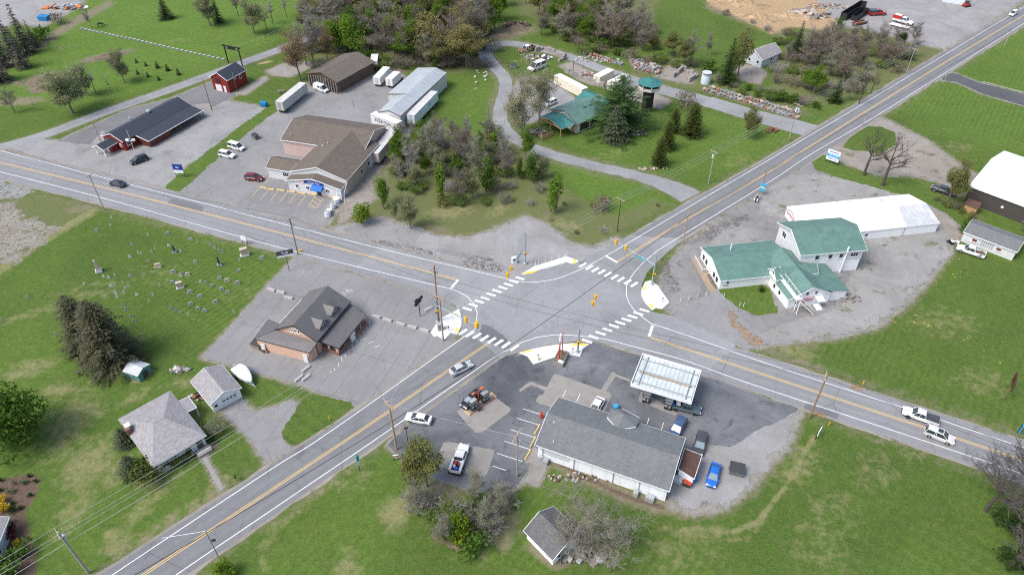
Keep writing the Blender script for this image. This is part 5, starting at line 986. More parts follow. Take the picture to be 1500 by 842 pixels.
CARS = dict(
 sedan=dict(L=4.8, W=1.84, st=[(-2.4, .70, .82), (-2.3, .84, .96), (-1.7, .91, 1.0), (-.5, .92, .95), (.9, .92, .93), (1.3, .91, .92), (2.0, .86, .80), (2.3, .76, .68), (2.4, .62, .58)], gb=(-2.0, 1.25, .82, .93), gt=(-1.2, .25, .60, 1.43), wx=(-1.42, 1.42), wr=.33),
 suv=dict(L=4.8, W=1.92, st=[(-2.4, .76, .95), (-2.3, .90, 1.05), (-1.4, .95, 1.06), (.4, .96, 1.04), (1.0, .95, 1.03), (1.4, .93, 1.02), (2.05, .88, .92), (2.32, .80, .80), (2.4, .66, .68)], gb=(-2.36, 1.25, .87, 1.02), gt=(-2.02, .35, .70, 1.70), wx=(-1.42, 1.45), wr=.37),
 van=dict(L=5.1, W=1.95, st=[(-2.55, .84, 1.02), (-2.48, .95, 1.06), (0, .97, 1.06), (1.3, .97, 1.05), (1.75, .94, 1.0), (2.3, .88, .88), (2.5, .78, .76), (2.55, .66, .62)], gb=(-2.52, 1.75, .90, 1.03), gt=(-2.35, .75, .76, 1.86), wx=(-1.5, 1.6), wr=.34),
 cargo=dict(L=5.4, W=2.0, st=[(-2.7, .92, 1.2), (-2.6, .99, 1.25), (0, 1.0, 1.25), (1.5, 1.0, 1.24), (1.95, .97, 1.15), (2.45, .90, .98), (2.65, .80, .82), (2.7, .7, .7)], gb=(-2.66, 1.95, .95, 1.2), gt=(-2.55, 1.0, .84, 2.15), wx=(-1.6, 1.7), wr=.35),
 pickup=dict(L=5.9, W=2.02, st=[(-2.95, .92, .80), (-2.85, .98, .82), (-.75, .99, .82), (-.74, .99, 1.16), (.5, .99, 1.16), (1.3, .98, 1.14), (2.3, .95, 1.08), (2.75, .90, .98), (2.92, .80, .86), (2.95, .7, .7)], gb=(-.78, 1.45, .90, 1.12), gt=(-.55, .75, .72, 1.86), wx=(-1.85, 1.85), wr=.40, bed=True))
def car(kind, name, label, cat, paint, front, rear, group=None, rim='rim', bed=None, wheels=True, z=0, glasspaint=None, s=1.0, roofpaint=None):
    K = CARS[kind]; f, r = G(*front), G(*rear); c = (f+r)/2; d = f-r
    B = thing(name, label, cat, (c.x, c.y, .032+z), math.atan2(d.y, d.x), group); B.scale = (s, s, s)
    m = MB(); loft(m, K['st'], .28 if kind != 'pickup' else .42); L = K['L']
    if K.get('bed'):
        for sg in (-1, 1): m.box(-1.85, sg*.93, .75, 2.2, .12, .47); 
        m.box(-2.88, 0, .75, .12, 1.86, .46); m.box(-.8, 0, .75, .1, 1.86, .45)
    m.build('body', MATS[paint], B, smooth=True)
    if K.get('bed'):
        m = MB(); m.box(-1.83, 0, .80, 1.95, 1.76, .05); m.build('bed_liner', MATS['under_black'], B)
        if bed == 'cover': m = MB(); m.box(-1.83, 0, 1.2, 2.16, 1.84, .05); m.build('bed_cover', MATS['paint_charcoal'], B)
    x0, x1, hb, zb = K['gb']; X0, X1, ht, zt = K['gt']; m = MB()
    b = [(x0, -hb, zb), (x1, -hb, zb), (x1, hb, zb), (x0, hb, zb)]; tp = [(X0, -ht, zt), (X1, -ht, zt), (X1, ht, zt), (X0, ht, zt)]
    cargo = kind == 'cargo'
    m.add(b+tp, [(0, 1, 5, 4), (2, 3, 7, 6), (3, 0, 4, 7), (4, 5, 6, 7)], 1 if cargo else 0); m.add(b+tp, [(1, 2, 6, 5)], 2)
    m.build('cabin_window', [MATS['car_glass'], MATS[paint], MATS[glasspaint or 'car_glass']], B)
    if cargo:
        m = MB()
        for sg in (-1, 1): m.add([(.6, sg*.952, 1.3), (1.62, sg*.962, 1.3), (1.1, sg*.875, 1.95), (.6, sg*.875, 1.95)], [(0, 1, 2, 3)][::1]); m.add([(-.7, sg*.955, 1.3), (.35, sg*.955, 1.3), (.35, sg*.875, 1.95), (-.7, sg*.875, 1.95)], [(0, 1, 2, 3)])
        m.build('side_window', MATS['car_glass'], B)
    m = MB(); e = .05; V = Vector
    rt_ = [(X0-e, -ht-e*.4, zt), (X1+e, -ht-e*.4, zt), (X1+e, ht+e*.4, zt), (X0-e, ht+e*.4, zt)]; cx = (X0+X1)/2
    tp2 = [(X0+.12, -ht+.12, zt+.06), (X1-.10, -ht+.12, zt+.06), (X1-.10, ht-.12, zt+.06), (X0+.12, ht-.12, zt+.06)]
    m.add(rt_+tp2, [(0, 1, 5, 4), (1, 2, 6, 5), (2, 3, 7, 6), (3, 0, 4, 7), (4, 5, 6, 7), (3, 2, 1, 0)])
    for i in range(4): m.tube(b[i], tp[i], .055, .05, 5)
    for fr in ((.42, .5) if kind in ('suv', 'van') else (.5,)):
        for sg in (0, 3):
            A, C = V(b[sg]).lerp(V(b[1 if sg == 0 else 2]), fr), V(tp[sg]).lerp(V(tp[1 if sg == 0 else 2]), fr+.06); m.tube(A, C, .045, .04, 5)
    m.build('roof', MATS[roofpaint or paint], B, smooth=True)
    fx, rx = K['st'][-2][0], K['st'][0][0]; fw_, fz = K['st'][-3][1]*.72, K['st'][-3][2]-.14; 
    for sg in (-1, 1):
        m = MB(); m.box(fx-.10, sg*fw_, fz-.08, .32, .34, .14); m.build('headlight', MATS['lamp_clear'], B)
        m = MB(); m.box(rx+.04, sg*K['st'][1][1]*.82, K['st'][1][2]-.26, .16, .22, .18); m.build('tail_light', MATS['lamp_red'], B)
        m = MB(); m.box(x1-.25, sg*(hb+.17), zb+.02, .14, .22, .14); m.build('mirror', MATS[paint], B)
    m = MB(); m.box(fx+.06, 0, .36, .12, fw_*1.7, .2); m.build('bumper', MATS['under_black'], B)
    m = MB(); m.box(0, 0, .2, L*.86, K['W']*.8, .2); m.build('underbody', MATS['under_black'], B)
    hw = K['W']/2
    for wx in K['wx']:
        for sg in (-1, 1):
            m = MB(); m.tube((wx, sg*(hw-.22), K['wr']), (wx, sg*(hw+.005), K['wr']), K['wr'], K['wr'], 14); w_ = m.build('wheel', MATS['tyre'], B)
            m = MB(); m.tube((wx, sg*(hw-.1), K['wr']), (wx, sg*(hw+.018), K['wr']), K['wr']*.64, K['wr']*.6, 10); m.build('rim', MATS[rim], w_)
    return B
c5 = lambda x, y: (580+x/5.264, 560+y/5.264)
car('sedan', 'sedan', 'white sedan pulling off the road onto the station forecourt', 'car', 'paint_white', (594.5, 612), (632.5, 619.5))
car('sedan', 'sedan', 'silver sedan driving toward the junction on lower left road', 'car', 'paint_silver', (690, 535), (661, 549.5))
car('sedan', 'sedan', 'black sedan parked beside the fuel pumps', 'car', 'paint_black', (679, 599), (702, 577), glasspaint='windscreen')
pt = car('pickup', 'work_truck', 'white work truck with tool-filled bed parked on concrete pad', 'truck', 'paint_white', (682, 652), (665.5, 699))
m = MB()
for k, (x, y, a_, b_, h_, mm) in enumerate(((-1.3, .3, .6, .5, .5, 0), (-1.9, .4, .5, .4, .35, 1), (-1.5, -.4, .7, .4, .4, 2), (-2.3, -.1, .5, .6, .3, 3), (-2.4, .55, .4, .3, .3, 0), (-1.1, -.5, .3, .4, .55, 1))): m.box(x, y, .86, a_, b_, h_, k*.4, mm)
for sg in (-1, 1): m.box(-1.85, sg*.86, 1.22, 2.1, .38, .3, 0, 4)
m.build('tool_load', [MATS['paint_red'], MATS['trim_white'], MATS['rust_metal'], MATS['blue_fabric'], MATS['paint_white']], pt); m = MB(); m.box(-2.0, 0, .42, 2.2, 2.3, .25); m.build('rear_wheel_guard', MATS['under_black'], pt)
pj = car('pickup', 'pickup', 'slate blue pickup with white load parked half under the pump canopy', 'pickup', 'paint_slate', (1024, 605), (983.5, 595), rim='rim_black', s=.92); m = MB(); m.box(-1.5, .2, .86, .8, .9, .4, .2); m.box(-2.3, -.3, .86, .5, .7, .35, .5, 1); m.build('bed_load', [MATS['trim_white'], MATS['blue_fabric']], pj); pj2 = bpy.data.objects
car('suv', 'suv', 'steel blue car nosed in at the corner of the station store', 'car', 'paint_steelblue', (986, 640), (997.5, 620), glasspaint='trim_white')
car('suv', 'suv', 'black SUV parked against the russet-roofed annex', 'car', 'paint_charcoal', (1021, 668), (1028, 639), glasspaint='windscreen')
car('sedan', 'sedan', 'bright blue sedan parked on gravel beside grey dumpster', 'car', 'paint_blue', (1039, 718), (1049, 680), glasspaint='windscreen')
car('sedan', 'sedan', 'white car half hidden behind the station store roof', 'car', 'paint_white', (865, 612), (880, 587))
car('pickup', 'pickup', 'white pickup with black bed cover driving left on the main road', 'pickup', 'paint_white', (1321, 604), (1372, 622), bed='cover', rim='rim_black')
sv = car('suv', 'suv', 'pearl white SUV with sunroof driving right on the main road', 'car', 'paint_pearl', (1394.5, 649), (1354, 633)); m = MB(); m.box(-.15, 0, 1.755, .8, .9, .02); m.build('sunroof', MATS['car_glass'], sv)
car('sedan', 'sedan', 'dark navy sedan driving left past the tavern', 'car', 'paint_navy', (162, 269), (184, 274.5))
car('suv', 'suv', 'black SUV parked in front of the red tavern', 'car', 'paint_black', (192, 242), (217, 233))
car('suv', 'suv', 'white SUV parked nearest the grass strip by the pink shop', 'car', 'paint_white', (346, 232.5), (321, 227), roofpaint='paint_white')
car('van', 'minivan', 'white minivan parked beside another white car', 'minivan', 'paint_white', (360, 222), (334.5, 214.5))
car('suv', 'suv', 'maroon SUV parked in a yellow bay by the shop', 'car', 'paint_maroon', (387.5, 265), (359, 262))
car('cargo', 'cargo_van', 'white cargo van parked in front of the storage barn', 'van', 'paint_white', (483, 138), (459.5, 129), glasspaint='car_glass')
car('pickup', 'pickup', 'dark grey pickup parked under budding tree near pole barn', 'pickup', 'paint_charcoal', (1364, 277), (1398, 288))
car('suv', 'suv', 'distant white SUV at the top right end of the road', 'car', 'paint_white', (1476, 27), (1490, 18.5))
ft = car('pickup', 'flatbed_truck', 'white crew-cab truck with rusty flatbed load by mobile home', 'truck', 'paint_white', (1401, 365), (1440, 378)); m = MB(); rr = random.Random(4)
for k in range(14): m.box(-1.9+rr.uniform(-.9, .9), rr.uniform(-.7, .7), .85+rr.uniform(0, .25), rr.uniform(.3, 1.2), rr.uniform(.1, .4), rr.uniform(.1, .3), rr.uniform(0, 3), k % 3)
m.build('scrap_load', [MATS['rust_metal'], MATS['wood_grey'], MATS['wood_brown']], ft)
# ---- lorries, trailers, containers
def wheels(B, xs, hw, r=.5, n=2, name='wheel'):
    for x in xs:
        for sg in (-1, 1):
            m = MB(); m.tube((x, sg*(hw-.5), r), (x, sg*hw, r), r, r, 14); w_ = m.build(name, MATS['tyre'], B); m = MB(); m.tube((x, sg*(hw-.1), r), (x, sg*(hw+.02), r), r*.55, r*.5, 10); m.build('rim', MATS['rim'], w_)
siding('trailer_white', (.66, .67, .67), .6, 'x', .08, .4); siding('trailer_grey', (.43, .43, .41), .6, 'x', .12, .5); siding('trailer_pink', (.52, .41, .385), .6, 'x', .08, .4); siding('trailer_ice', (.58, .66, .68), .6, 'x', .1, .4); siding('container_cream', (.66, .61, .50), .28, 'x', .05, .3); plain('trailer_top', (.52, .51, .49), .6, .18, .5); plain('trailer_top_white', (.74, .74, .73), .5, .06); plain('container_top', (.78, .76, .68), .6, .06, .6)
def trailer(name, label, a, b, w_, h, wall, top, z0=1.1, wh=True, group=None, cat='trailer'):
    """box body whose long axis runs between ground points a (rear) and b (front)"""
    p, q = G(*a), G(*b); c = (p+q)/2; d = q-p; L = d.length
    B = thing(name, label, cat, (c.x, c.y, .02), math.atan2(d.y, d.x), group); m = MB(); m.box(0, 0, z0, L, w_, h); m.build('box', MATS[wall], B); m = MB(); m.box(0, 0, z0+h, L-.06, w_-.06, .05); m.build('box_roof', MATS[top], B)
    m = MB(); e = .09
    for x in (-L/2, L/2):
        for y in (-w_/2, w_/2): m.box(x, y, z0-.02, e, e, h+.06)
    for z in (z0-.05, z0+h-.04):
        for y in (-w_/2, w_/2): m.box(0, y, z, L+.05, e, e)
    for x in (-L/2, L/2): m.box(x, 0, z0+h-.045, e+.004, w_+.05, e+.004)
    m.build('edge_rail', MATS['galv' if wh else top], B); m = MB(); m.box(-L/2-.02, 0, z0+.1, .05, .06, h-.2); m.box(-L/2-.03, .3, z0+.2, .05, .05, h-.4); m.box(-L/2-.03, -.3, z0+.2, .05, .05, h-.4); m.build('door_bar', MATS['grey_box'], B)
    if wh:
        wheels(B, (-L/2+1.2, -L/2+2.5), w_/2-.05); m = MB(); m.box(0, 0, z0-.3, L*.95, 1.0, .28); m.build('chassis', MATS['under_black'], B)
        for sg in (-1, 1): m = MB(); m.box(L/2-2.6, sg*.8, 0, .16, .16, z0-.3); m.build('landing_leg', MATS['galv'], B)
    return B, L
trailer('semi_trailer', 'weathered grey semi-trailer standing alone on the grass edge', (412, 167), (447, 138), 2.5, 2.7, 'trailer_grey', 'trailer_top')
trailer('semi_trailer', 'pink semi-trailer parked along the shop side wall', (550, 243), (580, 206), 2.6, 2.7, 'trailer_pink', 'trailer_top')
B, L = trailer('semi_trailer', 'white lettered trailer parked across the warehouse end', (549, 183), (587, 198), 2.5, 2.8, 'trailer_white', 'trailer_top_white'); lettering(B, 'EVERTON', 1.5, (-.2, -1.27, 2.75), 0, 'letter_dark'); 
B, L = trailer('semi_trailer', 'pale ice-blue trailer parked along the warehouse side', (603, 187), (637, 151), 2.5, 2.8, 'trailer_ice', 'trailer_top'); lettering(B, 'LP', 1.1, (2.3, -1.27, 2.6), 0, 'letter_dark')
def box_truck(label, a, b):
    B, L = trailer('box_truck', label, a, b, 2.3, 2.3, 'trailer_white', 'trailer_top_white', .9, False, cat='truck'); B['category'] = 'truck'; m = MB()
    m.add([(L/2, -1, .6), (L/2+1.9, -.9, .6), (L/2+1.9, .9, .6), (L/2, 1, .6), (L/2, -1, 1.3), (L/2+1.9, -.85, 1.15), (L/2+1.9, .85, 1.15), (L/2, 1, 1.3), (L/2+.1, -.85, 2.1), (L/2+.75, -.82, 2.05), (L/2+.75, .82, 2.05), (L/2+.1, .85, 2.1), (L/2+1.15, -.9, 1.25), (L/2+1.15, .9, 1.25)], [(0, 1, 5, 12, 4), (1, 2, 6, 5), (2, 3, 7, 13, 6), (5, 6, 13, 12), (8, 9, 10, 11), (4, 12, 9, 8), (13, 7, 11, 10), (0, 4, 8, 11, 7, 3)]); m.build('cab', MATS['paint_white'], B)
    m = MB(); m.add([(L/2+1.16, -.86, 1.3), (L/2+1.16, .86, 1.3), (L/2+.8, .8, 2.02), (L/2+.8, -.8, 2.02)], [(0, 1, 2, 3)]); m.build('windscreen', MATS['car_glass'], B); wheels(B, (-L/2+1, L/2+1.1), 1.1, .42); return B
box_truck('white box truck with taller square body nearest the barn', (553, 128), (568, 112)); box_truck('smaller white box truck beside a taller one by the warehouse', (571, 130), (583, 119))
box_truck('white truck tucked behind the far corner of the storage barn', (549, 104), (551, 93))
def container(label, a, b, w_=2.5, h=2.6): return trailer('shipping_container', label, a, b, w_, h, 'container_cream', 'container_top', .12, False, 'cream shipping containers', 'container')
container('longest cream shipping container, behind the budding trees', (856, 142), (816, 121)); container('short cream shipping container beside the loop drive', (873, 124), (894, 113)); container('cream shipping container partly hidden behind the big pine', (893, 133), (915, 122))
g = G(1420, 7); B, L = trailer('shipping_container', 'blue-grey container at the top edge of the equipment lot', (1380, 2), (1412, 7), 2.6, 2.7, 'trailer_ice', 'trailer_top', .1, False, None, 'container')
# boat under white cover on trailer
a_, b_ = G(346, 543), G(372, 566); c = (a_+b_)/2; d = b_-a_; B = thing('covered_boat', 'white-covered boat on trailer beside the garage', 'boat', (c.x, c.y, 0), math.atan2(d.y, d.x)); m = MB(); st = [(-2.7, 1.05, 1.5), (-1.8, 1.15, 1.9), (-.6, 1.2, 2.15), (.6, 1.12, 2.0), (1.7, .75, 1.6), (2.6, .08, 1.3)]; loft(m, st, .55, 0, .6); plain('tarp_white', (.70, .70, .72), .7, .1, 2); m.build('cover', MATS['tarp_white'], B, smooth=True); m = MB(); m.tube((-2.4, 0, .5), (4.0, 0, .45), .07); m.tube((-1.2, -1.1, .4), (-1.2, 1.1, .4), .06); m.tube((1.2, -.7, .5), (3.3, 0, .47), .05); m.tube((1.2, .7, .5), (3.3, 0, .47), .05); m.build('trailer_frame', MATS['galv'], B); wheels(B, (-1.2,), 1.25, .32); m = MB(); m.box(-2.95, 0, .8, .45, .45, .9); m.build('outboard_motor', MATS['grey_box'], B); m = MB(); m.tube((3.7, 0, 0), (3.7, 0, .6), .05); m.build('jack', MATS['galv'], B)
# equipment lot, top right
for lab, a, b, h in (('long black open dumpster, rear of the pair in equipment lot', (1234, 30), (1263, 12), 2.6), ('shorter black open dumpster in front of a longer one', (1250, 31), (1267, 19), 1.8)):
    p, q = G(*a), G(*b); c = (p+q)/2; d = q-p; L = d.length; B = thing('roll_off_dumpster', lab, 'dumpster', (c.x, c.y, .015), math.atan2(d.y, d.x)); m = MB()
    for y in (-1.2, 1.2): m.box(0, y, .2, L, .1, h)
    for x in (-L/2, L/2): m.box(x, 0, .2, .1, 2.4, h-.1)
    m.box(0, 0, .2, L-.1, 2.3, .12); m.build('body', MATS['black_metal'], B); m = MB()
    for k in range(int(L/1.2)):
        for y in (-1.28, 1.28): m.box(-L/2+.6+1.2*k, y, .25, .12, .1, h-.1)
    m.build('rib', MATS['paint_black'], B); wheels(B, (-L/2+.8,), 1.2, .22)
tr = car('pickup', 'stake_truck', 'red-bodied truck with white cab in the equipment lot', 'truck', 'paint_white', (1335, 38), (1309, 31), s=1.25); m = MB(); m.box(-1.8, 0, 1.2, 2.5, 2.1, .9); m.build('red_box', MATS['paint_red'], tr); m = MB(); m.box(-1.8, 0, 2.1, 2.0, 1.2, .12); m.build('box_lid', MATS['trim_white'], tr)
tr = car('pickup', 'stake_truck', 'red truck with dark canvas bed next to black dumpsters', 'truck', 'paint_red', (1295, 22), (1274, 23), s=1.15); m = MB(); m.box(-1.8, 0, 1.2, 2.6, 2.1, .8); m.build('canvas_bed', MATS['paint_charcoal'], tr)
p, q = G(1304, 37), G(1330, 44); d = q-p; c = (p+q)/2; B = thing('flat_trailer', 'low white flat trailer parked in front of red and white truck', 'trailer', (c.x, c.y, .015), math.atan2(d.y, d.x)); m = MB(); m.box(0, 0, .6, d.length, 2.3, .18); m.build('deck', MATS['trim_white'], B); wheels(B, (-.5, .5), 1.2, .36); m = MB(); m.tube((d.length/2, 0, .6), (d.length/2+1.6, 0, .5), .08); m.build('drawbar', MATS['galv'], B)
p, q = G(1250, 38), G(1268, 34); d = q-p; c = (p+q)/2; B = thing('utility_trailer', 'rusty low utility trailer below the black dumpsters', 'trailer', (c.x, c.y, .015), math.atan2(d.y, d.x)); m = MB(); m.box(0, 0, .5, d.length, 1.9, .12)
for y in (-.95, .95): m.box(0, y, .6, d.length, .06, .5)
m.build('tray', MATS['rust_metal'], B); wheels(B, (0,), 1.1, .34)
g = G(1415, 10); B = thing('red_machine', 'red tracked machine beside container at top edge', 'machine', (g.x, g.y, 0), .4); m = MB(); m.box(0, 0, .4, 2.6, 1.6, .9); m.build('chassis', MATS['paint_red'], B); m = MB(); m.box(-.3, 0, 1.3, 1.1, 1.2, 1.0); m.build('cab', MATS['car_glass'], B); m = MB(); m.tube((.7, 0, 1.2), (2.6, 0, 3.4), .16, .1); m.build('boom', MATS['paint_red'], B)
for y in (-.8, .8): m = MB(); m.box(0, y, 0, 2.8, .4, .55); m.build('track', MATS['tyre'], B)
# rusty derelict pickup and junk around the loop drive
dt = car('pickup', 'derelict_truck', 'rusty orange derelict truck in the loop of the gravel drive', 'truck', 'rust_metal', (764, 78), (781, 72.5), rim='rim_black', roofpaint='trim_white', s=1.1)
car('van', 'camper_van', 'pale camper half hidden behind the budding trees', 'camper', 'paint_white', (775, 106), (797, 97), s=1.35)
car('suv', 'suv', 'white car glimpsed between the budding trees and teal roof', 'car', 'paint_white', (797, 158), (814, 150))
# ================================================================ TREES AND SHRUBS
def bark(name, c): 
    m, t = mk(name); n = t.ramp(t.noise(t.obj(), 3, 5, .7), .3, .7); t.out(t.mix(n, sc3(c, .7), sc3(c, 1.25)), .95, t.noise(t.obj(), 8, 3), .5, .04)
bark('bark_grey', (.155, .135, .118)); bark('bark_dark', (.075, .062, .052)); bark('twig_grey', (.27, .25, .225)); bark('twig_brown', (.185, .155, .13)); bark('twig_pale', (.225, .205, .17)); bark('twig_dark', (.10, .088, .078))
leaf('leaf_bright', (.125, .225, .03)); leaf('leaf_mid', (.075, .15, .025)); leaf('leaf_olive', (.150, .160, .055), .4, .25, (1.1, 1.08, .85)); leaf('leaf_gold', (.215, .195, .08), .4, .25, (1.1, 1.05, .85)); leaf('leaf_pale', (.22, .24, .13), .35, .3, (1.05, 1.05, .9)); leaf('leaf_bud', (.28, .27, .17), .3, .3, (1.04, 1.03, .9)); leaf('leaf_rust', (.20, .145, .085), .35, .25, (1.08, 1, .85)); leaf('leaf_lime', (.15, .235, .02)); leaf('leaf_dark', (.032, .068, .018)); leaf('leaf_brush', (.19, .165, .125), .3, .2, (1.06, 1.02, .9))
leaf('needle_dark', (.020, .040, .016), .4, .1); leaf('needle_pine', (.045, .088, .024), .45, .12, (1.0, 1.05, .9)); leaf('needle_blue', (.075, .095, .05), .4, .12, (1, 1, 1)); leaf('needle_brown', (.072, .076, .046), .45, .1, (1.1, 1, .8)); leaf('needle_grey', (.085, .083, .065), .4, .1, (1, 1, .95)); leaf('needle_gold', (.068, .092, .022), .4, .1); leaf('leaf_yellow', (.50, .36, .02), .3, .15, (1, .95, .6)); leaf('leaf_red', (.085, .012, .016), .4, .15, (1.2, .8, .8)); leaf('leaf_sage', (.12, .16, .10), .35, .15)
def branches(seed, h, spread, levels=4, nl=6, trunk_r=.16, clear=.22, up=.55, stems=1):
    """trunk (tapered) and twig segments, plus end points where leaves sit"""
    rr = random.Random(seed); tk, tw, ends = MB(), MB(), []
    def grow(p, d, L, r, lv):
        n = 3; q = p
        for i in range(n):
            d = (d+Vector((rr.uniform(-1, 1), rr.uniform(-1, 1), rr.uniform(-.35, .6)))*.17).normalized(); e = q+d*L/n
            r1 = r*(1-.22*(i+1)/n*1.2); (tk if lv <= 1 else tw).tube(q, e, max(.017, r*(1-.24*i/n)), max(.014, r1*.95), 5 if lv <= 1 else 3, cap=False); q = e
            if lv >= 2 and (levels < 4 or i == 1): ends.append((Vector(q), lv))
            if lv < levels and (i > 0 or lv > 0):
                for _ in range(2 if lv < levels-1 else 3):
                    a = rr.uniform(0, 2*PI); o = Vector((math.cos(a), math.sin(a), rr.uniform(-.15, .8)*up+.15)); grow(q, (d*.55+o*.9).normalized(), L*rr.uniform(.45, .68), r1*.52, lv+1)
        if lv >= 2: ends.append((Vector(q), lv+1))
    for s in range(stems):
        base = Vector((rr.uniform(-.3, .3), rr.uniform(-.3, .3), -.1)) if stems > 1 else Vector((0, 0, -.1)); lean = Vector((rr.uniform(-.25, .25)*(stems > 1), rr.uniform(-.25, .25)*(stems > 1), 1)).normalized()
        zc = h*clear; top = base+lean*zc; tk.tube(base, base+lean*.3, trunk_r*1.5, trunk_r*1.1, 7); tk.tube(base+lean*.3, top, trunk_r*1.1, trunk_r*.85, 7)
        p = top; k = max(2, int(nl/2)); d = lean
        for i in range(k):
            q = p+(d+Vector((rr.uniform(-.15, .15), rr.uniform(-.15, .15), .2))).normalized()*(h*.62-zc)/k; tk.tube(p, q, trunk_r*(.85-.5*i/k), trunk_r*(.85-.5*(i+1)/k), 6)
            for j in range(2 if i else 3):
                a = rr.uniform(0, 2*PI)+j*2.2; o = Vector((math.cos(a), math.sin(a), up+rr.uniform(0, .4))); grow(p.lerp(q, rr.random()), o.normalized(), spread*rr.uniform(.55, .8), trunk_r*.42*(1-.4*i/k), 1)
            p = q
        grow(p, Vector((0, 0, 1)), h*.3, trunk_r*.35, 1)
    return tk, tw, ends
def leaf_bits(mb, pts, rr, size, per, jit, flat=0):
    for p in pts:
        for _ in range(per):
            c = Vector(p)+Vector((rr.gauss(0, 1), rr.gauss(0, 1), rr.gauss(0, .8)))*jit
            n = Vector((rr.gauss(0, 1), rr.gauss(0, 1), rr.gauss(0, 1)+flat)).normalized(); a = n.orthogonal().normalized(); b = n.cross(a); an = rr.uniform(0, 6.3); u = (a*math.cos(an)+b*math.sin(an))*size*rr.uniform(.6, 1.3); v = n.cross(u)*rr.uniform(.5, .9)
            mb.add([c-u*.5-v*.3, c+u*.1-v*.5, c+u*.55, c+u*.1+v*.5], [(0, 1, 2, 3)])
def crown_bits(seed, rx, ry, rz, zc, lobes, n, size, shell=.55, flat=.6):
    """leaf clumps scattered through an uneven volume made of several lobes"""
    rr = random.Random(seed); mb = MB(); L = []
    for k in range(lobes):
        a = rr.uniform(0, 2*PI); r = rr.uniform(.25, .62); L.append((Vector((rx*r*math.cos(a), ry*r*math.sin(a), zc+rz*rr.uniform(-.55, .6))), rr.uniform(.34, .56)))
    for i in range(n):
        c, s = L[rr.randrange(lobes)]; d = Vector((rr.gauss(0, 1), rr.gauss(0, 1), rr.gauss(0, 1))).normalized(); q = s*(shell+(1-shell)*rr.random()**.6)
        p = c+Vector((d.x*rx*q, d.y*ry*q, d.z*rz*q)); 
        if p.z < .15: continue
        leaf_bits(mb, [p], rr, size, 1, size*.4, flat)
    return mb
def mktree(name, tk, tkm, parts):
    """prototype kept under the ground sheet until it is placed for the first time"""
    r = thing(name, name, 'tree', (0, 0, -500))
    if tk: tk.build('trunk', MATS[tkm], r, smooth=True)
    for n_, mb, mm in parts: mb.build(n_, MATS[mm], r)
    return r
PROTO = {}
def T_bare(key, seed, twm, leafm=None, per=0, size=.22, h=10, spread=3.6, levels=3, up=.55, tr=.16, clear=.22, stems=1, name='bare_tree', tkm='bark_grey', nl=6, jit=.35):
    tk, tw, en = branches(seed, h, spread, levels, nl, tr, clear, up, stems); rr = random.Random(seed); parts = [('twigs', tw, twm)]
    if leafm: lb = MB(); leaf_bits(lb, [e[0] for e in en], rr, size, per, jit); parts.append(('crown', lb, leafm))
    PROTO[key] = (mktree(name, tk, tkm, parts), h, [False])
def T_leafy(key, seed, lm, h=10, w=6, n=1500, size=.42, lobes=9, clear=.2, name='leafy_tree', tkm='bark_grey', tr=.18, shell=.55):
    tk, tw, en = branches(seed, h*.85, w*.3, 2, 4, tr, clear, .6); z0 = h*clear*.8
    PROTO[key] = (mktree(name, tk, tkm, [('twigs', tw, 'twig_brown'), ('crown', crown_bits(seed, w/2, w/2, (h-z0)/2, (h+z0)/2, lobes, n, size, shell), lm)]), h, [False])
def T_conifer(key, seed, lm, h=10, w=4, layers=16, per=11, size=.55, name='conifer', droop=.25, skirt=.08, gap=.0, power=.85, tkm='bark_dark', rag=.25):
    rr = random.Random(seed); tk = MB(); tk.tube((0, 0, -.1), (0, 0, h*.97), .025*h, .02, 7); mb = MB(); br_ = MB()
    for k in range(layers):
        f = k/(layers-1); z = h*(skirt+(1-skirt)*f); r = w/2*(1-f)**power*rr.uniform(1-rag, 1+rag*.6)+.08
        m_n = max(4, int(per*(1-f*.6)))
        for j in range(m_n):
            if rr.random() < gap: continue
            a = 2*PI*j/m_n+rr.uniform(-.3, .3)+k; R_ = r*rr.uniform(.72, 1.12); nseg = max(2, int(R_/(size*.42)))
            for s in range(nseg):
                q = (s+.6)/nseg; p = Vector((math.cos(a)*R_*q, math.sin(a)*R_*q, z-droop*R_*q*q+rr.uniform(-.08, .08)*h*.15)); d = Vector((math.cos(a), math.sin(a), -droop*1.2)); sd_ = Vector((-math.sin(a), math.cos(a), rr.uniform(-.3, .3)))
                L_ = size*rr.uniform(.7, 1.25); ww = L_*rr.uniform(.35, .6); 
                for sg in (-1, 1): e = (d*.6+sd_*sg*.8).normalized()*L_; mb.add([p, p+e*.5+d*ww*.3+Vector((0, 0, rr.uniform(-.1, .05))), p+e, p+e*.5-d*ww*.5], [(0, 1, 2, 3)])
                leaf_bits(mb, [p], rr, size*.5, 1, .12, .5)
    PROTO[key] = (mktree(name, tk, tkm, [('crown', mb, lm)]), h, [False])
def T_shrub(key, seed, lm, h=2, w=2.4, n=420, size=.26, lobes=7, name='shrub', stems=True, shell=.6):
    tk = MB(); rr = random.Random(seed)
    for k in range(6): a = rr.uniform(0, 6.3); tk.tube((0, 0, -.1), (math.cos(a)*w*.28, math.sin(a)*w*.28, h*.7), .035, .012, 4)
    mb = crown_bits(seed, w/2, w/2, h*.52, h*.5, lobes, n, size, shell)
    PROTO[key] = (mktree(name, tk, 'twig_brown', [('crown', mb, lm)]), h, [False])
T_bare('bare1', 11, 'twig_grey', spread=3.9, levels=4); T_bare('bare2', 12, 'twig_brown', h=9, spread=3.7, up=.7, levels=4, tkm='bark_dark'); T_bare('bare3', 13, 'twig_grey', 'leaf_pale', 1, .13, up=.7, levels=4); T_bare('bare4', 14, 'twig_brown', 'leaf_brush', 1, .16, h=8, spread=3, stems=2)
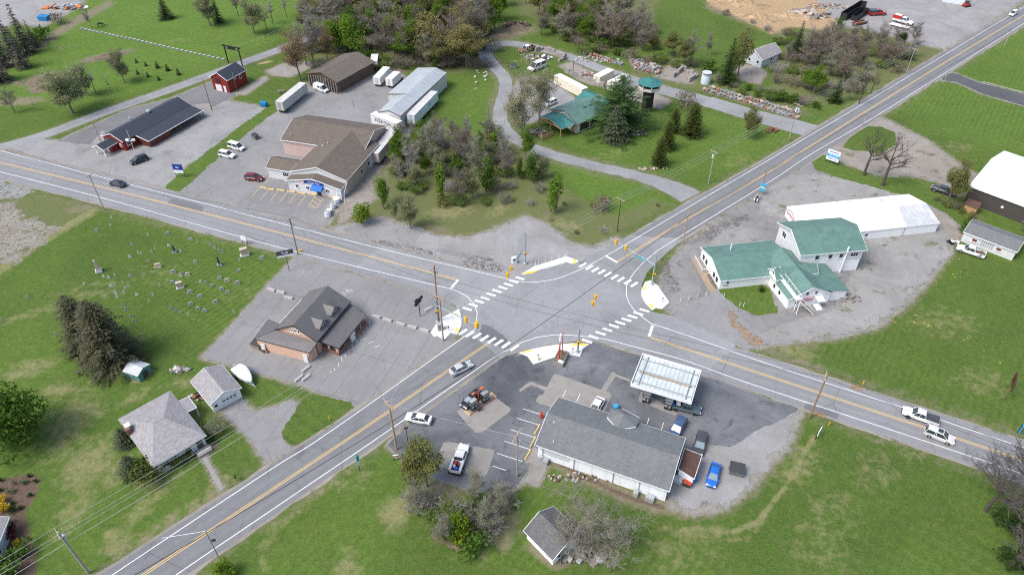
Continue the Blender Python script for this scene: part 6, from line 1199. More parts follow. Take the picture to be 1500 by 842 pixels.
T_bare('bud1', 21, 'twig_pale', 'leaf_bud', 3, .2, h=13, spread=3.6, up=.75, clear=.15, name='budding_tree', nl=8, jit=.4); T_bare('bud2', 22, 'twig_grey', 'leaf_olive', 6, .26, h=10, spread=4.2, name='budding_tree'); T_bare('bud3', 23, 'twig_grey', 'leaf_gold', 7, .26, h=10, spread=4.4, name='budding_tree', jit=.45); T_bare('bud4', 24, 'twig_brown', 'leaf_rust', 3, .2, h=9, spread=3.2, name='budding_tree', up=.6); T_bare('bud5', 25, 'twig_pale', 'leaf_pale', 5, .22, h=9, spread=3.2, up=.8, name='budding_tree'); T_bare('bud6', 26, 'twig_brown', 'leaf_bright', 6, .27, h=10, spread=4.2, name='budding_tree')
T_bare('snag', 31, 'bark_dark', h=10, spread=4.2, levels=3, tr=.3, clear=.3, name='gnarled_tree', tkm='bark_dark', nl=5); T_bare('slim', 33, 'twig_grey', h=8, spread=1.5, levels=3, up=.9, tr=.08, clear=.3, name='slim_tree'); T_bare('spread', 35, 'twig_pale', 'leaf_bud', 1, .07, h=8.5, spread=5.4, levels=4, up=.35, tr=.26, clear=.14, nl=6, name='spreading_tree'); T_bare('tall', 37, 'twig_grey', h=14, spread=2.2, up=.8, levels=3, tr=.2, clear=.3, name='bare_tree'); T_bare('black', 38, 'twig_dark', h=11, spread=5, levels=4, up=.45, tr=.28, clear=.25, name='bare_tree', tkm='bark_dark', nl=6)
T_leafy('leaf1', 41, 'leaf_bright', 10, 6.5, 2200, .4); T_leafy('leaf2', 42, 'leaf_mid', 9, 5.5, 1900, .38); T_leafy('olive', 43, 'leaf_gold', 11, 10, 4200, .42, 14); T_leafy('spike', 44, 'leaf_bright', 7, 2.8, 1500, .30, 12, .06, 'young_tree'); T_leafy('spike2', 45, 'leaf_mid', 8, 3.6, 1900, .32, 12, .06, 'young_tree'); T_leafy('maple', 46, 'leaf_mid', 7.5, 8, 5600, .36, 18, .03, 'round_tree', shell=.75); T_leafy('olive2', 47, 'leaf_olive', 9, 6, 1700, .38); T_leafy('dark', 48, 'leaf_dark', 8, 5, 1800, .4)
T_conifer('spruce', 51, 'needle_dark', 10, 5); T_conifer('pine', 52, 'needle_pine', 12, 10, 22, 15, .62, 'white_pine', -.05, .05, .1, .5, rag=.45); T_conifer('bluespruce', 53, 'needle_blue', 9, 7, 16, 13, .7, 'blue_spruce', .2, .03, .05, .75); T_conifer('brown', 54, 'needle_brown', 11, 7, 24, 17, .5, 'conifer', .12, .03, .04, .55, rag=.3); T_conifer('grey', 55, 'needle_grey', 12, 6, 16, 12, .7, 'conifer', .35, .05, .1, .75); T_conifer('arbor', 56, 'needle_gold', 7, 3.8, 24, 15, .36, 'arborvitae', -.4, .02, .0, .42, rag=.2); T_conifer('baby', 57, 'needle_dark', 1.8, 1.5, 8, 9, .3, 'young_spruce', .2, .05); T_conifer('green', 58, 'leaf_dark', 11, 6, 18, 13, .6, 'conifer', .1, .05, .04, .65)
T_shrub('shrub_g', 61, 'leaf_mid'); T_shrub('shrub_b', 62, 'leaf_lime', 3.4, 3.4, 1100, .28, 9, 'round_bush', shell=.7); T_shrub('shrub_brown', 63, 'leaf_brush', 2.2, 3.2, 420, .26); T_shrub('shrub_d', 64, 'leaf_dark', 1.8, 2.2, 700, .22, shell=.75); T_shrub('shrub_y', 65, 'leaf_yellow', 1.2, 1.5, 420, .17, shell=.8); T_shrub('shrub_red', 66, 'leaf_red', 2.0, 2.3, 800, .2, shell=.75); T_shrub('shrub_sage', 67, 'leaf_sage', 1.3, 2.0, 500, .18); T_shrub('shrub_olive', 68, 'needle_gold', 2.4, 3.0, 1200, .22, 10, shell=.75); T_shrub('shrub_blue', 69, 'needle_blue', 2.4, 2.6, 900, .22); T_shrub('shrub_pale', 70, 'leaf_pale', 3, 3, 520, .22); T_shrub('shrub_scrub', 71, 'leaf_olive', 2.2, 3.2, 460, .28)
def scrub(key, seed, twm, lm, h=3, w=3.4, n=34, lv=2, leaves=3):
    rr = random.Random(seed); tk = MB(); tw = MB(); en = []
    for k in range(n):
        a = rr.uniform(0, 6.3); r = w*.28*rr.random()**.5; p = Vector((math.cos(a)*r, math.sin(a)*r, -.1)); d = Vector((math.cos(a)*rr.uniform(0, .7), math.sin(a)*rr.uniform(0, .7), 1)).normalized(); L = h*rr.uniform(.5, 1.0); q = p+d*L*.5; tk.tube(p, q, .04, .028, 3, cap=False)
        for j in range(5):
            e = q+(d+Vector((rr.uniform(-.8, .8), rr.uniform(-.8, .8), rr.uniform(-.1, .6)))).normalized()*L*rr.uniform(.25, .55); tw.tube(q, e, .026, .012, 3, cap=False); en.append(e)
            for i in range(3): e2 = q.lerp(e, rr.uniform(.3, .9)); e3 = e2+Vector((rr.uniform(-.5, .5), rr.uniform(-.5, .5), rr.uniform(0, .5)))*L*.3; tw.tube(e2, e3, .016, .01, 3, cap=False); en.append(e3)
    lb = MB(); leaf_bits(lb, en, rr, .14, max(1, leaves-1), .18); PROTO[key] = (mktree('brush', tk, twm, [('twigs', tw, twm)]+[('crown', lb, lm)]*(leaves > 0)), h, [False])
scrub('scrub1', 81, 'twig_grey', 'leaf_brush', leaves=0); scrub('scrub2', 82, 'twig_brown', 'leaf_olive', 3.4, 4, leaves=3); scrub('scrub3', 83, 'twig_pale', 'leaf_pale', 4, 3.6, leaves=3); scrub('scrub4', 84, 'twig_brown', 'leaf_bright', 2.6, 3.6, leaves=6); scrub('scrub5', 85, 'twig_brown', 'leaf_brush', 3.6, 4.2, 44, leaves=0)
TR = random.Random(99)
NOUN = {}
def plant(key, u, v, h=None, label=None, group=None, w=1.0, top=None, cat=None):
    pr, ph, used = PROTO[key]; g = G(u, v); h = h or (hgt((u, v), (u, top)) if top is not None else ph); s = h/ph
    sc_ = (s*w*TR.uniform(.93, 1.07), s*w*TR.uniform(.93, 1.07), s); rz = TR.uniform(0, 6.28)
    if used[0]: o = dup(pr, label, (g.x, g.y, 0), rz, sc_)
    else: used[0] = True; o = pr; o.location = (g.x, g.y, 0); o.rotation_euler.z = rz; o.scale = sc_; o['label'] = label
    kind = 'shrub' if key.startswith(('shrub', 'scrub')) else 'tree'
    o['category'] = cat or kind
    if group: o['group'] = group
    elif 'group' in o: del o['group']
    return o
P_ = plant
# named trees
P_('spruce', 244, 28, 8.5, 'dark squat conifer alone in the top left field', w=1.6); P_('spruce', 321, 34, 10, 'narrow dark conifer beside pale yellow-green tree in field', w=.9); P_('bud5', 308, 38, 11, 'yellow-green budding tree beside a narrow conifer in field', w=1.3)
P_('brown', 130, 506, None, 'darker brownish conifer on the left of the cemetery pair', top=434, w=1.1); P_('brown', 168, 530, None, 'broader brown conifer leaning over the green garden shed', top=442, w=1.25)
P_('pine', 905, 190, None, 'tall bluish pine hiding the end of the showroom', top=112, w=1.4); P_('bluespruce', 900, 206, None, 'grey-blue spruce in front of taller pine', top=156, w=1.3); P_('shrub_g', 911, 205, 2.6, 'low spreading green bush at the foot of the pines', w=1.3); P_('shrub_red', 918, 178, 4, 'dark red shrub beside the pines', w=.7)
P_('arbor', 1012, 199, None, 'widest golden-green arborvitae near bare purple bush', top=152, w=1.25); P_('arbor', 976, 219, None, 'middle arborvitae of the lawn row', top=178, w=.95); P_('arbor', 964.5, 243, None, 'nearest arborvitae of the lawn row toward the road', top=203, w=1.0); P_('arbor', 986, 193, None, 'pale green shrubby conifer behind arborvitae row', top=160, w=1.2)
P_('green', 1064, 122, None, 'front conifer in the clump beside the cottage', top=58, w=.9); P_('olive2', 1080, 112, None, 'taller leafy tree behind the cottage conifer', top=42, w=.75); P_('spruce', 1165, 82, None, 'dark conifer standing right of the cottage', top=32, w=1.0); P_('green', 1222, 150, 7, 'low dark conifer beside the right-hand road', w=1.2)
for k, (u, v, tp, w_) in enumerate(((8, 98, 30, 1.0), (22, 84, 18, .9), (42, 78, 8, .9), (2, 120, 55, 1.2), (36, 100, 40, .9), (52, 70, 30, .8))): P_('grey', u, v, None, ['leftmost dull grey conifer in the top left corner clump', 'second grey conifer behind corner clump front', 'tallest grey conifer at the right of corner clump', 'lowest grey conifer touching the left edge', 'front grey conifer of the corner clump above the lawn', 'small grey conifer by the quarry lot bush'][k], top=tp, w=w_)
P_('shrub_g', 60, 58, 5, 'green bush in front of the grey corner conifers', w=1.6); P_('shrub_g', 50, 66, 4.5, 'lower green bush under the grey corner conifers', w=1.5); P_('shrub_brown', 88, 36, 4, 'brown bush near the blue skip', w=1.2)
P_('maple', 34, 642, None, 'big round bright green tree on the left edge', top=570, w=.95); P_('shrub_b', 530, 327, None, 'bright lime round bush near the roadside gravel', top=296, w=.9)
P_('bud2', 626, 712, None, 'budding yellowish tree at the head of the thicket', top=652, w=1.0); P_('shrub_b', 676, 790, 5.5, 'bright green bush glowing inside the bare thicket', w=.8); P_('shrub_g', 690, 800, 4, 'darker green bush low in the thicket', w=1.2); P_('dark', 700, 765, 5, 'deep green sapling at the back of thicket', w=.7)
P_('spread', 866, 793, 9.5, 'wide bare spreading tree between store and white garage', w=1.15); P_('slim', 838, 826, 6, 'slim bare sapling at the white garage corner', w=1.4); P_('slim', 893, 838, 5, 'slim bare sapling at the bottom beside white garage', w=1.3)
P_('black', 1443, 748, 11, 'dark bare tree leaning over the right edge road', w=1.0); P_('black', 1490, 740, 12, 'dense dark bare tree on the far right edge', w=1.0); P_('black', 1478, 830, 11, 'dark bare tree in the lower right corner', w=1.1); P_('dark', 1492, 790, 5, 'dark evergreen bush under bare trees at right edge', w=1.2); P_('shrub_d', 1478, 775, 3.5, 'low dark bush below the right edge bare trees', w=1.4); P_('shrub_d', 1497, 835, 4, 'dark bush in the bottom right corner', w=1.5)
P_('shrub_b', 335, 842, 3.6, 'yellow-green bush at bottom beside the road', w=.9); P_('bud1', 765, 203, None, 'tall pale budding tree left of the showroom porch', top=104, w=1.0); P_('bud1', 790, 184, None, 'tall pale budding tree behind the showroom porch', top=86, w=1.05); P_('tall', 717, 208, None, 'tall thin bare tree inside the bend of loop drive', top=146, w=.8); P_('tall', 842, 0, None, 'tall grey bare tree rising from the middle wood', top=-45, w=1)
P_('bud6', 770, 236, None, 'leafing tree beside the loop drive below the showroom', top=196, w=.8); P_('bud2', 1093, 202, None, 'pale green budding tree on the lawn by the gravel drive', top=160, w=.9); P_('shrub_brown', 1000, 155, 4.2, 'purple-brown bare bush behind arborvitae', w=1.3); P_('shrub_scrub', 945, 172, 3, 'yellowish bush at the foot of viewing tower', w=.9); P_('shrub_g', 983, 172, 3, 'round green bush between tower and arborvitae', w=1.0)
P_('snag', 1265, 257, None, 'gnarled bare tree on left of the pair by barn drive', top=190, w=.85); P_('snag', 1292, 272, None, 'leaning gnarled bare tree beside the white hall drive', top=200, w=.9); P_('bud2', 1384, 302, None, 'small budding tree beside the dark grey pickup', top=240, w=.7); P_('snag', 1258, 152, None, 'gnarled dark trunk tree beside the upper right road', top=112, w=.6); P_('snag', 1275, 138, None, 'second gnarled roadside trunk farther up the road', top=104, w=.6)
P_('bare1', 135, 42, None, 'lone bare tree near the end of the white fence', top=8, w=.7); P_('bud5', 183, 122, None, 'round bare tree above the row of baby spruces', top=76, w=1.05); P_('bud5', 107, 166, None, 'broad grey-green bare tree over the lane', top=106, w=1.4); P_('bud5', 130, 141, None, 'left tree of three slim ones in field', top=98, w=.9); P_('slim', 140, 135, None, 'right tree of three slim ones in field', top=92, w=1.4); P_('slim', 121, 141, None, 'middle slim tree in field beside dirt heap', top=100, w=1.6); P_('slim', 163, 136, 6, 'thin sapling between the slim field trees and lane'); P_('bare2', 22, 165, None, 'small bare tree beside the brown pond patch', top=130, w=.9); P_('slim', 53, 162, 4, 'tiny sapling near the brown pond patch')
for k, (u, v) in enumerate(((200, 92), (214, 97), (231, 100), (246, 104), (262, 110), (202, 109), (217, 113), (233, 118), (186, 105))): P_('baby', u, v, 2.2 if k in (2, 3, 4) else 1.5, 'small dark young spruce planted in two rows in the field', 'young spruces in the field')
for k, (u, v, tp, key, w_, lab) in enumerate(((349, 24, -15, 'bare2', .8, 'thin bare tree by the top edge of left field'), (373, 50, 2, 'bud5', 1.1, 'pale feathery tree in field left of the wood'), (391, 45, 8, 'slim', 1.6, 'slim bare tree right of pale feathery field tree'), (400, 36, -8, 'slim', 1.6, 'dark slim tree near top edge by the wood'), (420, 26, -12, 'slim', 1.6, 'last slim field tree before the wood'), (449, 18, -16, 'slim', 1.6, 'slim tree at top edge touching the wood'))): P_(key, u, v, None, lab, top=tp, w=w_)
# wood at top centre: every tree its own thing
WOOD = [('bud4', 440, 118, 50, 1.05, 'rust-tinted tree nearest the farm slab'), ('bare2', 460, 96, 48, .9, 'bare brown tree beside the barn slab'), ('bud4', 480, 88, 42, .9, 'orange-brown tree over the storage barn'), ('leaf1', 495, 78, 22, .95, 'bright green tree at left of the wood front'), ('leaf1', 522, 82, 14, 1.0, 'bright green tree rising behind storage barn'), ('leaf2', 546, 70, 8, .95, 'mid green tree right of the bright pair behind barn'), ('bare2', 560, 90, 20, .95, 'bare grey-brown tree behind the barn ridge'), ('olive2', 578, 80, 8, .9, 'olive tree behind the box trucks'), ('bare2', 590, 92, 30, .9, 'bare tree beside soil heap'), ('olive', 628, 88, 22, 1.0, 'big golden-olive tree standing out of the wood'), ('bare4', 652, 96, 40, 1.0, 'twiggy brown tree right of golden-olive tree'), ('bare2', 668, 88, 26, .9, 'brown bare tree by the warehouse far end'), ('bare2', 690, 82, 12, 1.0, 'tall brown bare tree on the right wood edge'), ('bare1', 698, 64, 4, .8, 'grey bare tree last on right wood edge'),
 ('bud2', 455, 52, 4, 1.0, 'budding grey-green tree on the left wood edge'), ('bud3', 480, 40, -10, .9, 'gold-budded tree at left top of wood'), ('bare2', 505, 36, -18, 1, 'dark bare tree behind the bright green pair'), ('olive2', 530, 30, -22, 1, 'olive crown at the top edge, left of centre wood'), ('bare3', 556, 38, -16, 1, 'pale-twigged tree behind the mid green tree'), ('bud6', 580, 30, -26, 1, 'green budding crown at top edge over box trucks'), ('bare2', 604, 40, -16, 1, 'dark bare tree left of golden-olive crown'), ('bud2', 630, 26, -28, 1, 'yellowish crown directly behind golden-olive tree'), ('leaf2', 655, 40, -14, .9, 'green crown right behind golden-olive tree'), ('bare2', 680, 44, -20, 1, 'tall bare tree right of green crown'), ('bare1', 700, 30, -30, 1, 'grey bare tree at top right of the wood'), ('bare2', 715, 50, -8, .8, 'thin bare tree above the loop drive bend'),
 ('bare4', 470, 0, -52, 1, 'twiggy crown cut by the top edge, left wood'), ('olive2', 500, -4, -60, 1, 'olive crown cut by the top edge'), ('bare2', 530, -2, -60, 1, 'bare crown cut by the top edge beside olive crown'), ('bud3', 560, -6, -64, 1, 'gold crown cut by the top edge'), ('bare2', 590, 0, -58, 1, 'bare crown cut by top edge right of gold crown'), ('bud2', 620, -4, -62, 1, 'yellow-green crown cut by top edge in mid wood'), ('bare4', 650, 0, -56, 1, 'brown twiggy crown cut by top edge'), ('bare2', 680, 0, -60, 1, 'dark bare crown cut by top edge, right wood'), ('leaf2', 516, 58, 6, .8, 'green crown filling between bright pair'), ('bare3', 572, 56, -2, .9, 'pale-twigged tree above the box trucks'), ('bare2', 612, 66, 10, .8, 'bare tree just left under golden-olive crown'), ('bud6', 642, 62, 6, .7, 'greenish tree under golden-olive crown right side'), ('bare2', 682, 64, 4, .9, 'bare tree above the warehouse ridge'), ('bare4', 540, 52, -2, .9, 'brown twigs above barn ridge end')]
for key, u, v, tp, w_, lab in WOOD: P_(key, u, v, None, lab, 'trees of the top centre wood', top=tp, w=w_)
MID = [('bud6', 790, 18, -34, .9, 'green budding tree at left of the middle wood'), ('bare2', 812, 30, -20, .9, 'bare brown tree above the meadow path'), ('bud2', 830, 44, -4, .9, 'olive tree at front of middle wood'), ('leaf2', 848, 50, 8, .8, 'green tree at front of middle wood'), ('bare4', 866, 54, 10, .9, 'brown twiggy tree in front of middle wood'), ('bare1', 884, 62, 6, .8, 'grey bare tree rising tall at middle wood front'), ('bare2', 905, 66, 16, .9, 'bare tree near the junk row'), ('bare1', 925, 62, 18, .9, 'grey bare tree at right of middle wood front'), ('bare3', 945, 58, 20, .9, 'pale bare tree last at right of middle wood'), ('bare2', 860, 20, -30, 1, 'bare tree deep in the middle wood'), ('bud2', 885, 26, -24, 1, 'yellow-green tree deep in the middle wood'), ('bare4', 912, 28, -18, 1, 'twiggy tree deep in middle wood by the meadow'), ('bare2', 835, 8, -40, 1, 'bare crown cut by top edge in middle wood'), ('bare2', 880, -6, -58, 1, 'bare crown cut by top edge behind middle wood'), ('bud6', 915, -4, -50, 1, 'greenish crown cut by top edge near excavation'), ('leaf2', 770, 6, -36, .7, 'green tree beside brush heap at top edge'), ('bud2', 955, 74, 52, 1.2, 'low yellow-green tree behind stone bins'), ('bud2', 985, 82, 50, 1.2, 'yellow-green tree at the meadow edge behind stone bins'), ('bud2', 1003, 96, 62, 1.0, 'yellow-green tree nearest the pale blue tank'), ('bare3', 1012, 96, 52, .9, 'thin bare tree before the meadow'), ('bare3', 1035, 82, 50, .7, 'leafless thin tree standing in the meadow edge')]
for key, u, v, tp, w_, lab in MID: P_(key, u, v, None, lab, 'trees behind the stone yard', top=tp, w=w_)
ISL = [('bare1', 600, 262, 205, .8, 'grey bare tree beside the pink trailer'), ('bare3', 628, 246, 186, .9, 'pale bare tree at top of scrub plot'), ('bare1', 652, 240, 182, .8, 'grey bare tree in the scrub plot top'), ('bare2', 676, 250, 190, .8, 'brown bare tree in the scrub plot middle'), ('bare3', 696, 258, 204, .8, 'pale bare tree right in scrub plot'), ('spike', 562, 306, 258, .9, 'pointed bright green young tree left in scrub plot'), ('spike', 648, 292, 242, .9, 'pointed green young tree in scrub plot middle'), ('spike2', 712, 282, 222, .95, 'dark green young tree right of bare scrub trees'), ('spike2', 780, 268, 218, .8, 'green young tree beside the gravel drive scrub'), ('spike', 813, 311, 258, 1.0, 'rounded green young tree near the roadside meadow'), ('spike', 596, 240, 205, .9, 'green young tree behind the pink trailer'), ('leaf1', 706, 232, 188, .6, 'yellow-green tree near thin bare drive tree'), ('bud5', 602, 334, 292, 1.0, 'pale grey budding bush-tree beside gravel verge'), ('bare3', 565, 298, 262, .7, 'pale twig tree left of pointed young tree'), ('bud5', 580, 322, 296, .8, 'feathery pale sapling by scrub verge'), ('bare2', 672, 300, 250, .7, 'brown bare tree below scrub middle'), ('bud5', 692, 292, 248, .8, 'pale budding tree amid scrub'), ('bare2', 640, 216, 170, .8, 'bare tree near the stacked trailer end'), ('bare1', 735, 228, 185, .7, 'bare tree by the gravel bend'), ('spike2', 760, 262, 226, .7, 'dark young tree below gravel bend'), ('bare2', 742, 262, 220, .7, 'brown twigs tree below bend'), ('bud5', 795, 262, 232, .8, 'grey-green willow-like tree on the meadow edge'), ('slim', 768, 192, 150, 2, 'thin dark trunk beside loop drive'), ('bud6', 618, 230, 185, .7, 'greenish tree above pink trailer')]
for key, u, v, tp, w_, lab in ISL: P_(key, u, v, None, lab, 'trees of the scrub plot', top=tp, w=w_)
RW = [('bare2', 1180, 96, 50, .9, 'brown bare tree right of the dark conifer'), ('bare2', 1196, 100, 44, .9, 'bare tree below the sand patch'), ('bare3', 1214, 112, 66, .9, 'pale bare tree below sand patch'), ('bare4', 1236, 122, 76, 1, 'twiggy brown tree in right wood'), ('bare2', 1212, 70, 30, .9, 'bare tree left of green crown below dumpsters'), ('leaf2', 1226, 52, 24, .9, 'green bushy crown just below black dumpsters'), ('bare2', 1262, 72, 40, 1, 'brown bare tree below the utility trailer'), ('bare2', 1284, 86, 46, 1, 'brown bare tree below the flat trailer'), ('bare4', 1300, 98, 58, 1, 'twiggy tree near the upper road poles'), ('dark', 1314, 76, 46, .8, 'dark green bushy tree at lot edge'), ('bare2', 1334, 84, 56, .9, 'last bare tree toward the upper road'), ('leaf1', 1176, 128, 96, .8, 'lime green tree beside the cottage lawn'), ('bud6', 1190, 142, 100, .9, 'budding green tree near cottage'), ('bare3', 1242, 148, 112, .8, 'thin tree by roadside wires'), ('bare2', 1150, 100, 62, .7, 'bare tree behind cottage right corner'), ('spike', 1246, 66, 44, .9, 'yellow-green pointed tree beside small sand patch'), ('bare2', 1238, 92, 50, .9, 'brown bare tree in front of small sand patch')]
for key, u, v, tp, w_, lab in RW: P_(key, u, v, None, lab, 'trees of the right-hand wood', top=tp, w=w_)
def near_road(u, v): g = G(u, v).xy; return min((q-g).length for q in cB) < 7.5 or min((q-g).length for q in cA) < 8.5
def many(keys, pts, lab, grp, h=(2, 3.6), w=(.9, 1.5), jit=4):
    for u, v in [p for p in pts if not near_road(*p)]: P_(TR.choice(keys), u+TR.uniform(-jit, jit), v+TR.uniform(-jit*.6, jit*.6), TR.uniform(*h), lab, grp, TR.uniform(*w))
many(['scrub1', 'scrub3', 'scrub4', 'scrub4', 'shrub_scrub'], [(560+22*(k % 12)+9*((k//12) % 2), 215+21*(k//12)) for k in range(0, 60) if k % 3 and 545 < 560+22*(k % 12) < 800 and not (k//12 > 3 and k % 12 < 3) and not (k//12 < 2 and k % 12 > 8)], 'twiggy brush in the overgrown scrub plot', 'brush in the scrub plot', (1.8, 3.4))
many(['scrub1', 'scrub5', 'scrub2', 'scrub4', 'shrub_brown'], [(455+20*(k % 14)+8*((k//14) % 2), 98-24*(k//14)) for k in range(42)], 'tangled undergrowth on the floor of the wood', 'undergrowth of the top wood', (2.4, 4.5), (1, 1.7))
many(['scrub2', 'scrub4', 'scrub5', 'shrub_g', 'shrub_brown'], [(800+17*k, 40+6*(k % 3)+1.2*k) for k in range(10)]+[(830+18*k, 62+.8*k+3*(k % 2)) for k in range(8)]+[(860+22*k, 76+3.4*k) for k in range(9)], 'dense brush along the wood above the stone yard', 'brush above the stone yard', (2, 4), (1, 1.7))
many(['scrub1', 'scrub5', 'scrub2', 'shrub_brown', 'scrub4'], [(1140+19*(k % 11), 66+19*(k//11)+2*(k % 11)) for k in range(44) if not (k//11 == 3 and k % 11 > 6)], 'brown brush filling the right-hand wood', 'brush in the right-hand wood', (2.2, 4.2), (1, 1.7))
many(['scrub4', 'shrub_g', 'scrub5'], [(1060+17*k, 122+4.5*k) for k in range(9)]+[(1085+20*k, 138+4*k) for k in range(5)], 'bush in the strip above the stone pallets', 'bushes above the stone pallets', (2, 3.4), (1, 1.5), 3)
many(['scrub1', 'scrub5', 'scrub1', 'scrub4'], [(618, 742), (640, 752), (706, 742), (725, 755), (648, 768), (672, 758), (712, 778), (735, 738), (700, 760)], 'bare twiggy brush in the roadside thicket', 'brush of the thicket', (2.6, 4.6), (1, 1.5), 5)
for u, v, h_, lab in ((612, 740, 7, 'bare tree on the left side of the thicket'), (697, 728, 7, 'bare tree at thicket back near the store bays'), (716, 780, 7.5, 'pale bare tree on right side of thicket'), (735, 742, 6, 'thin bare tree at thicket right corner'), (652, 792, 6, 'bare tree at the thicket front')): P_('bare3', u, v, h_, lab, w=.9)
many(['scrub1', 'scrub2', 'shrub_brown'], [(1170, 56), (1150, 50), (1120, 44), (1100, 34), (1060, 22)], 'scrubby bush on the excavation bank', 'bushes on the excavation bank', (1.6, 3))
many(['scrub1', 'shrub_scrub', 'scrub2'], [(870, 302), (882, 340), (900, 346), (930, 330), (960, 300), (830, 300), (845, 340), (806, 325)], 'low weedy brush on the roadside ditch', 'brush in the roadside ditch', (.8, 1.6)); P_('shrub_brown', 877, 306, 3.4, 'purple-brown bare bush on the ditch bend', w=1.2)
many(['shrub_scrub', 'scrub2'], [(1372, 292), (1385, 300), (1398, 306), (1410, 314), (1422, 322)], 'weedy bush on the bank by the mobile home', 'bank bushes by the mobile home', (1.2, 2.4)); P_('shrub_g', 1412, 338, 3, 'green bush at the mobile home corner', w=1.2); P_('bare3', 1497, 340, 6, 'thin bare tree before the dark barn wall', w=.8)
for key, u, v, h_, w_, lab in (('bluespruce', 184, 650, 4.0, 1.45, 'upper blue-green spruce beside the bungalow chimney'), ('bluespruce', 194, 692, 4.2, 1.5, 'lower blue-green spruce at the bungalow corner'), ('shrub_olive', 222, 697, 3.8, 1.3, 'big round olive bush at the bungalow corner'), ('shrub_olive', 258, 680, 2.0, 1.1, 'clipped olive bush under the bungalow front wall'), ('shrub_olive', 279, 671, 1.7, .95, 'smaller clipped bush beside the bungalow steps'), ('shrub_d', 308, 648, 2.0, .7, 'dark bush at the bungalow right corner'), ('scrub3', 320, 630, 3.2, 1.2, 'twiggy reddish bush between bungalow and garage'), ('shrub_d', 1115, 426, 1.3, 1.0, 'round dark bush on the small lawn by green-roof house')): P_(key, u, v, h_, lab, w=w_)
for key, u, v, h_, w_, lab in (('shrub_y', 5, 736, 1.5, 1, 'upper yellow bush in the mulch bed'), ('shrub_y', 6, 746, 1.6, 1.1, 'lower yellow bush in the mulch bed'), ('shrub_y', 27, 797, 1.1, .8, 'small gold bush near the red maple bush'), ('shrub_red', 21, 784, 2.2, 1.1, 'dark red round bush in the mulch bed'), ('shrub_pale', 14, 765, 1.8, .9, 'pale green bush between yellow and red bushes'), ('shrub_g', 36, 808, 2.4, 1.3, 'green spreading bush below the red bush'), ('shrub_g', 14, 838, 3.0, 1.4, 'green bush in the bottom left corner'), ('shrub_sage', 15, 722, .9, 1.2, 'sage ground bush in mulch bed left'), ('shrub_sage', 36, 707, .9, 1.1, 'sage ground bush in mulch bed top'), ('shrub_brown', 22, 708, 1.0, .7, 'heathery purple bush in mulch bed'), ('shrub_d', 20, 750, 1.3, .8, 'dark bush beside the yellow bushes')): P_(key, u, v, h_, lab, w=w_)
for u, v in ((44, 697), (3, 704), (52, 706), (2, 718), (44, 727), (20, 737), (31, 744)): P_('shrub_d', u, v, .7, 'small dark clipped bush dotted round the mulch bed', 'small bushes of the mulch bed')
many(['bare2', 'bud6', 'bare1', 'bud2', 'bare3', 'bud3', 'bud5', 'bud6', 'bud2', 'leaf1'], [(452+25*(k % 12)+11*((k//12) % 2), 96-22*(k//12)) for k in range(60) if not (k//12 == 0 and k % 12 in (1, 2, 3, 4, 5, 10, 11)) and not (k//12 < 2 and k % 12 > 9)], 'bare or budding tree massed in the top centre wood', 'bare trees massed in the wood', (10, 14.5), (.9, 1.2), 9)
many(['leaf2', 'bud6', 'shrub_g', 'bud6'], [(500, 66), (538, 88), (560, 60), (600, 84), (640, 104), (575, 30), (660, 60), (520, 6), (610, 14), (700, 92)], 'leafing green understorey tree inside the top centre wood', 'green understorey of the wood', (4, 8), (.9, 1.2), 6)
many(['bare1', 'bare2', 'bud6', 'bare3', 'bud5'], [(584+21*(k % 8), 208+17*(k//8)) for k in range(34)], 'bare or just-leafing tree crowding the scrub plot', 'bare trees of the scrub plot', (5, 7.6), (.75, 1.0), 7)
many(['bare2', 'bud6', 'bare4', 'bud2', 'bare3'], [(795+20*(k % 8), 20+17*(k//8)+3*(k % 8)) for k in range(24)], 'bare tree massed in the wood behind the stone yard', 'bare trees behind the stone yard', (8, 12), (.9, 1.2), 7)
many(['bare2', 'bare1', 'bare4'], [(1178+22*(k % 8), 82+21*(k//8)-2*(k % 8)) for k in range(16)], 'brown bare tree massed in the right-hand wood', 'bare trees of the right-hand wood', (6, 9.5), (.9, 1.2), 6)
# prototypes that were never placed are removed
for k, (pr, h_, used) in PROTO.items():
    if not used[0]:
        for ch in list(pr.children): bpy.data.objects.remove(ch)
        bpy.data.objects.remove(pr)
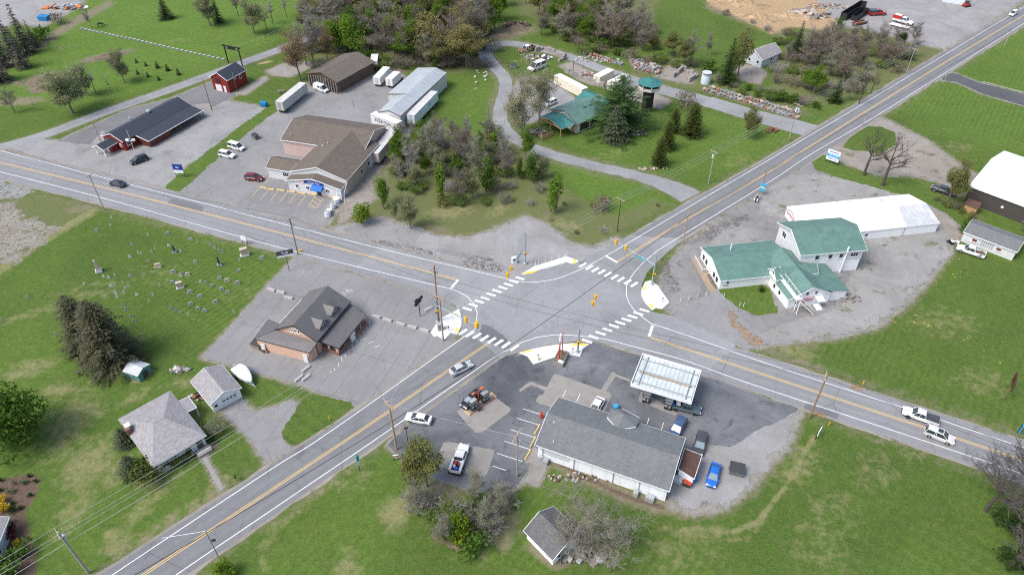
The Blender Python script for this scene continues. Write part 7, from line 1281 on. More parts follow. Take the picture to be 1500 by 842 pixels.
# ================================================================ POLES, WIRES, SIGNALS
plain('pole_wood', (.36, .25, .165), .9, .2, 2); plain('pole_brown', (.27, .155, .085), .9, .2, 2); plain('pole_grey', (.33, .30, .27), .9, .2, 2); plain('signal_yellow', (.72, .40, .015), .45, .06); plain('steel_blue', (.33, .38, .42), .45, .08, 1, .3); plain('wire_black', (.015, .015, .016), .5); plain('wire_pale', (.42, .42, .42), .5); plain('transformer', (.50, .52, .54), .5, .05); plain('cyan_sign', (.02, .36, .34), .5, .05); plain('delineator', (.74, .74, .72), .5, .04); plain('stone_grey', (.29, .295, .295), .85, .25, 2); plain('stone_white', (.46, .46, .44), .8, .15, 2); plain('stone_dark', (.06, .065, .07), .5, .3, 2); plain('stone_tan', (.46, .38, .31), .85, .2, 2); plain('stone_red', (.34, .185, .14), .9, .3, 2); plain('bin_block', (.28, .265, .245), .95, .25, 1); plain('bumper_pale', (.38, .37, .35), .9, .15, 2); plain('bumper_yellow', (.55, .40, .17), .8, .2, 2); plain('pump_red', (.45, .05, .02), .5); plain('tank_blue', (.50, .58, .63), .5, .08); plain('skip_blue', (.01, .17, .40), .5, .12); plain('bin_grey', (.12, .135, .15), .55, .15); plain('bin_lid', (.045, .047, .05), .5); plain('sign_sky', (.04, .33, .62), .5); plain('sign_lemon', (.7, .62, .12), .5); plain('brown_sign', (.075, .032, .02), .6); plain('orange_sign', (.55, .25, .12), .6)
TOPS = {}
def pole(key, b, tp, label, m='pole_wood', r=.15, arms=(), name='utility_pole', xf=0, arm_dir=None, h=None, r1=None):
    g = G(*b); H_ = h or hgt(b, tp); B = thing(name, label, 'pole', (g.x, g.y, 0)); mb = MB(); mb.tube((0, 0, -.1), (0, 0, H_), r, r1 or r*.72, 9); mb.build('shaft', MATS[m], B, smooth=True)
    if arm_dir is not None: B.rotation_euler.z = arm_dir
    for z, L in arms:
        mb = MB(); mb.box(0, .16, H_-z-.06, L, .1, .13); a = mb.build('crossarm', MATS['pole_wood' if m != 'steel_blue' else 'steel_blue'], B); mb = MB()
        for k in range(4 if L > 1.6 else 2): n_ = 4 if L > 1.6 else 2; x = -L/2+.15+k*(L-.3)/(n_-1); mb.tube((x, .16, H_-z+.07), (x, .16, H_-z+.27), .05, .035, 6)
        mb.build('insulator', MATS['trim_white'], a)
    for k in range(xf): mb = MB(); an = k*2.1-.5; mb.lathe([(.24, H_-2.3), (.26, H_-2.25), (.26, H_-1.45), (.1, H_-1.35)], .42*math.cos(an), .42*math.sin(an), 10); mb.build('transformer', MATS['transformer'], B)
    TOPS[key] = (g.x, g.y, H_); return B, H_
dA_ = math.atan2(dA.y, dA.x); dB_ = math.atan2(dB.y, dB.x)
pole('p1', (130, 838.8), (78, 779), 'weathered grey utility pole nearest the bottom left corner', 'pole_grey', .2, ((.35, 2.4),), xf=1, arm_dir=dB_+PI/2)
B, h_ = pole('p2', (324, 822.7), (302, 777), 'short steel warning pole at the bottom roadside', 'steel_blue', .11, (), 'steel_pole'); mb = MB(); mb.box(.5, 0, h_-2.6, .5, .3, .25); mb.build('control_box', MATS['black_metal'], B); mb = MB(); mb.tube((0, 0, h_-.1), (-6.2, -.6, h_-.9), .04, n=5); mb.build('arm', MATS['steel_blue'], B)
pole('p3', (581, 658), (572, 588), 'tan utility pole with double crossarm beside the station forecourt', 'pole_wood', .19, ((.3, 2.6), (.9, 2.4)), arm_dir=dB_+PI/2)
pole('p4', (649.4, 499), (646.6, 434), 'pale utility pole with yellow band on the pub corner pavement', 'pole_wood', .17, ((.25, 2.6),), arm_dir=dB_+PI/2+.2); pole('p5', (643, 470), (635, 373), 'tallest brown utility pole behind the pub corner signal', 'pole_brown', .18, ((.5, 2.4), (1.3, 2.0)), xf=1, arm_dir=dA_+PI/2, h=14.5)
pole('p6', (437, 373), (429, 320), 'dark utility pole at the cemetery corner of the pub lot', 'bark_dark', .15, ((.3, 2.2),), arm_dir=dA_+PI/2, xf=1); pole('p7', (153.6, 309), (131, 256), 'grey utility pole at the top corner of the cemetery', 'pole_grey', .14, ((.3, 1.6),), arm_dir=dA_+PI/2)
pole('p8', (904, 339), (911, 290), 'utility pole on the ditch bank above the junction', 'bark_dark', .14, ((.3, 2.4),), arm_dir=dB_+PI/2); pole('p9', (1000, 358), (1014, 303), 'tan utility pole beside the road left of green-roof house', 'pole_wood', .14, (), arm_dir=dB_); pole('p10', (1037.4, 269), (1047.3, 221), 'utility pole on the lawn near arborvitae row', 'pole_grey', .14, ((.3, 2.2),), xf=1, arm_dir=dB_+PI/2); pole('p11', (1115, 281), (1124, 250), 'utility pole behind the motorcycle and blue roadside signs', 'pole_brown', .12); pole('p12', (1155, 206), (1170, 152), 'utility pole carrying three transformers near the gravel drive end', 'pole_grey', .14, ((.3, 2.4),), xf=3, arm_dir=dB_+PI/2); pole('p13', (1264, 184), (1270, 165), 'utility pole on the road edge by the barn drive', 'pole_grey', .12); pole('p14', (1327, 108), (1339.7, 70.8), 'utility pole on left verge of the upper right road', 'pole_grey', .14, ((.3, 2.2),), arm_dir=dB_+PI/2); pole('p15', (1382, 123), (1392, 93.5), 'utility pole beside the black driveway', 'pole_grey', .12); pole('p16', (1435, 43), (1447, 14), 'utility pole beside the equipment lot road', 'pole_grey', .13, ((.3, 2.2),), arm_dir=dB_+PI/2); pole('p17', (1471, 68), (1484, 42), 'utility pole at the far right roadside', 'pole_grey', .13)
pole('p18', (1185.5, 612), (1222, 547.6), 'brown utility pole leaning over the right-hand main road', 'pole_brown', .17, ((.3, 2.4), (1.0, 1.6)), arm_dir=dA_+PI/2); pole('p19', (310, 161), (298, 115), 'bare orange-brown pole at the end of the tavern terrace', 'pole_brown', .16); pole('p20', (149, 211), (136, 179), 'wooden lamp pole behind the tavern front porch', 'pole_wood', .13)
B, h_ = pole('p21', (198.4, 225), (188, 191), 'slim white floodlight pole in front of the tavern', 'pipe_white', .06, (), 'lamp_pole')
for s in (-1, 1): mb = MB(); mb.box(s*.8, 0, h_*.55, .9, .5, .5, .3*s); mb.build('floodlight', MATS['trim_white'], B)
pole('p22', (757.6, 697), (755.7, 637), 'pale utility pole with tilted double crossarms by the store bays', 'pole_grey', .15, ((.2, 2.8), (.75, 2.8)), xf=1, arm_dir=1.1)
B, h_ = pole('p23', (598, 650), (589.5, 627), 'short black lamp post on the station verge', 'black_metal', .07, (), 'lamp_post'); mb = MB(); mb.box(0, 0, h_, .7, .35, .12); mb.build('lamp_head', MATS['black_metal'], B)
B, h_ = pole('p24', (839, 113), (840, 89), 'thin black pole among cream containers', 'black_metal', .1, (), 'pole'); B, h_ = pole('p25', (1315, 0), (1322, -40), 'distant utility pole above the top edge', 'pole_grey', .13)
def wire(name, label, pts, sag, r=.018, m='wire_black', n=14, group='overhead wires'):
    mb = MB(); P3 = [Vector(p) for p in pts]; path = []
    for a, b in zip(P3, P3[1:]):
        s = sag*(b-a).length/40
        for k in range(n): t = k/n; q = a.lerp(b, t); q.z -= 4*s*t*(1-t); path.append(q)
    path.append(P3[-1]); mb.path(path, r, 4); o = mb.build(name, MATS[m]); tag(o, label, 'wire', group); return o
def off(k, dx, dz, d=None): p = TOPS[k]; d = d if d is not None else dB_+PI/2; return (p[0]+math.cos(d)*dx, p[1]+math.sin(d)*dx, p[2]+dz)
far1 = lambda dx, dz: (TOPS['p1'][0]-34*math.cos(dB_)+math.cos(dB_+PI/2)*dx, TOPS['p1'][1]-34*math.sin(dB_)+math.sin(dB_+PI/2)*dx, 11.5+dz)
for dx, dz, lab in ((-1.05, -.1, 'upper pale wire over the bungalow lawn'), (-.35, -.1, 'second pale wire over the bungalow lawn'), (1.05, -.1, 'third pale wire over the bungalow lawn'), (.1, -2.9, 'lowest thick pale wire over the bungalow lawn')): wire('power_line', lab, [far1(dx, dz), off('p1', dx, dz), off('p4', dx, dz)], .55, .024 if dz > -1 else .035, 'wire_pale', 22)
wire('power_line', 'black cable strung along the lower left road', [(TOPS['p2'][0]-60, TOPS['p2'][1]-46, 7.5), off('p2', 0, -.6), G(735, 515, 5.5), off('p9', 0, -2.6), off('p11', 0, -.4), off('p13', 0, -.3), off('p15', 0, -.3), off('p17', 0, -.3)], .35, .045, 'wire_black', 16)
for dx, lab in ((-.9, 'left wire of pair along the main road'), (.9, 'right wire of pair along main road')): wire('power_line', lab, [(-190, 195, 9), off('p7', dx*.7, -.1, dA_+PI/2), off('p6', dx, -.1, dA_+PI/2), off('p5', dx, -3.6, dA_+PI/2), off('p18', dx, -.1, dA_+PI/2), (120, 42, 11)], .55, .022, 'wire_black', 18)
for dx, lab in ((-1.0, 'upper left roadside wire over the lawns'), (0, 'middle roadside wire over the lawns'), (1.0, 'lower right roadside wire over the lawns')): wire('power_line', lab, [off('p4', dx, -.1), off('p8', dx, -.1), off('p10', dx, -.1), off('p12', dx, -.1), off('p14', dx, -.1), off('p16', dx, -.1), (240, 320, 11)], .5, .022, 'wire_pale', 14)
wire('power_line', 'service wire from store pole to the store wall', [off('p22', 0, -.8), G(790, 655, 4.2)], .3, .02); wire('power_line', 'service wires from the pale corner pole to forecourt pole', [off('p4', .4, -1), off('p3', 0, -.5), off('p22', 0, -.4)], .5, .022, 'wire_pale'); wire('power_line', 'service wire from cemetery corner pole to the pub mast', [off('p6', 0, -2), G(450, 420, 7.5)], .4, .02, 'wire_pale')
# --- traffic signals on mast arms
def signal(base, top, att, end, end_h, heads, label, lum=None, sign=None, side=None):
    g = G(*base); H_ = hgt(base, top); B = thing('traffic_signal', label, 'traffic signal', (g.x, g.y, .15)); mb = MB(); mb.tube((0, 0, 0), (0, 0, H_-.15), .2, .15, 10); mb.lathe([(.42, 0), (.42, .12), (.26, .3)], 0, 0, 10); mb.build('mast', MATS['steel_blue'], B, smooth=True)
    za = hgt(base, att)-.15; E = G(*end, end_h)-g; E.z = end_h-.15; mb = MB(); A = Vector((0, 0, za)); mb.tube(A, E, .13, .07, 8); mb.build('mast_arm', MATS['steel_blue'], B, smooth=True); an = math.atan2(E.y, E.x)
    for t, fc in heads:
        q = A.lerp(E, t); f = an+fc; n = Vector((math.cos(f), math.sin(f), 0)); mb = MB(); mb.box(q.x, q.y, q.z-.75, .46, .4, 1.35, f+PI/2); hd = mb.build('signal_head', MATS['signal_yellow'], B); 
        mb = MB(); mb.tube((q.x-.0, q.y, q.z-.05), (q.x, q.y, q.z+.85), .04, n=5); mb.build('bracket', MATS['steel_blue'], hd)
        for k, mm in enumerate(('lens_red', 'lens_amber', 'lens_green')):
            c = Vector((q.x, q.y, q.z+.38-.43*k))+n*.2; mb = MB(); mb.tube(c, c+n*.03, .15, .15, 10); mb.build('lens', MATS[mm], hd); mb = MB(); mb.box(c.x+n.x*.14, c.y+n.y*.14, c.z+.15, .34, .3, .03, f+PI/2); mb.build('visor', MATS['signal_yellow'], hd)
    if lum: e = G(*lum, H_+.3)-g; e.z = H_+.2; mb = MB(); mb.tube((0, 0, H_-.2), e, .06, .04, 6); mb.build('lamp_arm', MATS['steel_blue'], B); mb = MB(); mb.box(e.x, e.y, e.z-.08, .8, .32, .16, math.atan2(e.y, e.x)); mb.build('lamp_head', MATS['galv'], B)
    if sign: q = A.lerp(E, sign); mb = MB(); mb.box(q.x, q.y, q.z-.55, 2.4, .06, .5, an); s_ = mb.build('street_name_sign', MATS['cyan_sign'], B); lettering(s_, 'Main St', .36, (q.x+.05*math.sin(an), q.y-.05*math.cos(an), q.z-.3), an, 'trim_white')
    for z in (2.9,): mb = MB(); mb.box(.28, 0, z-.25, .3, .34, .5); mb.box(-.05, -.3, z-.25, .34, .3, .5); mb.build('pedestrian_signal', MATS['signal_yellow'], B); mb = MB(); mb.box(.44, 0, z-.2, .02, .26, .4); mb.box(-.05, -.46, z-.2, .26, .02, .4); mb.build('pedestrian_lens', MATS['lens_dark'], B)
    return B
plain('lens_red', (.12, .01, .01), .3); plain('lens_amber', (.14, .07, .01), .3); plain('lens_green', (.01, .10, .05), .3); plain('lens_dark', (.02, .02, .02), .3)
signal((640.9, 471.5), (638.7, 440), (641, 447), (699, 476), 6.0, ((.74, PI), (.97, PI/2), (1.0, -PI/2)), 'traffic signal on pub corner, arm over the lower left road'); signal((769.3, 386.5), (769.8, 340.5), (769.6, 358), (743, 402), 6.0, ((.8, PI/2), (1.0, PI/2)), 'traffic signal on gravel corner with short arm beside white sidewalk', (756, 359), .35)
signal((954.6, 417.4), (961.8, 372), (957.5, 388), (893, 348), 6.2, ((.84, PI/2), (.62, PI/2)), 'traffic signal on green-roof house corner with street name sign', (927, 376), .28); signal((846, 516.5), (849.3, 481), (848.5, 489), (872.5, 433.5), 6.0, ((.8, -PI/2), (.97, -PI/2)), 'traffic signal on the filling station corner')
for u, v, lab in ((645.5, 483, 'grey control cabinet on the pub corner pavement'),): g = G(u, v); B = thing('control_cabinet', lab, 'cabinet', (g.x, g.y, .15), .3); mb = MB(); mb.box(0, 0, 0, 1.1, .8, 1.5); mb.build('body', MATS['concrete'], B); mb = MB(); mb.box(0, 0, 1.5, 1.2, .9, .08); mb.build('lid', MATS['grey_box'], B)
g = G(753, 385); B = thing('control_cabinet', 'white battery cabinet by the gravel corner signal', 'cabinet', (g.x, g.y, 0), .3); mb = MB(); mb.box(0, 0, 0, 1.0, .8, 1.6); mb.build('body', MATS['trim_white'], B); mb = MB(); mb.box(0, -.41, .9, .7, .03, .5); mb.build('vent', MATS['paint_charcoal'], B)
for k, (px, py, lab) in enumerate(((657.5, 485, 'push-button post on the pub corner pavement'), (788, 526, 'push-button post on left of station corner pavement'), (838.8, 517, 'push-button post beside the station corner signal'), (970, 443, 'push-button post on green-roof house corner pavement'), (784.5, 388.5, 'push-button post at end of gravel corner pavement'))):
    g = G(px, py); B = thing('push_button_post', lab, 'post', (g.x, g.y, .15)); mb = MB(); mb.tube((0, 0, 0), (0, 0, 1.3), .06, n=6); mb.build('post', MATS['grey_box'], B); mb = MB(); mb.box(0, -.08, .95, .22, .1, .34); mb.build('button', MATS['black_metal'], B)
g = G(788.8, 528); B = thing('hydrant', 'yellow hydrant marker at left of station corner pavement', 'hydrant', (g.x, g.y, .15)); mb = MB(); mb.lathe([(.16, 0), (.16, .1), (.11, .15), (.11, .6), (.15, .62), (.04, .8)], 0, 0, 8); mb.tube((-.22, 0, .42), (.22, 0, .42), .06); mb.build('body', MATS['signal_yellow'], B)
def posts(pts, lab, grp, h=1.0, r=.06, m='delineator', name='delineator_post', top=None):
    p0 = None
    for u, v in pts:
        g = G(u, v)
        if p0 is None: p0 = thing(name, lab, 'post', (g.x, g.y, 0), 0, grp); mb = MB(); mb.tube((0, 0, 0), (0, 0, h), r, r, 6); mb.build('post', MATS[m], p0); mb = MB(); mb.tube((0, 0, h*.78), (0, 0, h*.9), r*1.25, r*1.25, 6); mb.build('band', MATS[top or 'grey_box'], p0)
        else: dup(p0, loc=(g.x, g.y, 0))
posts([(784.5, 389), (788.5, 387), (798.5, 384.5), (808.5, 381.5), (818.5, 379), (827.5, 377), (830.5, 375.5)], 'white marker post lining the back of the gravel corner pavement', 'marker posts on the gravel corner', 1.5); posts([(996, 443.5), (1008.5, 439), (1021, 436.5), (1034, 433), (1060, 435.5), (1083, 449), (1089, 449)], 'white marker post in the row beside the green-roof house', 'marker posts by the green-roof house', 1.2)
# --- parking stops
def stop(u, v, L, a, lab, m='bumper_pale', grp=None, w_=.5, h_=.32):
    g = G(u, v); mb = MB(); p = [(-w_/2, 0), (w_/2, 0), (w_/2*.75, h_), (-w_/2*.75, h_)]; pts = [(x, y, z) for x in (-L/2, L/2) for y, z in p]; mb.add(pts, [(0, 1, 2, 3), (7, 6, 5, 4), (0, 4, 5, 1), (1, 5, 6, 2), (2, 6, 7, 3), (3, 7, 4, 0)]); o = mb.build('parking_stop', MATS[m], None, (g.x, g.y, .02), a); tag(o, lab, 'parking stop', grp)
for u, v, a, lab in ((397.5, 425, -.38, 'pale concrete stop at cemetery edge, leftmost of three'), (411.5, 428.5, -.3, 'middle pale concrete stop at cemetery edge'), (423, 437, -.25, 'concrete stop nearest the pub screen wall'), (551, 464.5, -.35, 'concrete stop nearest the sunroom corner'), (568, 469.5, -.35, 'second concrete stop from the sunroom'), (587, 475, -.35, 'middle concrete stop of the pub forecourt row'), (604, 479.5, -.3, 'grey concrete stop before the corner pavement'), (622, 484.5, -.35, 'grey concrete stop touching the corner pavement'), (628, 453.5, .62, 'lone concrete stop beside the black bird sign'), (448.5, 541, .95, 'upper concrete stop at the pub lot bottom corner'), (438, 555, .95, 'lower left concrete stop at the pub lot bottom corner'), (448.5, 554, .95, 'striped concrete stop at the pub lot bottom corner')): stop(u, v, 1.9, a, lab, w_=.65, h_=.42)
for k, (x, y) in enumerate(((120, 230), (92, 315), (55, 405))): u, v = 760+x/4.679+1, 580+y/4.679; stop(u, v, 2.3, 1.12, ['yellow parking stop nearest the red cylinder by store wall', 'middle yellow parking stop along the store side', 'lowest yellow parking stop along the store side'][k], 'bumper_yellow', None, .3, .22)
for k, (x, y) in enumerate(((175, 588), (215, 596), (287, 603), (358, 614), (430, 624), (503, 632), (628, 650))): stop(350+x/4.677, 150+y/4.677, 2.2, -.28, ['yellow stop farthest left below the shop wing', 'second yellow stop from left below the shop', 'third yellow stop from left below the shop', 'yellow stop in front of the shop left window', 'yellow stop below the shop middle window', 'yellow stop beside the hatched shop bay', 'yellow stop nearest the white bins at the shop'][k], 'bumper_yellow', None, .4, .25)
# --- filling station furniture
g = G(704, 592); rp = dB_-.02
mb = MB(); mb.box(0, 0, 0, 6.2, 1.3, .16); o = mb.build('pump_island', MATS['concrete'], None, (g.x, g.y, .022), rp); tag(o, 'raised concrete pump island with rusty rim and yellow ends', 'kerb'); mb = MB(); mb.box(0, -.66, 0, 6.2, .06, .2); mb.box(0, .66, 0, 6.2, .06, .2); mb.build('edge', MATS['pump_red'], o)
for x in (-3.1, 3.1): mb = MB(); mb.box(x, 0, 0, .3, 1.5, .24); mb.build('end_guard', MATS['bumper_yellow'], o)
def pump(loc, rz, lab):
    B = thing('fuel_pump', lab, 'fuel pump', loc, rz); mb = MB(); mb.box(0, 0, 0, 1.3, .75, 1.5); mb.build('cabinet', MATS['paint_black'], B); mb = MB(); mb.box(0, 0, 1.5, 1.5, .9, .75); mb.build('head', MATS['paint_charcoal'], B); mb = MB(); mb.box(0, 0, 2.25, 1.35, .75, .03); mb.build('head_top', MATS['grey_box'], B); mb = MB(); mb.box(0, -.46, 1.6, 1.1, .03, .45); mb.box(0, .46, 1.6, 1.1, .03, .45); mb.build('display', MATS['steel_blue'], B); mb = MB(); mb.box(-.35, -.42, .7, .5, .12, .5); mb.box(.3, -.42, .6, .3, .14, .6, 0, 0); mb.build('nozzle', MATS['grey_box'], B)
    for s in (-.5, .5): mb = MB(); mb.path([(s, -.4, 1.0), (s+.1, -.7, .5), (s, -.6, .2), (s-.1, -.42, .6)], .035, 5); mb.build('hose', MATS['black_metal'], B)
q = rot2((1.7, 0), rp); pump((g.x-q.x, g.y-q.y, .18), rp, 'black fuel pump nearer the road on the open island'); pump((g.x+q.x*.6, g.y+q.y*.6, .18), rp, 'black fuel pump farther from road on the open island')
B = thing('island_post', 'orange-red post with red lamp arms between the fuel pumps', 'post', (g.x-q.x*.25, g.y-q.y*.25+.2, .18), rp); mb = MB(); mb.tube((0, 0, 0), (0, 0, 3.4), .12, n=8); mb.build('post', MATS['pump_red'], B)
for s in (-1, 1): mb = MB(); mb.tube((0, 0, 3.1), (s*.8, .2, 3.4), .05); mb.box(s*1.0, .2, 3.3, .6, .4, .22); mb.build('lamp', MATS['orange_paint'], B)
g = G(696, 603); mb = MB(); mb.lathe([(.3, 0), (.36, .8), (.3, .9)], 0, 0, 10); o = mb.build('bin', MATS['bin_lid'], None, (g.x+.6, g.y+.3, .18)); tag(o, 'round black bin at the near end of pump island', 'bin')
o_, n2 = cf.p(-1.5, -.2), cf.p(1.5, -.2)
for q, lab in ((cf.p(-2.4, -2.6), 'fuel pump under the left side of white canopy'), (cf.p(1.6, -2.6), 'fuel pump under the right side of white canopy')): pump((q.x+cf.B.c.x, q.y+cf.B.c.y, .05), cf.rz, lab)
# planter with red mast
g = G(818, 533); a = math.atan2((G(824, 513)-G(813, 536)).y, (G(824, 513)-G(813, 536)).x); gb = (G(797, 514.5)*0+G(812.5, 535)+G(829.5, 519))/2; B = thing('sign_planter', 'concrete box planter carrying a tall red and white bare sign mast', 'planter', (gb.x, gb.y, .02), a)
mb = MB(); Lp, Wp = 3.6, 1.9
for s in (-1, 1): mb.box(0, s*Wp/2, 0, Lp, .15, .95); mb.box(s*(Lp/2-.07), 0, 0, .14, Wp-.15, .94)
mb.build('box', MATS['concrete'], B); mb = MB(); mb.box(0, 0, 0, Lp-.2, Wp-.2, .8); mb.build('gravel_fill', MATS['soil'], B); mb = MB(); mb.tube((-1.0, .05, .7), (-.8, .05, 7.4), .16, .12, 8); mb.tube((.9, 0, .7), (.5, 0, 7.0), .1, .08, 8); mb.build('mast', MATS['pump_red'], B); mb = MB(); mb.tube((-.8, .05, 5.2), (-.75, .05, 7.5), .19, .19, 8); mb.build('mast_sleeve', MATS['trim_white'], B); mb = MB(); mb.box(-1.3, -.5, .9, .7, 1.2, .12, 0, 0, R(15)); mb.build('panel', MATS['trim_white'], B)
def dumpster(u, v, a, lab, m='bin_grey', L=2.0, W=1.3, h=1.2, lid='bin_lid', cat='dumpster'):
    g = G(u, v); B = thing('dumpster', lab, cat, (g.x, g.y, .02), a); mb = MB(); mb.add([(-L/2+.1, -W/2+.1, .1), (L/2-.1, -W/2+.1, .1), (L/2-.1, W/2-.1, .1), (-L/2+.1, W/2-.1, .1), (-L/2, -W/2, h), (L/2, -W/2, h), (L/2, W/2, h+.2), (-L/2, W/2, h+.2)], [(3, 2, 1, 0), (0, 1, 5, 4), (1, 2, 6, 5), (2, 3, 7, 6), (3, 0, 4, 7), (4, 5, 6, 7)]); mb.build('body', MATS[m], B)
    for s in (-1, 1): mb = MB(); x0, x1 = (-L/2, -.03) if s < 0 else (.03, L/2); mb.add([(x0, -W/2-.05, h+.03), (x1, -W/2-.05, h+.03), (x1, W/2, h+.24), (x0, W/2, h+.24)], [(0, 1, 2, 3)]); mb.add([(x0, -W/2-.05, h-.03), (x1, -W/2-.05, h-.03), (x1, -W/2-.05, h+.03), (x0, -W/2-.05, h+.03)], [(0, 1, 2, 3)]); mb.build('lid', MATS[lid], B)
    for s in (-1, 1): mb = MB(); mb.box(s*(L/2+.06), 0, .6, .12, .7, .2); mb.build('lifting_sleeve', MATS[m], B)
dumpster(1078, 691, -.3, 'dark grey dumpster on gravel beside the blue sedan', L=2.4, W=1.9); dumpster(374.5, 203, -.7, 'dark dumpster on the shop lot above the white cars'); dumpster(387, 156, -.2, 'blue dumpster on the tavern lot corner', 'skip_blue', lid='skip_blue'); dumpster(66, 30, -.2, 'blue skip in the quarry lot behind corner conifers', 'skip_blue', 4, 2.4, 1.6, 'skip_blue', 'skip'); dumpster(752, 100, .2, 'blue-grey dumpster on the loop drive lawn', 'steel_blue'); dumpster(377, 509, -.4, 'small tan dumpster with dark lid at the pub back wall', 'tan_slab')
for u, v, lab, m in ((1006, 711, 'black bin with red lid behind the store annex', 'bin_lid'), (992, 707, 'pale gas cage behind the store annex', 'galv')): dumpster(u, v, -.4, lab, m, 1.3, 1.0, 1.1, 'pump_red' if m == 'bin_lid' else 'galv', 'bin')
for u, v, r_, h_, m, lab in ((1018, 704, .35, .9, 'skip_blue', 'blue barrel beside the store annex corner'), (793, 612, .3, 1.5, 'pump_red', 'red gas cylinder by the store left gable'), (793, 672, .45, .9, 'galv', 'grey round bin at the store front corner'), (902, 598, .5, .9, 'sign_sky', 'bright blue tub beside the store porch')): g = G(u, v); mb = MB(); mb.lathe([(r_*.9, 0), (r_, .1), (r_, h_*.85), (r_*.8, h_)], 0, 0, 12); o = mb.build('barrel', MATS[m], None, (g.x, g.y, .02)); tag(o, lab, 'barrel')
# white bins and display goods at the shop corner
for u, v, m, lab, s in ((497, 289, 'trim_white', 'white collection bin at the shop corner downpipe', 1.0), (494, 297, 'tank_blue', 'turquoise plastic bin below the white corner bin', 1.1), (488, 305, 'trim_white', 'round white tub in the middle of bin row', .9), (483, 312, 'tank_blue', 'pale blue chair-like tub near bottom of bin row', .8), (480.5, 317, 'trim_white', 'lowest white bin in row beside the shop lot', 1.0)):
    g = G(u, v); B = thing('plastic_bin', lab, 'bin', (g.x, g.y, .02), .6); mb = MB(); mb.lathe([(.5*s, 0), (.75*s, .15), (.8*s, 1.0*s), (.7*s, 1.15*s)], 0, 0, 8); mb.build('body', MATS[m], B); mb = MB(); mb.lathe([(.82*s, 1.12*s), (.82*s, 1.22*s), (.3*s, 1.4*s)], 0, 0, 8); mb.build('lid', MATS['trim_white' if m != 'trim_white' else 'galv'], B)
# --- signs
def board(name, label, u, v, tv, a, w_, h_, m, posts_=2, lines=(), face2=None, frame=None, pm='black_metal', z=None):
    g = G(u, v); B = thing(name, label, 'sign', (g.x, g.y, 0), a); H_ = hgt((u, v), (u, tv)) if z is None else z; mb = MB(); mb.box(0, 0, H_-h_, w_, .14, h_); bd = mb.build('board', MATS[m], B)
    for x in ([-w_/2+.1, w_/2-.1] if posts_ == 2 else [0]): mb = MB(); mb.tube((x, .12, 0), (x, .12, H_+.1), .07, n=6); mb.build('post', MATS[pm], B)
    if face2: mm, z0, z1 = face2; mb = MB(); mb.box(0, -.02, H_-h_+z0*h_, w_-.06, .14, (z1-z0)*h_); mb.build('panel', MATS[mm], bd)
    for txt, sz, dz, mm in lines: lettering(bd, txt, sz, (0, -.11, H_-h_+dz*h_), 0, mm)
    return B
board('roadside_sign', 'blue and white four-line roadside sign on the verge near barn drive', 1217, 240, 221, -.75, 3.4, 3.0, 'trim_white', 2, (('CHURCH', .6, .82, 'sign_blue'), ('WELCOME', .5, .48, 'trim_white'), ('SUNDAY 10 AM', .36, .18, 'sign_blue')), ('sign_sky', .33, .62)); board('tavern_sign', 'navy tavern sign over white letter board at the lot corner', 265, 260, 241, -.1, 2.6, 2.5, 'sign_blue', 2, (('Bar', .7, .66, 'trim_white'),), ('trim_white', 0, .34)); mb = None
board('cemetery_sign', 'black and white letter sign on a dark post at the pub lot corner', 424, 397, 367, .35, 3.6, 1.6, 'paint_charcoal', 1, (('PUB', .8, .62, 'trim_white'),), ('trim_white', 0, .3)); board('cemetery_sign', 'small white cemetery sign on twin posts beside the main road', 359, 358, 346, -.3, 1.5, 1.2, 'trim_white'); board('field_sign', 'brown and orange slanted farm sign on the right lawn', 1473, 578, 553, 1.0, 3.4, 2.1, 'brown_sign', 2, (('FARM', .7, .6, 'trim_white'),), ('orange_sign', 0, .3), pm='wood_brown'); board('field_sign', 'small turquoise feather sign at the right edge verge', 1491, 634, 622, 1.0, .8, 1.9, 'sign_sky', 1, (), ('trim_white', 0, .3)); board('yard_sign', 'white lawn sign facing the road below the main road', 1197, 640, 628, .9, 1.5, 1.2, 'trim_white', 2); board('yard_sign', 'slim turquoise flag sign beside the lower left road', 528, 690, 667, .9, .5, 2.4, 'cyan_sign', 1, (), ('trim_white', 0, .4)); board('yard_sign', 'small red and white notice on the station verge', 580.5, 674, 666, .2, .9, .6, 'trim_white', 2, (), ('paint_red', .3, .7)); board('yard_sign', 'cream notice lying near ditch above the junction', 850, 386, 380, .3, 1.2, .8, 'stone_white', 1, pm='delineator')
board('roadside_sign', 'two blue roadside signs stacked with yellow strip beside the motorcycle', 1115, 285, 269, -.7, 1.3, 2.2, 'sign_sky', 2, (), ('sign_lemon', .4, .55), pm='pole_brown')
g = G(615.5, 463); B = thing('bird_sign', 'black bird-shaped pub sign on a thin post', 'sign', (g.x, g.y, 0), .4); h_ = hgt((615.5, 463), (617, 435)); mb = MB(); mb.tube((0, 0, 0), (0, 0, h_-1.8), .1, n=8); mb.build('post', MATS['black_metal'], B); mb = MB(); prof = [(-.9, -1.9), (-.5, -2.0), (-.1, -1.3), (.4, -1.1), (.6, -.5), (1.0, .1), (.9, .4), (.5, .3), (.2, -.1), (-.5, -.2), (-.9, -.6), (-.6, -.9), (-.9, -1.4)]; n_ = len(prof); P2 = [(x, y, h_-.3+z) for y in (-.14, .14) for x, z in prof]; mb.add(P2, [tuple(range(n_)), tuple(range(2*n_-1, n_-1, -1))]+[(i, i+n_, (i+1) % n_+n_, (i+1) % n_) for i in range(n_)]); mb.build('bird_board', MATS['black_metal'], B)
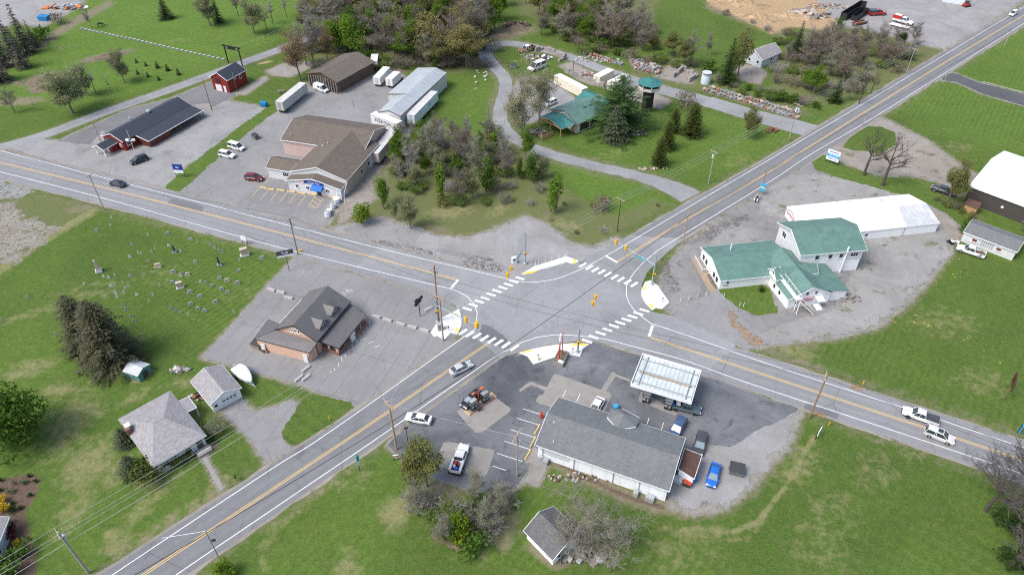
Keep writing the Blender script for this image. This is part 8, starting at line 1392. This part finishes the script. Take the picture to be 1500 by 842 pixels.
g = G(303, 648) if False else G(347, 704); B = thing('mailbox', 'black mailbox on a post beside the bungalow lawn', 'mailbox', (g.x, g.y, 0), .5); mb = MB(); mb.tube((0, 0, 0), (0, 0, 1.0), .06); mb.build('post', MATS['wood_grey'], B); mb = MB(); mb.box(0, 0, 1.0, .3, .6, .35); mb.build('box', MATS['black_metal'], B)
# motorcycle
g = G(1108, 294); B = thing('motorcycle', 'black motorcycle with white panniers parked by blue roadside signs', 'motorcycle', (g.x, g.y, .03), 1.0); 
for x in (-.8, .8): mb = MB(); mb.tube((x, -.09, .36), (x, .09, .36), .36, .36, 14); w_ = mb.build('wheel', MATS['tyre'], B); mb = MB(); mb.tube((x, -.1, .36), (x, .1, .36), .2, .2, 8); mb.build('rim', MATS['rim'], w_)
mb = MB(); mb.box(0, 0, .4, 1.1, .35, .4); mb.build('engine', MATS['paint_charcoal'], B); mb = MB(); mb.blob(.2, 0, .95, .45, .25, .2, jit=.03); mb.build('fuel_tank', MATS['paint_black'], B); mb = MB(); mb.box(-.5, 0, .85, .8, .36, .16); mb.build('seat', MATS['black_metal'], B); mb = MB(); mb.tube((.65, -.45, 1.2), (.65, .45, 1.2), .03); mb.tube((.65, 0, 1.2), (.82, 0, .4), .04); mb.build('handlebar', MATS['rim'], B); mb = MB(); mb.box(-.85, .35, .55, .6, .26, .45); mb.box(-.85, -.35, .55, .6, .26, .45); mb.build('pannier', MATS['trim_white'], B); mb = MB(); mb.box(.75, 0, .95, .1, .5, .6, 0, 0, 0, R(-20)); mb.build('windshield', MATS['windscreen'], B)
# --- gravestones
def tomb(kind, m, bm='stone_grey'):
    r = thing('gravestone', 'g', 'gravestone', (0, 0, -500)); b = MB(); s = MB()
    if kind == 'slab': b.box(0, 0, 0, 1.0, .5, .2); s.prism([(-.38, -.1), (.38, -.1), (.38, .1), (-.38, .1)], .2, .85); s.prism([(-.26, -.1), (.26, -.1), (.26, .1), (-.26, .1)], .85, 1.0)
    elif kind == 'block': b.box(0, 0, 0, 1.5, .7, .25); s.box(0, 0, .25, 1.2, .4, .75)
    elif kind == 'thin': b.box(0, 0, 0, .6, .35, .08); s.prism([(-.25, -.06), (.25, -.06), (.25, .06), (-.25, .06)], .05, .85)
    elif kind == 'obelisk': b.box(0, 0, 0, 1.2, 1.2, .35); b.box(0, 0, .35, .9, .9, .3); s.add([(-.32, -.32, .65), (.32, -.32, .65), (.32, .32, .65), (-.32, .32, .65), (-.2, -.2, 2.7), (.2, -.2, 2.7), (.2, .2, 2.7), (-.2, .2, 2.7), (0, 0, 3.0)], [(0, 1, 5, 4), (1, 2, 6, 5), (2, 3, 7, 6), (3, 0, 4, 7), (4, 5, 8), (5, 6, 8), (6, 7, 8), (7, 4, 8)])
    elif kind == 'big': b.box(0, 0, 0, 2.0, 1.2, .35); s.box(0, 0, .35, 1.4, .8, 1.5); s.box(0, 0, 1.85, 1.6, .95, .2)
    b.build('base', MATS[bm], r); s.build('stone', MATS[m], r); return [r, False]
TB = {k: tomb(*a) for k, a in dict(sg=('slab', 'stone_grey'), sw=('slab', 'stone_white', 'stone_white'), bg=('block', 'stone_grey'), bt=('block', 'stone_tan', 'stone_tan'), tw=('thin', 'stone_white', 'stone_white'), ow=('obelisk', 'stone_tan', 'stone_white'), od=('obelisk', 'stone_dark'), big=('big', 'stone_tan', 'stone_white')).items()}
NM = dict(sg='grey upright gravestone in the cemetery lawn', sw='pale upright gravestone in the cemetery lawn', bg='wide grey granite gravestone in cemetery lawn', bt='wide pinkish-tan gravestone in cemetery lawn', tw='small thin white gravestone in the cemetery lawn')
C3 = lambda x, y: (120+x/4.953, 300+y/4.953)
def grave(k, x, y, lab=None, s=1.0):
    g = G(*C3(x, y)); r, used = TB[k]; rz = .42+TR.uniform(-.12, .12)
    if used: o = dup(r, None, (g.x, g.y, 0), rz, s)
    else: o = r; TB[k][1] = True; o.location = (g.x, g.y, 0); o.rotation_euler.z = rz; o.scale = (s, s, s)
    o['label'] = lab or NM[k]
    if lab is None: o['group'] = {'sg': 'grey gravestones', 'sw': 'pale gravestones', 'bg': 'granite gravestones', 'bt': 'tan gravestones', 'tw': 'small white gravestones'}[k]
    elif 'group' in o: del o['group']
grave('ow', 125, 485, 'tall cream obelisk at the left of the cemetery', 1.15); grave('od', 1000, 438, 'black obelisk monument on a white base', .85); grave('od', 675, 345, 'dark upright monument left of cemetery centre', .75); grave('big', 1183, 368, 'large cream block monument nearest the road', 1.0); grave('big', 715, 603, 'low broad cream monument at cemetery centre', .8); grave('bt', 553, 452, 'pinkish gravestone standing alone left of centre')
for k, l in (('bg', ((108, 190), (622, 213), (790, 255), (825, 420), (662, 492), (660, 568), (1140, 482), (1000, 535), (1130, 573), (1308, 392), (785, 637), (858, 668), (970, 708), (790, 725), (843, 758), (893, 772), (945, 592), (1015, 615), (1057, 638))), ('sg', ((352, 518), (486, 412), (933, 290), (995, 330), (962, 314), (1022, 345), (652, 755), (684, 768), (718, 782), (900, 566), (365, 290), (300, 732), (325, 765), (358, 812), (380, 845), (725, 500))), ('bt', ((768, 510), (1055, 555))), ('sw', ((862, 562), (630, 298), (717, 340), (904, 215), (258, 672), (250, 645), (350, 380), (400, 655), (160, 522), (195, 532), (213, 592), (718, 517))), ('tw', ((214, 95), (208, 150), (480, 218), (530, 320), (508, 345), (430, 355), (408, 347), (838, 270), (240, 512), (296, 568), (338, 592), (307, 636), (240, 628), (315, 602), (488, 695), (515, 655), (565, 580), (18, 572), (1103, 775), (1143, 403), (240, 585), (770, 798)))):
    for x, y in l: grave(k, x, y, None, TR.uniform(.56, .74))
for u, v, lab in ((41.5, 438, 'white boundary marker near the left end of lawn'), (3, 470, 'white boundary marker on the left edge'), (82, 492, 'white boundary marker left of the brown conifers'), (46, 376, 'white boundary marker beside the gravel corner')): g = G(u, v); mb = MB(); mb.box(0, 0, 0, .25, .12, .9); mb.prism([(-.125, -.06), (.125, -.06), (.125, .06), (-.125, .06)], .9, .97); o = mb.build('marker', MATS['stone_white'], None, (g.x, g.y, 0), .6); tag(o, lab, 'marker')
# --- fences
def fence(name, label, px, m, h=1.1, step=2.4, rails=(.35, .75, 1.05), r=.05, post='post', pr=.08, board=.12, mp=None):
    ln = [p.xy for p in pxs(*px)]; B = thing(name, label, 'fence', (ln[0].x, ln[0].y, 0)); o = ln[0]; n = 0
    for a, b in zip(ln, ln[1:]):
        d = b-a; k = max(1, round(d.length/step)); an = math.atan2(d.y, d.x)
        for j in range(k+1 if b is ln[-1] else k):
            q = a.lerp(b, j/k)-o; n += 1
            if n < 99: mb = MB(); mb.box(q.x, q.y, 0, pr*2, pr*2, h, an); mb.build(post, MATS[mp or m], B)
        for z in rails: q = (a+b)/2-o; mb = MB(); mb.box(q.x, q.y, z-board/2, d.length, .05, board, an); mb.build('rail', MATS[m], B)
    return B
# the white fence is a run of broad pale panels
ln = [p.xy for p in pxs((117, 43), (200, 60), (270, 76), (330, 89))]; B = thing('panel_fence', 'low fence of spaced white panels crossing the top left field', 'fence', (ln[0].x, ln[0].y, 0)); o = ln[0]; k_ = 0
for a, b in zip(ln, ln[1:]):
    d = b-a; k = round(d.length/2.0); an = math.atan2(d.y, d.x)
    for j in range(k): q = a.lerp(b, (j+.5)/k)-o; mb = MB(); mb.box(q.x, q.y, .0, 1.1, .5, .55, an+.9); mb.build('panel', MATS['stone_white'], B)
fence('rail_fence', 'thin white rail fence along the field above the lane', [(336, 74), (370, 64), (402, 50), (436, 38)], 'stone_white', 1.0, 3, (.9,), pr=.05, board=.05); fence('rail_fence', 'white rail fence between gravel lane and tavern back', [(86, 190), (110, 180), (200, 149), (250, 131), (300, 113)], 'stone_white', .9, 3, (.8,), pr=.05, board=.06); fence('rail_fence', 'log rail lying along the verge beside gnarled trees', [(1222, 238), (1245, 248), (1258, 252)], 'wood_grey', .4, 4, (.35,), pr=.08); fence('rail_fence', 'second log rail along the verge behind white hall', [(1272, 257), (1287, 263)], 'wood_grey', .4, 4, (.35,), pr=.08); fence('board_fence', 'short new orange board fence beside the showroom porch', [(793, 207), (809, 199)], 'wood_new', 1.4, 2, (.3, .65, 1.0, 1.3), board=.3); fence('rail_fence', 'low white fence beside the black driveway', [(1440, 122), (1470, 130), (1500, 138)], 'stone_white', .6, 3, (.5,), pr=.05)
# black gallows arch by red garage
g = G(345, 95); B = thing('entrance_arch', 'black timber entrance arch over the gravel lane', 'arch', (g.x, g.y, 0), -.42)
for x in (-3, 3): mb = MB(); mb.box(x, 0, 0, .3, .3, 6.4); mb.build('post', MATS['black_metal'], B)
mb = MB(); mb.box(0, 0, 6.0, 7.6, .3, .4); mb.box(0, 0, 5.2, 6.0, .2, .2); mb.build('beam', MATS['black_metal'], B); mb = MB(); mb.box(0, 0, 5.4, 3, .12, .6); mb.build('name_board', MATS['black_metal'], B)
# water tank
g = G(1033, 122); B = thing('water_tank', 'pale blue upright water tank beside the stone yard', 'tank', (g.x, g.y, 0)); h_ = hgt((1033, 122), (1033, 110)); mb = MB(); mb.lathe([(1.5, 0), (1.5, h_*.9), (1.35, h_), (.3, h_+.25)], 0, 0, 20); mb.build('shell', MATS['tank_blue'], B, smooth=True); mb = MB(); mb.lathe([(.35, h_+.2), (.35, h_+.45)], 0, 0, 10); mb.build('hatch', MATS['galv'], B)
for k in range(5): mb = MB(); mb.lathe([(1.52, .4+k*.8), (1.53, .42+k*.8), (1.53, .5+k*.8), (1.52, .52+k*.8)], 0, 0, 20); mb.build('hoop', MATS['transformer'], B)
# --- stone yard: pallets of stone, block bins, junk
def pallet(m, lab, seed):
    r = thing('stone_pallet', lab, 'stone pallet', (0, 0, -500)); rr = random.Random(seed); mb = MB(); mb.box(0, 0, 0, 1.3, 1.2, .14); mb.build('pallet', MATS['wood_grey'], r); mb = MB()
    for k in range(15): mb.box(rr.uniform(-.42, .42), rr.uniform(-.38, .38), .14+rr.uniform(0, .5), rr.uniform(.3, .6), rr.uniform(.25, .5), rr.uniform(.15, .3), rr.uniform(0, 3), rx=rr.uniform(-.2, .2))
    mb.build('stone_stack', MATS[m], r); return [r, False, lab]
PL = [pallet('stone_red', 'pallet of reddish stone in the rows beside gravel drive', 1), pallet('stone_grey', 'pallet of grey stone in the rows beside gravel drive', 2), pallet('stone_tan', 'pallet of tan stone in the rows beside gravel drive', 3)]
PLB = ['pallets of reddish stone', 'pallets of grey stone', 'pallets of tan stone']
def put_pallet(u, v):
    k = TR.choice((0, 1, 1, 2)); g = G(u, v); r, used, lab = PL[k]
    if used: o = dup(r, lab, (g.x, g.y, .02), TR.uniform(0, 3), TR.uniform(1.0, 1.35))
    else: o = r; PL[k][1] = True; o.location = (g.x, g.y, .02)
    o['group'] = PLB[k]
for k in range(25): put_pallet(1032+5.6*k+TR.uniform(-1, 1), 133+1.7*k+TR.uniform(-.6, .6)); put_pallet(1040+5.4*k+TR.uniform(-1, 1), 130+1.55*k+TR.uniform(-.6, .6))
for k in range(34): put_pallet(922+6.2*(k % 7)+2.2*(k//7)+TR.uniform(-1, 1), 87+3.6*(k//7)+1.5*(k % 7)+TR.uniform(-.8, .8))
for k in range(14): put_pallet(853+4.4*k+TR.uniform(-1, 1), 78+1.35*k+TR.uniform(-1, 1))
for k in range(10): put_pallet(853+3.6*(k % 5)+TR.uniform(-1, 1), 107+2.5*(k//5)+.8*(k % 5))
for lab, px in (('concrete block bin wall behind the stone pallets', [(985, 94), (1010, 108), (1022, 112)]), ('concrete block wall dividing two stone bins', [(968, 100), (955, 107)]), ('second short concrete block wall of stone bins', [(1000, 103), (985, 114)]), ('long concrete block wall beside the blue tank', [(1022, 112), (1008, 121)]), ('weathered block wall of the junk enclosure beside loop drive', [(784, 76), (797, 72), (829, 87)]), ('block wall end of the junk enclosure', [(829, 86), (818, 91)]), ('low block kerb wall along yard containers', [(828, 106), (860, 118), (885, 128)])):
    ln = pxs(*px); o = ln[0]; B = thing('block_wall', lab, 'wall', (o.x, o.y, 0))
    for a, b in zip(ln, ln[1:]):
        d = b-a; k = max(1, round(d.length/1.9)); an = math.atan2(d.y, d.x)
        for j in range(k): q = a.lerp(b, (j+.5)/k)-o; mb = MB(); mb.box(q.x, q.y, 0, d.length/k*.96, .75, .8+.7*((j*7+k) % 3 > 0), an+TR.uniform(-.03, .03)); mb.build('block', MATS['bin_block'], B)
def heap(name, label, u, v, rx, ry, h, mats, n, seed, cat='heap', sz=(.4, 1.4)):
    g = G(u, v); rr = random.Random(seed); mb = MB()
    for k in range(n): a = rr.uniform(0, 6.3); q = rr.random()**.6; x, y = rx*q*math.cos(a), ry*q*math.sin(a); mb.box(x, y, h*(1-q)*rr.random(), rr.uniform(*sz), rr.uniform(.2, sz[1]*.7), rr.uniform(.1, .5), rr.uniform(0, 3), rr.randrange(len(mats)), rr.uniform(-.4, .4), rr.uniform(-.3, .3))
    o = mb.build(name, [MATS[m] for m in mats], None, (g.x, g.y, 0)); tag(o, label, cat); o['kind'] = 'stuff'
heap('scrap_heap', 'scrap heap inside the junk enclosure', 790, 86, 4.5, 3.0, 1.6, ['paint_charcoal', 'galv', 'rust_metal', 'trim_white', 'wood_brown'], 70, 5); heap('timber_pile', 'pile of old grey timber at the sand excavation', 1183, 22, 8, 5, 1.8, ['wood_grey', 'stone_tan', 'wood_grey'], 110, 6, sz=(.8, 4)); heap('brush_heap', 'dark heap of cut brush at the drive bend', 757, 38, 5, 3.5, 1.6, ['bark_dark', 'twig_brown', 'wood_brown'], 90, 7, sz=(.6, 2.4)); heap('stone_heap', 'rock garden of broken stones by the pines', 934, 196, 2.6, 2.0, .9, ['stone_grey', 'stone_red', 'stone_white'], 40, 8, sz=(.3, .9)); heap('timber_pile', 'small firewood pile behind the garage', 265, 542, 2.0, .7, .6, ['wood_grey', 'stone_white'], 30, 9, sz=(.4, 1.1)); heap('rubble', 'scattered white boulders along the drive lawn', 704, 118, 2.5, 9, .5, ['stone_tan', 'stone_white'], 12, 10, sz=(.5, 1.2)); heap('rubble', 'broken stone edging along the meadow strip', 880, 88, 9, 3, .5, ['stone_white', 'stone_tan', 'stone_grey'], 60, 11, sz=(.3, 1.0)); heap('rubble', 'pink and grey rubble at the excavation edge', 1210, 10, 9, 4, .8, ['stone_red', 'stone_tan', 'concrete'], 60, 12); heap('machinery', 'row of orange and grey machines in the quarry lot', 97, 12, 9, 2.2, 2.2, ['orange_paint', 'galv', 'paint_charcoal', 'trim_white'], 34, 13, sz=(1, 3)); heap('rubble', 'white litter and sticks beside the white garage', 850, 815, 3.2, 1.5, .4, ['stone_white', 'wood_grey', 'twig_pale'], 30, 14, sz=(.3, 1.6)); heap('rubble', 'stone debris along the store foundation', 850, 700, 6, .8, .3, ['stone_grey', 'wood_brown', 'stone_tan'], 40, 15, sz=(.2, .6)); heap('scrap_heap', 'rusty frame lying on the lawn by the upper road', 1130, 192, 2.0, 1.2, .8, ['rust_metal', 'wood_brown'], 22, 16, sz=(.5, 1.8)); heap('rubble', 'yard clutter around the showroom porch', 785, 196, 4, 2.2, .5, ['stone_grey', 'wood_grey', 'stone_tan', 'rust_metal'], 40, 17, sz=(.3, 1.0)); heap('rubble', 'loose stones edging the scrub lawn beds', 955, 248, 5, .6, .2, ['stone_tan', 'wood_grey'], 20, 18, sz=(.3, .8)); heap('rubble', 'black and white clutter by the mobile home end', 1396, 356, 1.2, .8, .6, ['black_metal', 'tyre', 'trim_white'], 14, 19, sz=(.3, .9)); heap('rubble', 'clutter beside the garage wall and bungalow', 288, 583, 1.6, .9, .7, ['black_metal', 'rust_metal', 'galv'], 14, 20, sz=(.3, .9)); heap('rubble', 'boulders and junk at the white house foundation', 1246, 438, 2.5, 1.2, .5, ['stone_grey', 'concrete', 'wood_grey'], 24, 21, sz=(.3, 1)); heap('rubble', 'wood scraps beside the pub rear wall', 392, 514, 1.4, .6, .5, ['wood_brown', 'rust_metal'], 14, 22, sz=(.3, .8))
# field animals and small odds and ends
g = G(148, 39); B = thing('horse', 'dark brown horse grazing near a bare tree in the field', 'horse', (g.x, g.y, 0), .2); bm_ = bpy.data.meshes.new('body'); sk = [((-.75, 0, 1.2), .30), ((0, 0, 1.15), .33), ((.6, 0, 1.2), .30), ((1.05, 0, .95), .17), ((1.35, 0, .55), .12), ((1.6, 0, .25), .09)]; V_ = [p for p, r in sk]; E_ = [(i, i+1) for i in range(5)]; Rr = [r for p, r in sk]
for bi, x, y in ((0, -.8, .16), (0, -.85, -.16), (2, .62, .15), (2, .7, -.15)):
    n0 = len(V_); back = bi == 0; V_ += [(x+(.06 if back else 0), y, .75), (x-(.12 if back else 0), y, .42), (x, y, .04)]; Rr += [.14, .075, .06]; E_ += [(bi, n0), (n0, n0+1), (n0+1, n0+2)]
n0 = len(V_); V_ += [(-1.05, 0, 1.1), (-1.2, 0, .6)]; Rr += [.06, .05]; E_ += [(0, n0), (n0, n0+1)]
bm_.from_pydata(V_, E_, []); bo = bpy.data.objects.new('body', bm_); COL.objects.link(bo); bo.parent = B; mo = bo.modifiers.new('skin', 'SKIN')
for i, r in enumerate(Rr): bm_.skin_vertices[0].data[i].radius = (r, r)
bm_.skin_vertices[0].data[1].use_root = True; bo.modifiers.new('sub', 'SUBSURF').levels = 1; plain('horse_hide', (.035, .022, .016), .7); bm_.materials.append(MATS['horse_hide'])
def bench(u, v, a, lab):
    g = G(u, v); B = thing('picnic_table', lab, 'table', (g.x, g.y, 0), a); mb = MB(); mb.box(0, 0, .72, 2.2, .8, .06); mb.build('tabletop', MATS['wood_grey'], B)
    for s in (-1, 1): mb = MB(); mb.box(0, s*.75, .42, 2.2, .28, .05); mb.build('seat', MATS['wood_grey'], B); mb = MB(); mb.tube((s*.8, -.75, 0), (s*.8, .3, .72), .05); mb.tube((s*.8, .75, 0), (s*.8, -.3, .72), .05); mb.box(s*.8, 0, .4, .06, 1.6, .08); mb.build('leg_frame', MATS['wood_grey'], B)
bench(412, 136, .4, 'grey picnic table on grass above the semi-trailer'); bench(787, 193, .6, 'picnic table near the showroom porch')
for u, v, lab, m in ((1254, 568, 'rusty drain grate along upper edge of the main road', 'rust_dirt'), (1201, 607, 'rusty storm drain near the leaning brown pole', 'rust_dirt')): g = G(u, v); B = tag(MB().box(0, 0, 0, 1.9, .8, .08).build('drain_grate', MATS[m], None, (g.x, g.y, .035), dA_), lab, 'drain')
for u, v, lab in ((1213.5, 623, 'yellow marker post right of the leaning brown pole'), (1263.5, 563, 'yellow marker post beside the upper verge drain'), (483, 616, 'yellow marker on the driveway lawn')): g = G(u, v); B = thing('marker_post', lab, 'post', (g.x, g.y, 0)); mb = MB(); mb.tube((0, 0, 0), (0, 0, .9), .09, .08, 8); mb.build('post', MATS['signal_yellow'], B); mb = MB(); mb.tube((0, 0, .9), (0, 0, 1.0), .11, .06, 8); mb.build('cap', MATS['signal_yellow'], B)
g = G(440, 368); mb = MB(); mb.tube((0, 0, .05), (1.2, .8, .35), .16, .16, 8); o = mb.build('guy_guard', MATS['signal_yellow'], None, (g.x-.8, g.y-.6, 0)); tag(o, 'yellow guy-wire guard by the cemetery corner pole', 'guard')
g = G(1010, 378); B = thing('ramp_kerb', 'timber edging along the green-roof house front walkway', 'kerb', (g.x, g.y, 0)); p, q = G(1010, 379), G(1038, 429); d = q-p; mb = MB(); mb.box(d.x/2, d.y/2-.1, 0, d.length, .18, .2, math.atan2(d.y, d.x)); mb.build('timber', MATS['wood_grey'], B)
